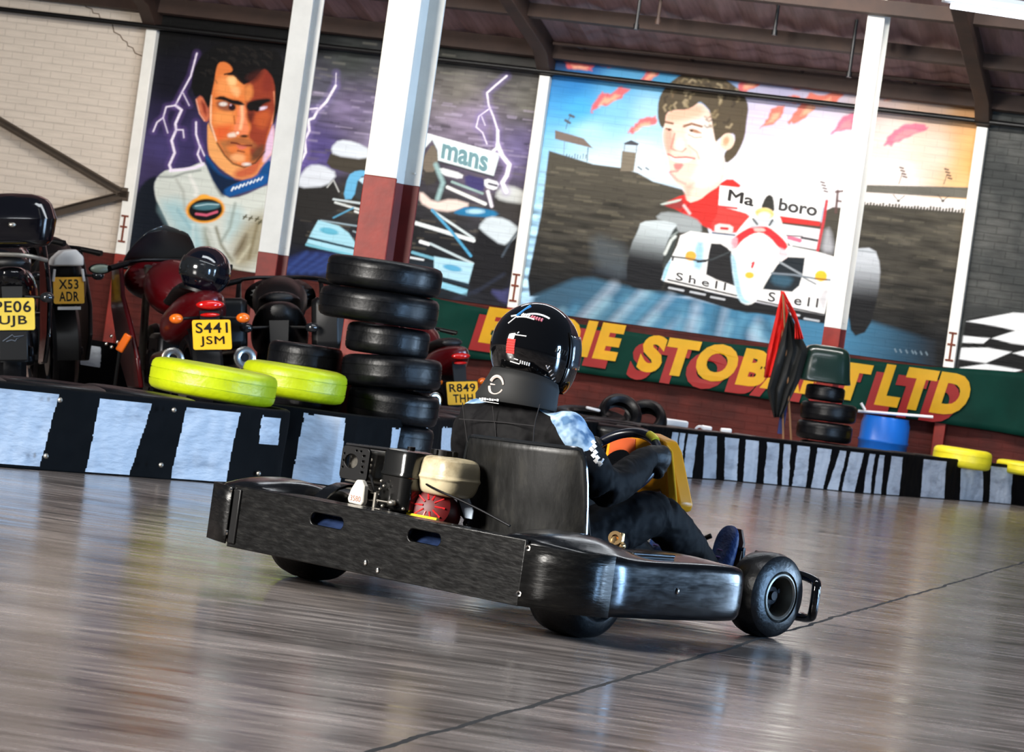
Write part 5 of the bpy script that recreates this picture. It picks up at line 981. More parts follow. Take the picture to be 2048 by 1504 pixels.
    G().tube([(-0.16, 0.95, 0.28), (-0.34, 0.80, 0.02)], 0.012, n=8).build('side_stand', 'dark_metal', e)
    if 'topcase' in opts:
        t = G(); rings = []
        for z, w, d in ((0.0, 0.20, 0.15), (0.03, 0.245, 0.19), (0.16, 0.262, 0.205), (0.17, 0.27, 0.21), (0.18, 0.262, 0.205), (0.26, 0.245, 0.185), (0.31, 0.19, 0.13), (0.325, 0.0, 0.0)):
            rings.append([Vector((a*w/0.25, 0.16+b*d/0.2, tail_h+0.10+z)) for a, b in rrect(0.5, 0.4, 0.13)])
        t.loft(rings); t = t.build('top_case', mat('glossy_black_case', (9, 9, 14), 0.12, coat=0.7), e, sub=1)
        G().ell((0.0, -0.052, tail_h+0.235), (0.022, 0.01, 0.014), n=12, m=8).build('case_lock', 'alu', t)
        G().tube([(-0.20, -0.02, tail_h+0.07), (-0.05, -0.06, tail_h+0.065), (0.08, -0.05, tail_h+0.06), (0.20, 0.05, tail_h+0.03)], 0.013, n=8, smooth=2).build('case_rack', 'alu', e)
    if 'panniers' in opts:
        for s in (-1, 1):
            t = G(); rings = []
            for x, k in ((0.0, 0.9), (0.03, 1.0), (0.16, 1.0), (0.2, 0.86)): rings.append([Vector((s*(0.20+x), 0.36+a*k, tail_h-0.14+b*k)) for a, b in rrect(0.46, 0.32, 0.05)])
            t.loft(rings); t.build('pannier', 'black', e, bevel=0.006)
    if 'whitetail' in opts:
        t = G(); t.prism([(-0.10, 0.0), (-0.09, 0.05), (-0.03, 0.10), (0.05, 0.11), (0.10, 0.06), (0.10, 0.0)], lambda a, b, d: (a, d, tail_h-0.03+b), -0.01, 0.30); t.build('white_tail_cover', 'white', e, bevel=0.012)
        G().box((0.0, -0.02, plate_z-0.115), (0.15, 0.02, 0.02)).build('white_strip', 'white', e)
        for s in (-1, 1): G().tube([(s*0.09, 0.0, tail_h-0.05), (s*0.10, 0.0, plate_z+0.06)], 0.009, n=8).build('plate_stay', 'white', e)
    return e
def ground(px, py, D): p = atD(px, py, D); return Vector((p.x, D, 0))
LEAN = -8.5
pl = atD(427, 664, 18.5)
red = motorcycle('deep red sports motorcycle with a black helmet on its seat', (pl.x+0.08, 18.5, 0), 17, LEAN, 'red_paint', ('S441', 'JSM'), 'plate', 0.60, ('leftMirror',))
# extra: belly stripe of the red bike
pl = atD(27, 628, 18.2)
bkA = motorcycle('black motorcycle with a large glossy top box at the left edge of the picture', (pl.x+0.08, 18.2, 0), 12, LEAN, 'gloss_black', ('PE06', 'UJB'), 'plate_old', 0.56, ('topcase', 'dullIndicators', 'noMirrors', 'noLight', 'noExhaust'), tail_h=0.84, plate_w=0.25, plate_h=0.19)
q = G(); q.tube([(-0.06, -0.012, 0.405), (-0.03, -0.012, 0.425), (-0.005, -0.012, 0.442), (0.005, -0.012, 0.43), (0.06, -0.012, 0.436), (0.02, -0.012, 0.418), (0.012, -0.012, 0.405), (-0.01, -0.012, 0.412), (-0.04, -0.012, 0.402)], 0.0022, n=6)
flap = G().box((0, 0.0, 0.38), (0.17, 0.015, 0.18)).build('mud_flap', 'black', bkA, bevel=0.01); q.build('flap_emblem', mat('faint_grey_print', (96, 104, 116), 0.5), flap)
pl = atD(141, 577, 20.6)
bkB = motorcycle('motorcycle with a white tail behind the black top box bike', (pl.x+0.10, 20.6, 0), 15, LEAN, 'black', ('X53', 'ADR'), 'plate', 0.74, ('whitetail', 'dullIndicators', 'noMirrors', 'noLight', 'noScreen', 'noExhaust'), tail_h=0.93, plate_w=0.20)
pl = atD(575, 660, 19.2)
bkE = motorcycle('black motorcycle with boxy panniers between the red bike and the tyre stack', (pl.x+0.05, 19.2, 0), 4, LEAN, 'black', None, 'plate', 0.6, ('panniers', 'dullIndicators', 'noLight', 'noMirrors', 'noScreen'), tail_h=0.86)
pl = atD(925, 783, 21.5)
bkD = motorcycle('dark red motorcycle partly hidden behind the driver\'s helmet', (pl.x+0.06, 21.5, 0), 20, LEAN, 'red_paint', ('R849', 'THH'), 'plate', 0.52, ('noMirrors',), tail_h=0.92, scale=0.80, plate_w=0.28, plate_h=0.20)
# red sprung fairing blade in front of the red bike
# helmet on the red bike's seat
hp = atD(411, 543, 18.75); e = empty('motorcycle_helmet', hp, (math.radians(6), math.radians(-6), math.radians(150)))
G().ell((0, 0, 0), (0.125, 0.155, 0.135), n=32, m=20, lo=-55, hi=90).build('helmet_shell', mat('dark_blue_black_gloss', (8, 10, 20), 0.07, coat=1.0), e)
g = G(); vs = []; n, m = 16, 6
for i in range(n+1):
    for j in range(m+1):
        a = math.radians(-70+140*i/n); t = math.radians(-22+44*j/m); vs.append((0.130*math.cos(t)*math.sin(a), 0.161*math.cos(t)*math.cos(a), 0.140*math.sin(t)))
g.add(vs, [(i*(m+1)+j, (i+1)*(m+1)+j, (i+1)*(m+1)+j+1, i*(m+1)+j+1) for i in range(n) for j in range(m)]); g.build('visor', 'smoke', e, solid=0.003, fixn=False)
G().lathe([(0.10, -0.112), (0.118, -0.105), (0.118, -0.12), (0.10, -0.125)], n=28).build('edge_trim', 'black', e)
G().tube([(-0.05, -0.13, -0.10), (-0.02, -0.15, -0.12), (0.0, -0.165, -0.14)], 0.006, n=6).build('chin_strap', 'alu', e)
e.scale = (1.12, 1.12, 1.12)
tag(e, 'shiny black motorcycle helmet resting on the red bike\'s seat', 'helmet')
# orange toolbox-like object and can beside the red bike
p = atD(242, 685, 19.3)
e = empty('lamp_cluster', (p.x, p.y, p.z))
G().box((0.02, 0, 0), (0.05, 0.08, 0.12), rot=(0, 0.4, 0)).build('orange_reflector', 'amber_lens', e, bevel=0.01)
q = G(); 
for dx, dz in ((-0.06, 0.03), (-0.05, -0.035), (-0.02, 0.0), (-0.085, -0.02)): q.ell((dx, -0.03, dz), (0.012, 0.012, 0.012), n=10, m=6)
q.build('reflector_studs', 'chrome', e); 
q = G(); q.tube([(0.0, 0.0, -0.05), (0, 0, -(p.z-0.01))], 0.012, n=8); q.build('support_leg', 'black', e)
tag(e, 'small orange reflector cluster low down left of the red motorcycle', 'reflector')
# ------------------------------------------------------------------ the kart (local: x to its right, y forward, z up; origin under the rear right bumper corner)
KC = atZ(1032, 1212, 0.08); KC.z = 0
KYAW = math.atan2(-0.6645, 0.7476)
K = empty('go_kart', KC, (0, 0, KYAW)); tag(K, 'black rental go-kart driving away to the right across the polished floor', 'go-kart')
XC = -0.555
def mir(v, s): return (v[0] if s > 0 else 2*XC-v[0], v[1], v[2])
# rear bumper: slotted front plate in front of a hollow box
def slot(x0, x1, zc, h): return rrect(x1-x0, h, h/2-0.0005, 6, (x0+x1)/2, zc)
me = plate_with_holes([(-1.118, 0.078), (0.008, 0.084), (0.008, 0.256), (-1.118, 0.250)], [slot(-0.80, -0.665, 0.204, 0.040), slot(-0.42, -0.292, 0.212, 0.040)], 0.010, 0.003)
me.transform(Matrix(((1, 0, 0, 0), (0, 0, 1, 0), (0, 1, 0, 0), (0, 0, 0, 1)))); me.materials.append(m_('black_plastic'))
rb = bpy.data.objects.new('rear_bumper', me); COL.objects.link(rb); rb.parent = K; tag(rb, None)
g = G(); g.box((XC, 0.065, 0.2515), (1.12, 0.10, 0.006)); g.box((XC, 0.112, 0.20), (1.12, 0.006, 0.10)); g.box((XC, 0.065, 0.155), (1.12, 0.10, 0.006)); g.box((XC, 0.05, 0.088), (1.12, 0.08, 0.006))
g.build('bumper_box', 'pod_plastic', K, bevel=0.004)
g = G(); g.box((XC, 0.040, 0.205), (1.08, 0.003, 0.085), rot=(math.radians(-48), 0, 0)); g.build('slot_reflector_panel', mat('painted_blue_reflection', (38, 52, 84), 0.22, var=0.5, vscale=18, vstretch=(1, 1, 3)), K)  # added tilted panel; the blue sky reflection seen through the slots is its colour
g = G(); g.box((-1.113, 0.055, 0.165), (0.012, 0.13, 0.168)); g.box((-1.10, -0.008, 0.165), (0.03, 0.012, 0.16)); g.build('bumper_end_cap', 'black', K, bevel=0.004)
# scratches bored marks of the bolts through the plate
for i, (x, z) in enumerate(((-0.90, 0.215), (-0.905, 0.185), (-0.895, 0.178), (-0.888, 0.160), (-0.91, 0.15), (-0.892, 0.135), (-0.16, 0.218), (-0.19, 0.185), (-0.165, 0.18), (-0.18, 0.16), (-0.185, 0.135), (-0.165, 0.13))):
    pass
for (x, z) in ((-0.56, 0.112), (-0.51, 0.098)): G().ell((x, -0.010, z), (0.007, 0.004, 0.009), n=10, m=6).build('rivet', 'chrome', K)
# side pods
def pod(s):
    S_ = [  # h, outer x, top z of the edge, top z inboard, inner x, bottom z
        (-0.004, 0.008, 0.255, 0.262, -0.10, 0.085), (0.020, 0.075, 0.255, 0.270, -0.11, 0.082), (0.055, 0.145, 0.252, 0.279, -0.12, 0.080), (0.12, 0.168, 0.249, 0.288, -0.13, 0.078), (0.18, 0.184, 0.246, 0.291, -0.13, 0.076), (0.21, 0.189, 0.245, 0.290, -0.13, 0.076),
        (0.26, 0.189, 0.241, 0.284, -0.13, 0.076), (0.31, 0.189, 0.240, 0.268, -0.12, 0.076), (0.35, 0.189, 0.240, 0.243, -0.11, 0.076), (0.42, 0.189, 0.241, 0.240, -0.11, 0.076), (0.50, 0.189, 0.242, 0.256, -0.11, 0.076), (0.58, 0.188, 0.243, 0.258, -0.11, 0.077), (0.66, 0.186, 0.242, 0.252, -0.11, 0.078), (0.71, 0.183, 0.240, 0.243, -0.10, 0.080), (0.745, 0.176, 0.236, 0.238, -0.10, 0.084), (0.765, 0.155, 0.228, 0.232, -0.09, 0.095)]
    g = G(); rings = []
    for h, xo, ze, zm, xi, zb in S_:
        w = xo-xi; b = min(0.012, w*0.2)
        P = [(xo-b, zb), (xo, zb+0.014), (xo+0.004, (zb+ze)/2), (xo, ze-0.02), (xo-b*0.6, ze-0.006), (xo-b*1.8, ze+0.001), (xo-w*0.16, ze*0.78+zm*0.22), (xo-w*0.30, ze*0.3+zm*0.7), (xo-w*0.5, zm), (xo-w*0.85, zm-0.004), (xi, zm-0.02), (xi, zb+0.02), (xi+0.02, zb)]
        rings.append([Vector(mir((x, h, z), s)) for x, z in P])
    g.loft(rings); o = g.build('side_pod', 'pod_plastic', K, sub=1, angle=50)
    # raised grip plate with a dark recess on top, like the moulded step
    q = G(); q.box(mir((0.085, 0.395, 0.2455), s), (0.075, 0.165, 0.010), rot=(0.02, 0.05*s, -0.2*s)); q.build('moulded_step', 'black', o, bevel=0.004)
    q = G(); q.box(mir((0.095, 0.41, 0.2525), s), (0.045, 0.15, 0.008), rot=(0.02, 0.05*s, -0.2*s)); q.build('step_rib', 'pod_plastic', o, bevel=0.003)
    # rubbed chamfer plate wrapping the corner with screws, and the carrying recess
    rg = [];
    for h, x in ((-0.006, 0.010), (0.018, 0.078), (0.052, 0.150), (0.10, 0.170), (0.16, 0.184)): rg.append([Vector(mir((x+0.004, h-0.005, z), s)) for z in (0.083, 0.14, 0.20, 0.248)])
    w = G(); w.loft(rg, closed=False, cap=False); w.build('corner_plate', 'black_plastic', o, solid=0.004, fixn=False, angle=60)
    for x, h, z in ((0.022, -0.006, 0.238), (0.014, -0.008, 0.115)):
        r = G(); r.lathe([(0.004, 0.002), (0.0075, 0.003), (0.0085, -0.002), (0.004, -0.002)], o=mir((x, h-0.004, z), s), axis=(0.45*s, -0.9, 0), n=16); r.build('screw_washer', 'chrome', o)
    q = G(); q.prism(rrect(0.055, 0.028, 0.008, 3), lambda a, b, d: mir((0.1745+a*0.264+d*0.964, 0.120+a*0.964-d*0.264, 0.150+b), s), 0.0, 0.006); q.build('hand_recess', 'black', o)
    G().ell(mir((0.194, 0.43, 0.165), s), (0.004, 0.005, 0.009), n=10, m=6).build('rivet', 'chrome', o)
    return o
pod(1); pod(-1)
# inner wheel arch hoop seen behind the left pod (open arch) 
g = G(); rings = []
for a in np.linspace(0.05, PI-0.2, 14): rings.append([Vector((x, 0.30-0.165*math.cos(a), 0.125+(0.165+d)*math.sin(a))) for x, d in ((-0.99, 0), (-0.99, 0.008), (-0.94, 0.008), (-0.94, 0))])
g.loft(rings); g.build('wheel_arch_hoop', 'pod_plastic', K)
# wheels
def wheel(x, y, R, w, side, steer=0.0):
    e = empty('wheel', (x, y, R)); e.parent = K; e.rotation_euler = (0, 0, math.radians(steer)); h = w/2; ri = 0.066
    t = G().lathe([(ri, h*0.82), (ri+0.012, h*0.98), (R-0.05, h*1.03), (R-0.022, h*0.96), (R-0.006, h*0.78), (R, h*0.45), (R+0.001, 0), (R, -h*0.45), (R-0.006, -h*0.78), (R-0.022, -h*0.96), (R-0.05, -h*1.03), (ri+0.012, -h*0.98), (ri, -h*0.82), (ri+0.02, -h*0.6), (ri+0.02, h*0.6)], axis=(1, 0, 0), n=64).build('tyre', 'tread', e)
    q = G(); q.lathe([(0.071, h*0.90), (0.070, h*1.03), (0.065, h*1.06), (0.060, h*0.98), (0.055, h*0.3), (0.050, 0.0), (0.058, -h*0.3), (0.064, -h*0.84), (0.070, -h*0.8)], axis=(1, 0, 0), n=44, close=True); q.build('rim', 'alu', e)
    q = G(); q.cyl((-h*0.3, 0, 0), (h*0.45, 0, 0), 0.027, n=24); q.cyl((h*0.45, 0, 0), (h*0.62, 0, 0), 0.014, n=12); q.cyl((0, 0, 0), (0.006, 0, 0), 0.053, n=30)
    for k in range(3):
        a = 2*PI*k/3+0.4; q.cyl((0.0, 0.038*math.cos(a), 0.038*math.sin(a)), (h*0.4, 0.038*math.cos(a), 0.038*math.sin(a)), 0.007, n=10)
    q.build('hub', 'dark_metal', e); return e
wheel(-0.200, 1.355, 0.128, 0.120, 1, -2.0); wheel(-0.910, 1.355, 0.128, 0.120, -1, -2.0)
wheel(-0.05, 0.30, 0.138, 0.17, 1); wheel(-1.075, 0.30, 0.138, 0.17, -1)
# frame, axle, floor tray
q = G(); q.tube([(-1.1, 0.30, 0.138), (-0.02, 0.30, 0.138)], 0.020, n=12)
q.build('rear_axle', 'dark_metal', K)
q = G()
for s in (1, -1):
    q.tube([mir((-0.20, 0.12, 0.10), s), mir((-0.26, 0.5, 0.065), s), mir((-0.30, 1.1, 0.065), s), mir((-0.38, 1.55, 0.075), s), mir((-0.45, 1.66, 0.08), s), (XC, 1.68, 0.08)], 0.016, n=10, smooth=1)
    q.tube([mir((-0.25, 1.405, 0.125), s), mir((-0.36, 1.38, 0.10), s)], 0.014, n=8)
    q.tube([mir((-0.10, 0.30, 0.10), s), mir((-0.25, 0.45, 0.07), s)], 0.014, n=8)
q.tube([mir((-0.24, 0.55, 0.065), 1), mir((-0.24, 0.55, 0.065), -1)], 0.014, n=8); q.tube([mir((-0.3, 1.2, 0.065), 1), mir((-0.3, 1.2, 0.065), -1)], 0.014, n=8)
q.build('chassis_frame', 'black', K)
G().box((XC, 1.05, 0.052), (0.50, 1.1, 0.004)).build('floor_tray', 'dark_metal', K)
# front bumper bars (loops ahead of the wheels)
q = G()
for s in (1, -1):
    q.tube([mir((-0.42, 1.540, 0.195), s), mir((-0.22, 1.535, 0.195), s), mir((-0.13, 1.510, 0.185), s), mir((-0.115, 1.495, 0.165), s), mir((-0.115, 1.495, 0.09), s), mir((-0.135, 1.515, 0.068), s), mir((-0.22, 1.540, 0.065), s), mir((-0.42, 1.580, 0.065), s)], 0.0145, n=12, smooth=2)
q.tube([mir((-0.42, 1.540, 0.195), 1), mir((-0.42, 1.540, 0.195), -1)], 0.0145, n=10); q.tube([mir((-0.42, 1.580, 0.065), 1), mir((-0.42, 1.580, 0.065), -1)], 0.0145, n=10)
q.build('front_bumper_bar', 'gloss_black', K)
# seat
SX, SH = -0.505, 0.475
g = G(); vs = []; n, m = 40, 18
for j in range(m+1):
    t = j/m; z = 0.075+(0.492-0.075)*t
    for i in range(n+1):
        u = -1+2*i/n; a = u*1.30
        hw = 0.236+0.012*t; x = SX+hw*math.sin(a)/math.sin(1.30)*(1 if abs(u) < 0.95 else 1)
        dep = 0.075*(1-math.cos(a))/(1-math.cos(1.30)); su = min(1, max(0, (abs(u)-0.72)/0.28)); cut = 0.15*su*su*t
        y = SH+0.05*(1-t)+dep*(1.0+0.35*(1-t)); zz_ = z - cut*1.6*t
        if t < 0.18: k = (0.18-t)/0.18; y += 0.10*k*k*(1-abs(u)); 
        vs.append((x, y, zz_+0.02*u*0.5))
g.add(vs, [(j*(n+1)+i, j*(n+1)+i+1, (j+1)*(n+1)+i+1, (j+1)*(n+1)+i) for j in range(m) for i in range(n)])
b0 = len(g.v)
m_seat = mat('worn_seat_shell', (15, 15, 14), 0.46, rgb2=(40, 38, 32), var=0.0, vscale=7, vstretch=(2, 2, 0.7), bump=0.2, bscale=16, roughvar=0.12)
seat = g.build('seat', m_seat, K, solid=0.007, fixn=False, angle=70)
top = [vs[m*(n+1)+i] for i in range(n+1)]
G().tube(top, 0.0065, n=8).build('seat_rim', 'smoke', seat)
q = G(); q.box((SX, SH+0.26, 0.082), (0.36, 0.42, 0.012)); q.build('seat_base', m_seat, seat, bevel=0.005)
q = G(); q.tube([(-0.205, 0.62, 0.215), (-0.195, 0.635, 0.26), (-0.20, 0.64, 0.275)], 0.010, n=10); q.ell((-0.203, 0.62, 0.25), (0.014, 0.02, 0.022), n=12, m=8); q.lathe([(0.010, 0), (0.020, 0), (0.020, 0.008), (0.010, 0.008)], o=(-0.2, 0.615, 0.262), axis=(0.5, -0.8, 0.2), n=18); q.ell((-0.185, 0.63, 0.243), (0.012, 0.012, 0.012), n=10, m=8)
q.build('seat_bracket', mat('worn_brass', (205, 170, 120), 0.3, metal=0.9), K)
q = G(); q.ell((-0.655, SH+0.01, 0.235), (0.013, 0.006, 0.013), n=12, m=6); q.build('seat_bolt', 'smoke', seat)
# engine block group
E_ = empty('engine', (0, 0, 0)); E_.parent = K
def ex(px, py, h=0.40):
    r = ray(px, py); R = Matrix.Rotation(-KYAW, 3, 'Z'); o = R@(CAM0-KC); d = R@r; t = (h-o.y)/d.y; return o+d*t
q = G()   # exhaust guard with slots and round hole
P = rrect(0.11, 0.095, 0.012, 3); me = plate_with_holes(P, [[(0.028*math.cos(t)-0.015, 0.028*math.sin(t)*0.8+0.005) for t in np.linspace(0, 2*PI, 18, endpoint=False)][::-1]]+[rrect(0.014, 0.008, 0.002, 2, 0.035, 0.026-0.016*k) for k in range(4)]+[rrect(0.008, 0.008, 0.002, 2, -0.046, 0.024-0.02*k) for k in range(3)]+[rrect(0.010, 0.007, 0.002, 2, 0.02-0.018*k, 0.038) for k in range(2)], 0.006, 0.0015)
gc = ex(711, 927, 0.30); me.transform(Matrix.Translation(gc)@Matrix(((1, 0, 0, 0), (0, 0, -1, 0), (0, 1, 0, 0), (0, 0, 0, 1))))
me.materials.append(m_('black')); o = bpy.data.objects.new('exhaust_guard', me); COL.objects.link(o); o.parent = E_
G().box((gc.x, gc.y+0.075, gc.z), (0.108, 0.11, 0.09)).build('exhaust_box', mat('heat_stained_metal', (120, 116, 108), 0.45, metal=0.7, var=0.5, vscale=20), E_, bevel=0.012)
a = ex(694, 889, 0.30); b_ = ex(800, 902, 0.32); G().tube([tuple(a+Vector((0, 0, 0.0))), tuple(b_)], 0.006, n=8).build('guard_strut', 'dark_metal', E_)
# fuel/air box : black rounded upright box
bc = ex(814, 962, 0.36); q = G(); rings = []
for z, k in ((-0.085, 0.94), (-0.08, 1.0), (0.01, 1.0), (0.013, 1.04), (0.02, 1.04), (0.024, 1.0), (0.075, 0.99), (0.086, 0.90), (0.09, 0.6)): rings.append([Vector((bc.x+a*k, bc.y+b*k, bc.z+z)) for a, b in rrect(0.118, 0.13, 0.03)])
q.loft(rings); ab = q.build('airbox', mat('black_airbox', (20, 20, 19), 0.22, coat=0.4, var=0.3), E_)
q = G(); q.cyl(tuple(ex(822, 902, 0.36)+Vector((0, 0, -0.004))), tuple(ex(822, 902, 0.36)+Vector((0, 0, 0.012))), 0.012, n=12); q.build('wing_nut', 'dark_metal', ab)
# fuel tank
tc_ = ex(893, 952, 0.42); q = G(); rings = []
for z, k in ((-0.062, 0.72), (-0.055, 0.86), (-0.035, 0.97), (-0.012, 1.0), (-0.010, 1.05), (-0.004, 1.05), (-0.002, 1.0), (0.03, 0.99), (0.05, 0.9), (0.058, 0.74), (0.06, 0.0)): rings.append([Vector((tc_.x+0.01+a*k, tc_.y+b*k, tc_.z+z*0.95)) for a, b in rrect(0.160, 0.16, 0.055, 6)])
q.loft(rings); tk = q.build('fuel_tank', mat('grimy_cream_tank', (206, 192, 158), 0.35, rgb2=(108, 92, 62), var=0.1, vscale=8, bump=0.1), E_, sub=1)
q = G(); z0 = tc_.z+0.056; q.cyl((tc_.x-0.02, tc_.y, z0), (tc_.x-0.02, tc_.y, z0+0.016), 0.034, n=24); 
for k in range(8): a = 2*PI*k/8; q.box((tc_.x-0.02+0.034*math.cos(a), tc_.y+0.034*math.sin(a), z0+0.009), (0.012, 0.010, 0.014), rot=(0, 0, a))
q.build('filler_cap', 'black', tk)
# cylinder head, recoil fan cover, spark cap
hc = ex(775, 985, 0.44); q = G(); q.box((hc.x-0.02, hc.y, hc.z+0.0), (0.12, 0.10, 0.16))
for k in range(6): q.box((hc.x-0.03, hc.y-0.01, hc.z-0.07+k*0.022), (0.16, 0.13, 0.006))
q.build('cylinder', 'alu', E_, bevel=0.004)
rc = ex(868, 1022, 0.40); q = G(); q.lathe([(0.0, 0.05), (0.04, 0.048), (0.060, 0.034), (0.066, 0.0), (0.066, -0.05), (0.0, -0.05)], o=tuple(rc), axis=(0.35, -0.85, 0.3), n=32, close=False); fc = q.build('fan_cover', mat('red_fan_cover', (104, 8, 12), 0.5, coat=0.0, var=0.3), E_)
q = G(); fx, fy, fz = frame((0.35, -0.85, 0.3)); 
for k in range(10):
    a = 2*PI*k/10; d1 = fx*math.cos(a)+fy*math.sin(a); q.tube([tuple(rc+fz*0.050+d1*0.018), tuple(rc+fz*0.044+d1*0.048)], 0.003, n=6)
q.build('fan_cover_ribs', mat('red_rib', (206, 40, 44), 0.3), fc)
q = G(); yc = ex(845, 1034, 0.34); q.box((yc.x, yc.y, yc.z), (0.12, 0.012, 0.010), rot=(0, 0, 0)); q.build('yellow_strip', mat('yellow_strip_plastic', (240, 220, 40), 0.4), E_)
wc = ex(718, 985, 0.25); q = G(); q.prism([(-0.028, -0.034), (0.024, -0.036), (0.030, -0.024), (0.026, 0.022), (0.012, 0.038), (-0.008, 0.036), (-0.026, 0.006), (-0.034, -0.022)], lambda a, b, d: (wc.x+a, wc.y+d, wc.z+b), -0.01, 0.01); vc = q.build('valve_cover', mat('dirty_white_metal', (226, 222, 210), 0.4, var=0.15, vscale=18), E_, bevel=0.004)
text_obj('cover_lettering', '3580', mat('faded_red_letter', (206, 150, 130), 0.5), lambda x, y, d: Vector((wc.x+x-0.001, wc.y-0.0108, wc.z-0.018+y)), 0.042, 0.016, parent=vc)
q = G(); a = ex(744, 960, 0.28); b_ = ex(762, 1000, 0.30); q.tube([tuple(ex(740, 950, 0.3)), tuple(a), tuple(ex(748, 985, 0.28)), tuple(b_)], 0.004, n=8, smooth=2); q.build('ignition_lead', 'black', E_)
q = G(); c1 = ex(750, 1000, 0.26); q.tube([tuple(c1+Vector((0, 0, 0.022))), tuple(c1-Vector((0, 0, 0.022)))], 0.006, n=8); q.tube([tuple(c1), tuple(ex(783, 1006, 0.28))], 0.003, n=6); q.ell(tuple(ex(783, 1006, 0.28)), (0.015, 0.012, 0.010), n=12, m=8); q.ell(tuple(ex(765, 1012, 0.28)), (0.006, 0.006, 0.006), n=8, m=6)
for p_ in ((806, 1018), (763, 962), (768, 972), (760, 978)): q.ell(tuple(ex(*p_, 0.28)), (0.005, 0.005, 0.005), n=8, m=6)
q.build('throttle_link', 'alu', E_)
q = G(); a = ex(862, 975, 0.33); b_ = ex(1020, 1052, 0.33); q.tube([tuple(ex(845, 962, 0.36)), tuple(a), tuple((a+b_)/2+Vector((0, 0, 0.006))), tuple(b_)], 0.0035, n=8, smooth=2); q.build('throttle_cable', 'dark_metal', E_)
q = G(); lc = ex(930, 1015, 0.46); q.prism([(-0.035, 0.028), (0.01, 0.03), (0.035, -0.005), (0.035, -0.03), (0.005, -0.03)], lambda a, b, d: (lc.x+a, lc.y+d, lc.z+b), -0.003, 0.003); q.build('white_tag_plate', mat('pale_plate', (190, 205, 222), 0.35), E_, bevel=0.002)
G().box((-0.90, 0.36, 0.115), (0.30, 0.30, 0.03)).build('engine_mount', 'dark_metal', E_, bevel=0.004)
G().box((hc.x, hc.y+0.02, 0.20), (0.20, 0.18, 0.14)).build('crankcase', 'dark_metal', E_, bevel=0.02)
# steering wheel and column
SWC = Vector((-0.545, 1.00, 0.455)); swn = Vector((0, -0.80, 0.60)).normalized(); wx, wy, wz = frame(swn); wx = Vector((1, 0, 0)); wy = swn.cross(wx).normalized()
if wy.z < 0: wy = -wy
R0 = 0.135
rim = [tuple(SWC+wx*R0*math.cos(t)+wy*R0*math.sin(t)*0.92) for t in np.linspace(0, 2*PI, 44, endpoint=False)]
sw = G().tube(rim, 0.0145, n=12, closed=True).build('steering_wheel', mat('blue_black_rim_grip', (26, 30, 44), 0.3, coat=0.3), K)
q = G(); 
for t in (0.15, PI-0.15, -PI/2): q.tube([tuple(SWC), tuple(SWC+wx*R0*math.cos(t)+wy*R0*math.sin(t)*0.92)], [0.016, 0.010], n=8)
q.cyl(tuple(SWC-swn*0.01), tuple(SWC+swn*0.015), 0.045, n=24); q.build('wheel_spokes', 'black', sw)
G().tube([tuple(SWC), (XC, 1.42, 0.10)], 0.011, n=10).build('steering_column', 'dark_metal', K)
q = G(); seg = [tuple(SWC+swn*0.006+wx*(R0+0.005)*math.cos(t)+wy*(R0+0.004)*math.sin(t)*0.92) for t in np.linspace(0.92, 1.22, 8)]; q.tube(seg, 0.0135, n=12); q.build('yellow_rim_mark', mat('yellow_grip_mark', (255, 236, 60), 0.4), sw)
# yellow front panel
YP = [(-0.66, 0.556), (-0.56, 0.560), (-0.497, 0.545), (-0.474, 0.515), (-0.417, 0.362), (-0.425, 0.340), (-0.455, 0.335), (-0.50, 0.39), (-0.56, 0.372), (-0.64, 0.368), (-0.70, 0.37), (-0.735, 0.39), (-0.72, 0.52)]
q = G(); q.prism(YP, lambda a, b, d: (a+0.015*d/0.05, 1.150+d-0.35*(b-0.45)*0.3, b), 0.0, 0.05)
fp = q.build('front_panel', 'shaded_yellow', K, bevel=0.007)  # orange tone holds the shade inside the yellow panel
q = G(); q.prism([(0, 0), (0.028, -0.02), (0.075, -0.175), (0.07, -0.19), (0.045, -0.185)], lambda a, b, d: (-0.487+a, 1.15-0.012+d, 0.535+b), 0.0, 0.008)
q.build('panel_flange', mat('lit_yellow_plastic', (250, 190, 40), 0.35, var=0.06), fp, bevel=0.004)  # brighter yellow: light falling on the side wall is put into the colour
G().cyl((-0.462, 1.128, 0.502), (-0.462, 1.134, 0.502), 0.008, n=12).build('panel_screw', 'black', fp)
q = G(); q.box((-0.655, 1.142, 0.475), (0.10, 0.006, 0.12)); q.build('shaded_panel_part', mat('deep_shade_yellow', (196, 78, 10), 0.4), fp, bevel=0.003)  # darker orange left part of the panel, inside shade put into the colour
# pedals
q = G(); 
for x, y in ((-0.44, 1.46), (-0.68, 1.47)):
    q.tube([(x, y+0.05, 0.08), (x, y+0.03, 0.19), (x+0.045, y+0.02, 0.20), (x+0.045, y+0.02, 0.24), (x-0.045, y+0.02, 0.24), (x-0.045, y+0.02, 0.20), (x, y+0.03, 0.19)], 0.007, n=8)
q.tube([(-0.78, 1.45, 0.205), (-0.60, 1.50, 0.235), (-0.56, 1.52, 0.262)], 0.008, n=8); q.tube([(-0.62, 1.50, 0.10), (-0.60, 1.50, 0.25)], 0.010, n=8); q.tube([(-0.38, 1.52, 0.235), (-0.33, 1.52, 0.225), (-0.32, 1.50, 0.205)], 0.008, n=8)
q.build('pedal', 'black', K)

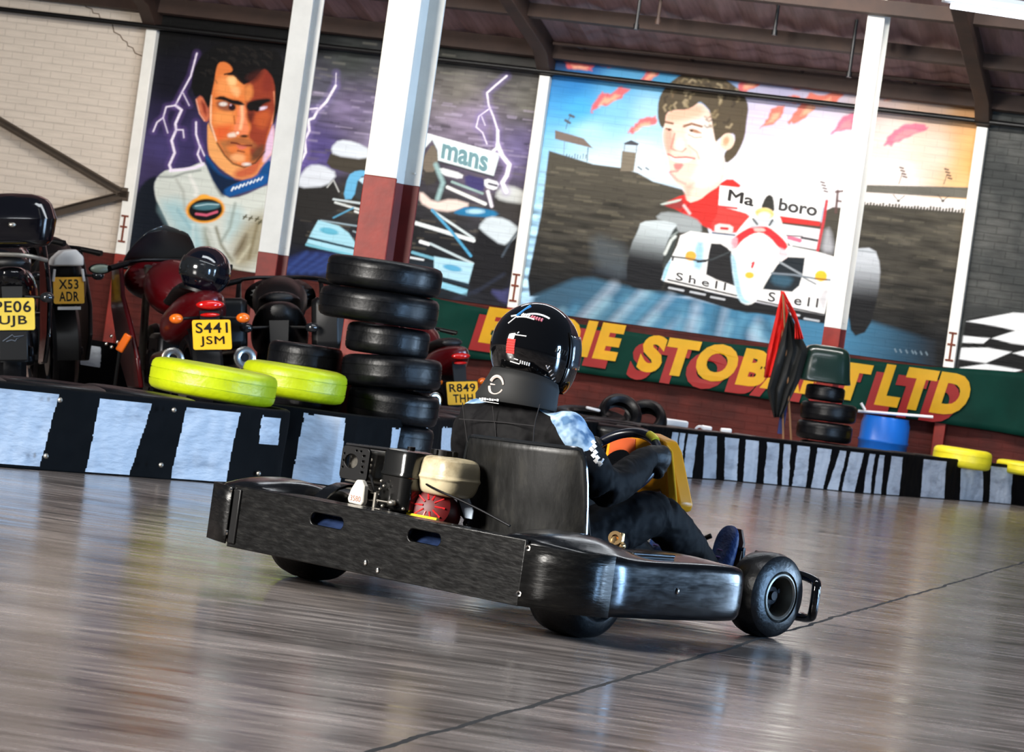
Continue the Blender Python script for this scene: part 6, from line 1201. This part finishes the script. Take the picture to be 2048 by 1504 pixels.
# ------------------------------------------------------------------ the driver
def kw(v): return v
hd = Vector((-0.604, 0.62, 0.762))
def fig(r, name, mt, parent, feet=True):
    g = G(); V = Vector
    def limb(P, R): g.tube(P, [x*r for x in R], n=16, smooth=2)
    def ring(c, a, b): return [Vector((c[0]+a*r*math.cos(t), c[1]+b*r*math.sin(t), c[2])) for t in np.linspace(0, 2*PI, 24, endpoint=False)]
    g.loft([ring((-0.575, 0.66, 0.10), 0.12, 0.11), ring((-0.578, 0.66, 0.17), 0.155, 0.13), ring((-0.585, 0.645, 0.28), 0.145, 0.115), ring((-0.592, 0.63, 0.38), 0.165, 0.12), ring((-0.598, 0.615, 0.46), 0.19, 0.122), ring((-0.602, 0.61, 0.53), 0.195, 0.110), ring((-0.604, 0.61, 0.572), 0.15, 0.092), ring((-0.606, 0.615, 0.605), 0.085, 0.075), ring((-0.606, 0.62, 0.66), 0.055, 0.06)])
    for s in (1, -1):
        sh = V((-0.604+s*0.165, 0.615, 0.535))
        g.ell(tuple(sh), (0.070*r, 0.070*r, 0.065*r), n=18, m=12)
    limb([(-0.46, 0.60, 0.54), (-0.405, 0.62, 0.505), (-0.36, 0.66, 0.44), (-0.345, 0.70, 0.392)], [0.066, 0.066, 0.060, 0.060])
    limb([(-0.345, 0.695, 0.392), (-0.35, 0.78, 0.410), (-0.385, 0.90, 0.465), (-0.40, 0.96, 0.495)], [0.060, 0.056, 0.046, 0.038])
    limb([(-0.74, 0.60, 0.54), (-0.81, 0.63, 0.50), (-0.855, 0.68, 0.43), (-0.865, 0.73, 0.385)], [0.068, 0.066, 0.060, 0.056])
    limb([(-0.865, 0.72, 0.385), (-0.83, 0.82, 0.41), (-0.745, 0.93, 0.465), (-0.70, 0.975, 0.49)], [0.056, 0.052, 0.044, 0.038])
    limb([(-0.50, 0.70, 0.175), (-0.46, 0.86, 0.255), (-0.42, 1.02, 0.325), (-0.41, 1.06, 0.325)], [0.10, 0.088, 0.072, 0.066])
    limb([(-0.41, 1.05, 0.325), (-0.42, 1.18, 0.265), (-0.44, 1.34, 0.175), (-0.445, 1.41, 0.14)], [0.068, 0.064, 0.052, 0.044])
    limb([(-0.66, 0.70, 0.175), (-0.70, 0.86, 0.255), (-0.73, 1.02, 0.325), (-0.735, 1.06, 0.325)], [0.10, 0.088, 0.072, 0.066])
    limb([(-0.735, 1.05, 0.325), (-0.73, 1.18, 0.265), (-0.70, 1.34, 0.175), (-0.695, 1.41, 0.14)], [0.068, 0.064, 0.052, 0.044])
    if name == 'person': g.ell(tuple(hd+Vector((0, 0.0, -0.01))), (0.078, 0.095, 0.115), n=24, m=16)
    return g.build(name, mt, parent, remesh=0.009, smooth_it=6, fixn=False)
DR = fig(0.84, 'person', mat('skin', (206, 150, 122), 0.5), None); DR.location = KC; DR.rotation_euler = (0, 0, KYAW)
tag(DR, 'person in a glossy black helmet and black race suit driving the kart', 'person')
# suit with blue-grey shoulder panels (cloth colour by position on the garment)
ms = mat('race_suit_cloth', (13, 12, 14), 0.75, var=0.35, vscale=9, bump=0.0, sheen=0.0, spec=0.2)
nt = ms.node_tree; N, L = nt.nodes, nt.links; bs = N['Principled BSDF']; tc = [x for x in N if x.type == 'TEX_COORD'][0]
src = bs.inputs['Base Color'].links[0].from_socket
def ellip(c, r, rot=None):
    mp = N.new('ShaderNodeMapping'); mp.vector_type = 'TEXTURE'; mp.inputs['Location'].default_value = c; mp.inputs['Scale'].default_value = r
    if rot: mp.inputs['Rotation'].default_value = rot
    L.new(tc.outputs['Object'], mp.inputs['Vector']); ln = N.new('ShaderNodeVectorMath'); ln.operation = 'LENGTH'; L.new(mp.outputs[0], ln.inputs[0])
    lt = N.new('ShaderNodeMath'); lt.operation = 'LESS_THAN'; lt.inputs[1].default_value = 1.0; L.new(ln.outputs['Value'], lt.inputs[0]); return lt.outputs[0]
mk = ellip((-0.398, 0.60, 0.578), (0.075, 0.060, 0.105), (0, math.radians(-25), 0)); mk2 = ellip((-0.80, 0.60, 0.60), (0.07, 0.05, 0.035)); mk3 = ellip((-0.46, 0.585, 0.60), (0.085, 0.045, 0.026), (0, math.radians(10), 0))
def omax(a, b):
    m = N.new('ShaderNodeMath'); m.operation = 'MAXIMUM'; L.new(a, m.inputs[0]); L.new(b, m.inputs[1]); return m.outputs[0]
mx = N.new('ShaderNodeMix'); mx.data_type = 'RGBA'; L.new(omax(omax(mk, mk2), mk3), mx.inputs['Factor']); L.new(src, mx.inputs[6])
nz = N.new('ShaderNodeTexNoise'); nz.inputs['Scale'].default_value = 26; L.new(tc.outputs['Object'], nz.inputs['Vector']); cr = N.new('ShaderNodeValToRGB'); cr.color_ramp.elements[0].color = (*lin((84, 120, 158)), 1); cr.color_ramp.elements[1].color = (*lin((176, 204, 228)), 1); cr.color_ramp.elements[0].position = 0.4; cr.color_ramp.elements[1].position = 0.6; L.new(nz.outputs['Fac'], cr.inputs['Fac']); L.new(cr.outputs[0], mx.inputs[7]); L.new(mx.outputs[2], bs.inputs['Base Color'])
nf = N.new('ShaderNodeTexNoise'); nf.inputs['Scale'].default_value = 11; nf.inputs['Detail'].default_value = 2; nf.inputs['Distortion'].default_value = 0.4; L.new(tc.outputs['Object'], nf.inputs['Vector'])
bp = N.new('ShaderNodeBump'); bp.inputs['Strength'].default_value = 0.9; bp.inputs['Distance'].default_value = 0.02; L.new(nf.outputs['Fac'], bp.inputs['Height']); L.new(bp.outputs[0], bs.inputs['Normal'])
suit = fig(1.0, 'race_suit', ms, DR)
tx = bpy.data.textures.new('folds', 'CLOUDS'); tx.noise_scale = 0.045; md = suit.modifiers.new('d', 'DISPLACE'); md.texture = tx; md.strength = 0.014; md.mid_level = 0.5
# seam lines on the back and the collar tag
def on_back(px, py, d=0.0): v = ex(px, py, 0.485); return v
q = G()
for P in ([(925, 805), (930, 850), (935, 885)], [(985, 812), (990, 850), (993, 885)], [(1080, 808), (1068, 850), (1066, 890)], [(918, 838), (990, 843), (1070, 852)]):
    q.tube([tuple(ex(x, y, 0.494)) for x, y in P], 0.0014, n=6, smooth=1)
q.build('back_seams', mat('dark_seam_thread', (30, 28, 30), 0.8), suit)
q = G(); a = ex(958, 797, 0.478); b_ = ex(1003, 801, 0.478); ux = (b_-a).normalized()
for k in range(8): q.box(tuple(a+ux*(0.005+k*0.0098)), (0.0075, 0.002, 0.007 if k % 3 else 0.004), rot=(0, 0, 0))
q.box(tuple((a+b_)/2-Vector((0, 0, 0.008))), (0.07, 0.002, 0.0016)); q.build('collar_badge', 'white', suit)
# white chequer strip on the right sleeve
q = G()
for k, (x, y) in enumerate(((1187, 884), (1189, 892), (1183, 898), (1191, 904), (1187, 911), (1195, 915), (1192, 922), (1200, 927))):
    p = ex(x, y, 0.60); p = Vector((p.x, p.y, p.z)); q.box(tuple(p), (0.012, 0.012, 0.010), rot=(0, 0.7, 0.6))
q.tube([tuple(ex(1198, 932, 0.60)), tuple(ex(1207, 918, 0.62))], 0.003, n=6); q.build('sleeve_chequer', 'white', suit)
# neck skirt of the helmet
g = G(); rings = []
for z, rx, ry, dx, dy in ((0.695, 0.108, 0.122, 0.0, 0.0), (0.675, 0.116, 0.128, 0, 0), (0.64, 0.126, 0.132, -0.006, -0.006), (0.612, 0.138, 0.132, -0.012, -0.012), (0.600, 0.138, 0.128, -0.012, -0.012), (0.598, 0.10, 0.10, -0.01, -0.01)):
    rings.append([Vector((hd.x+dx+rx*math.cos(t), hd.y+dy+ry*math.sin(t), z-0.03*(abs(t+PI/2)/1.6)**3*(0.3 if z < 0.65 else 1))) for t in np.linspace(-PI/2-1.75, -PI/2+1.55, 48)])
g.loft(rings, closed=False, cap=False); sk_ = g.build('neck_skirt', mat('neoprene_black', (20, 21, 22), 0.7, var=0.1), DR, angle=50, solid=0.005, fixn=False)
cp = Vector((hd.x-0.014, hd.y-0.012-0.1325, 0.643))
def onskirt(u, v, k=0.0):   # u metres round the back, v metres up
    t = -PI/2+u/0.132; f = (0.643+v-0.612)/0.063; rx = 0.138-0.022*f+k; ry = 0.133-0.006*f+k
    return (hd.x-0.008+rx*math.cos(t), hd.y-0.008+ry*math.sin(t), 0.643+v)
q = G()
for a0, a1, w0, w1 in ((0.15, 2.75, 0.0035, 0.006), (3.35, 5.9, 0.0055, 0.003)):
    T_ = np.linspace(a0, a1, 22); q.tube([onskirt(0.026*math.cos(t)+0.002, 0.026*math.sin(t), 0.0015) for t in T_], [w0+(w1-w0)*i/21 for i in range(22)], n=6)
q.tube([onskirt(-0.022, 0.001, 0.0015), onskirt(-0.002, 0.001, 0.0015)], [0.003, 0.0012], n=6); q.build('round_logo', mat('pale_logo_print', (206, 192, 184), 0.5), sk_)
# helmet
He = empty('helmet', hd); He.parent = DR
m_h = mat('helmet_gloss_black', (7, 7, 8), 0.05, coat=1.0)
g = G(); n, m = 56, 36; vs = []
HR = (0.121, 0.145, 0.137)
def hpt(az, el, k=0.0):     # az from straight back, positive to the right
    ce, se = math.cos(el), math.sin(el); a = -PI/2+az; x = math.cos(a)*ce; y = math.sin(a)*ce; z = se
    rx, ry, rz = HR; sx = rx*(1+0.05*max(0, -z)); fr = 0.5-0.5*math.cos(az)
    if z < 0: q_ = (1-fr)+fr*ce**(-0.62); x *= q_; y *= q_
    if z < 0: ry2 = ry*(1-0.06*min(1, -z*1.4)) if y < 0 else ry*(1+0.06*(-z))
    else: ry2 = ry
    return Vector(((sx+k)*x, (ry2+k)*y, (rz+k)*z))
for j in range(m+1):
    for i in range(n):
        az = 2*PI*i/n; lo = -37-26*(0.5-0.5*math.cos(az))**0.8
        vs.append(hpt(az, math.radians(lo+(90-lo)*j/m)))
fs = [(j*n+i, j*n+(i+1) % n, (j+1)*n+(i+1) % n, (j+1)*n+i) for j in range(m) for i in range(n)]
g.add(vs, fs); g.build('helmet_shell', m_h, He)
AZO = math.radians(25)
def patch(name, az0, az1, el0, el1, mt, k, nn=18, mm=8, par=He):
    g = G(); g.add([hpt(az0+(az1-az0)*i/nn, el0+(el1-el0)*j/mm, k) for i in range(nn+1) for j in range(mm+1)], [(i*(mm+1)+j, (i+1)*(mm+1)+j, (i+1)*(mm+1)+j+1, i*(mm+1)+j+1) for i in range(nn) for j in range(mm)])
    return g.build(name, mt, par, solid=0.003, fixn=False)
vis = patch('visor', math.radians(98), math.radians(262), math.radians(-18), math.radians(22), mat('visor_clear_smoke', (60, 64, 68), 0.06, coat=1.0), 0.004, 28, 8)
q = G(); q.tube([tuple(hpt(math.radians(a), math.radians(-37-26*(0.5-0.5*math.cos(math.radians(a)))**0.8+1), 0.001)) for a in np.linspace(-75, 75, 24)], 0.003, n=6)
q.tube([tuple(hpt(math.radians(96), math.radians(e_), 0.003)) for e_ in np.linspace(-42, 26, 12)], 0.0022, n=6); q.build('edge_trim', 'dark_metal', He)
def decal(name, segs, mt, w):
    q = G()
    for s_ in segs: q.tube([tuple(hpt(math.radians(a)+AZO, math.radians(e_), 0.0005)) for a, e_ in s_], w, n=6)
    return q.build(name, mt, He)
wd = mat('decal_white', (226, 226, 226), 0.3); rd = mat('decal_red', (206, 70, 66), 0.3); bd = mat('decal_blue', (66, 140, 206), 0.3); pk = mat('decal_pink', (216, 120, 132), 0.3)
decal('blue_tick_decal', [[(-18, 40), (-8, 62)]], bd, 0.0045); decal('white_tick_decal', [[(-30, 38), (-16, 42)], [(-26, 27), (-18, 38)], [(-18, 38), (-2, 40), (14, 38)]], wd, 0.0026)
q = G()
for k in range(9):
    a = math.radians(-10+k*4.6); e_ = math.radians(43-k*0.8); P0 = hpt(a, e_-0.035, 0.0008); P1 = hpt(a+0.03, e_+0.035, 0.0008); q.tube([tuple(P0), tuple(P1)], 0.0035, n=6)
decal('wordmark_decal_left', [[(-10+k*4.2, 41-k*0.6), (-8+k*4.2, 45-k*0.6)] for k in range(4)], wd, 0.0028); decal('wordmark_decal_right', [[(8+k*4.2, 39-k*0.6), (10+k*4.2, 43-k*0.6)] for k in range(5)], pk, 0.0032)
decal('small_white_decal', [[(-8, 14), (8, 14)], [(-5, 16), (-3, 18)], [(-12, -14), (-9, -14)], [(-6, -15), (0, -16)], [(-12, -19), (2, -21)]]+[[(3+k*3, -20-k*0.4), (3.6+k*3, -16-k*0.4)] for k in range(5)], wd, 0.0019)
decal('red_square_decal', [[(-17, -8+k*3), (-5, -8+k*3)] for k in range(6)], rd, 0.0042); decal('square_mark', [[(-13, -6), (-13, 4), (-9, 4)], [(-9, -6), (-8, 1)]], wd, 0.0012)
sd = decal('side_word_decal', [[(40+k*4, -22-k*4.6), (43+k*4, -18-k*4.6)] for k in range(6)]+[[(38, -18), (62, -44)]], mat('decal_grey', (176, 170, 168), 0.3), 0.0020)
decal('faint_side_word', [[(48+k*4, 0-k*0.6), (50+k*4, 5-k*0.6)] for k in range(5)], mat('decal_dark_grey', (62, 62, 60), 0.3), 0.002)
# gloves: palm and five curled fingers round the rim
def glove(s):
    g = G(); t = 0.22 if s > 0 else PI-0.22
    rimp = SWC+wx*R0*math.cos(t)+wy*R0*math.sin(t)*0.92; tang = (-wx*math.sin(t)+wy*math.cos(t)*0.92).normalized(); outw = (wx*math.cos(t)+wy*math.sin(t)).normalized()
    if s < 0: tang = -tang
    wrist = Vector((-0.40, 0.955, 0.492)) if s > 0 else Vector((-0.70, 0.97, 0.487))
    palm = rimp+outw*0.026+swn*0.020
    g.tube([tuple(wrist), tuple((wrist+palm)/2+Vector((0, 0, 0.003))), tuple(palm)], [0.034, 0.036, 0.034], n=14, smooth=2)
    g.ell(tuple(palm), (0.030, 0.034, 0.040), n=16, m=10)
    for k, (o_, ln) in enumerate(((0.030, 0.95), (0.010, 1.05), (-0.011, 1.0), (-0.031, 0.85))):
        b0 = palm+tang*o_+swn*0.008; P = [b0, rimp+tang*o_+outw*0.028*ln+(-swn)*0.012, rimp+tang*o_+outw*0.004+(-swn)*0.030*ln, rimp+tang*o_-outw*0.022*ln+(-swn)*0.014]
        g.tube([tuple(p) for p in P], [0.0125, 0.0115, 0.0105, 0.009], n=10, smooth=2); g.ell(tuple(P[-1]), (0.009, 0.009, 0.009), n=10, m=6)
    P = [palm+tang*0.020+swn*0.004-outw*0.01, rimp+tang*0.038+swn*0.022-outw*0.012, rimp+tang*0.030+swn*0.014-outw*0.03]
    g.tube([tuple(p) for p in P], [0.0140, 0.0125, 0.010], n=10, smooth=2); g.ell(tuple(P[-1]), (0.010, 0.010, 0.010), n=10, m=6)
    g.build('glove', mat('black_glove_leather', (15, 13, 13), 0.55, var=0.3, bump=0.3), DR, remesh=0.0035, smooth_it=2, fixn=False)
glove(1); glove(-1)
# shoes
mb = mat('blue_shoe_cloth', (18, 52, 108), 0.55, var=0.35, vscale=30, bump=0.4, bscale=60)
for x, lean in ((-0.447, 0.0), (-0.695, -0.02)):
    g = G(); rings = []
    for k, (y, z, w, d) in enumerate(((1.385, 0.115, 0.030, 0.036), (1.40, 0.115, 0.038, 0.046), (1.43, 0.145, 0.041, 0.040), (1.445, 0.19, 0.041, 0.030), (1.452, 0.235, 0.045, 0.026), (1.458, 0.27, 0.043, 0.022), (1.465, 0.298, 0.030, 0.016), (1.468, 0.308, 0.010, 0.006))):
        rings.append([Vector((x+w*math.cos(t), y+d*math.sin(t), z)) for t in np.linspace(0, 2*PI, 20, endpoint=False)])
    g.loft(rings); sh = g.build('shoe', mb, DR, sub=1)
    q = G()
    for k in range(4): q.tube([(x-0.024, 1.418+k*0.006, 0.16+k*0.022), (x, 1.402+k*0.006, 0.165+k*0.022), (x+0.024, 1.418+k*0.006, 0.16+k*0.022)], 0.0022, n=6)
    q.build('laces', mat('mauve_lace', (96, 74, 130), 0.6), sh)
    q = G(); rings = []
    for y, z, w in ((1.415, 0.085, 0.034), (1.455, 0.13, 0.040), (1.476, 0.20, 0.042), (1.482, 0.26, 0.044), (1.482, 0.30, 0.028)): rings.append([Vector((x-w, y, z)), Vector((x+w, y, z)), Vector((x+w, y+0.010, z-0.002)), Vector((x-w, y+0.010, z-0.002))])
    q.loft(rings); q.build('shoe_sole', mat('gum_sole', (96, 66, 40), 0.6), sh)

# ------------------------------------------------------------------ light
def area(name, loc, target, sx, sy, power, rgb):
    l = bpy.data.lights.new(name, 'AREA'); l.shape = 'RECTANGLE'; l.size = sx; l.size_y = sy; l.energy = power; l.color = rgb
    o = bpy.data.objects.new(name, l); COL.objects.link(o); o.location = loc; d = Vector(target)-Vector(loc); o.rotation_euler = d.to_track_quat('-Z', 'Y').to_euler(); return o
area('skylight_wall', (0.8, 25.0, 5.0), (1.2, 31.2, 1.7), 8.5, 1.0, 1300, (1.0, 0.97, 0.93))
area('daylight_left', (-8, 4, 4.2), (0.2, 24, 1.2), 4, 3, 3100, (1.0, 0.96, 0.9))
area('doorway_right', (9.8, 7.05, 1.35), (0, 8.5, 0.6), 1.1, 2.5, 800, (0.36, 0.62, 1.0))
area('blue_fill_right', (12, 14, 1.6), (0, 16, 0.6), 3, 2.5, 900, (0.5, 0.72, 1.0))  # added soft blue fill that brightens the right barrier
area('roof_light', (0.5, 9.5, 5.5), (0.3, 9.5, 0), 0.5, 4, 90, (0.92, 0.95, 1.0))
area('roof_light_far', (1, 17, 5.3), (1, 17.5, 0), 6, 1.0, 160, (0.9, 0.95, 1.0))
wd_ = bpy.data.worlds.new('world'); SC.world = wd_; wd_.use_nodes = True; b = wd_.node_tree.nodes['Background']; b.inputs[0].default_value = (0.62, 0.74, 1.0, 1); b.inputs[1].default_value = 0.07
SC.view_settings.view_transform = 'Standard'; SC.view_settings.look = 'None'; SC.view_settings.gamma = 1; SC.view_settings.exposure = 0.0; SC.view_settings.use_curve_mapping = False
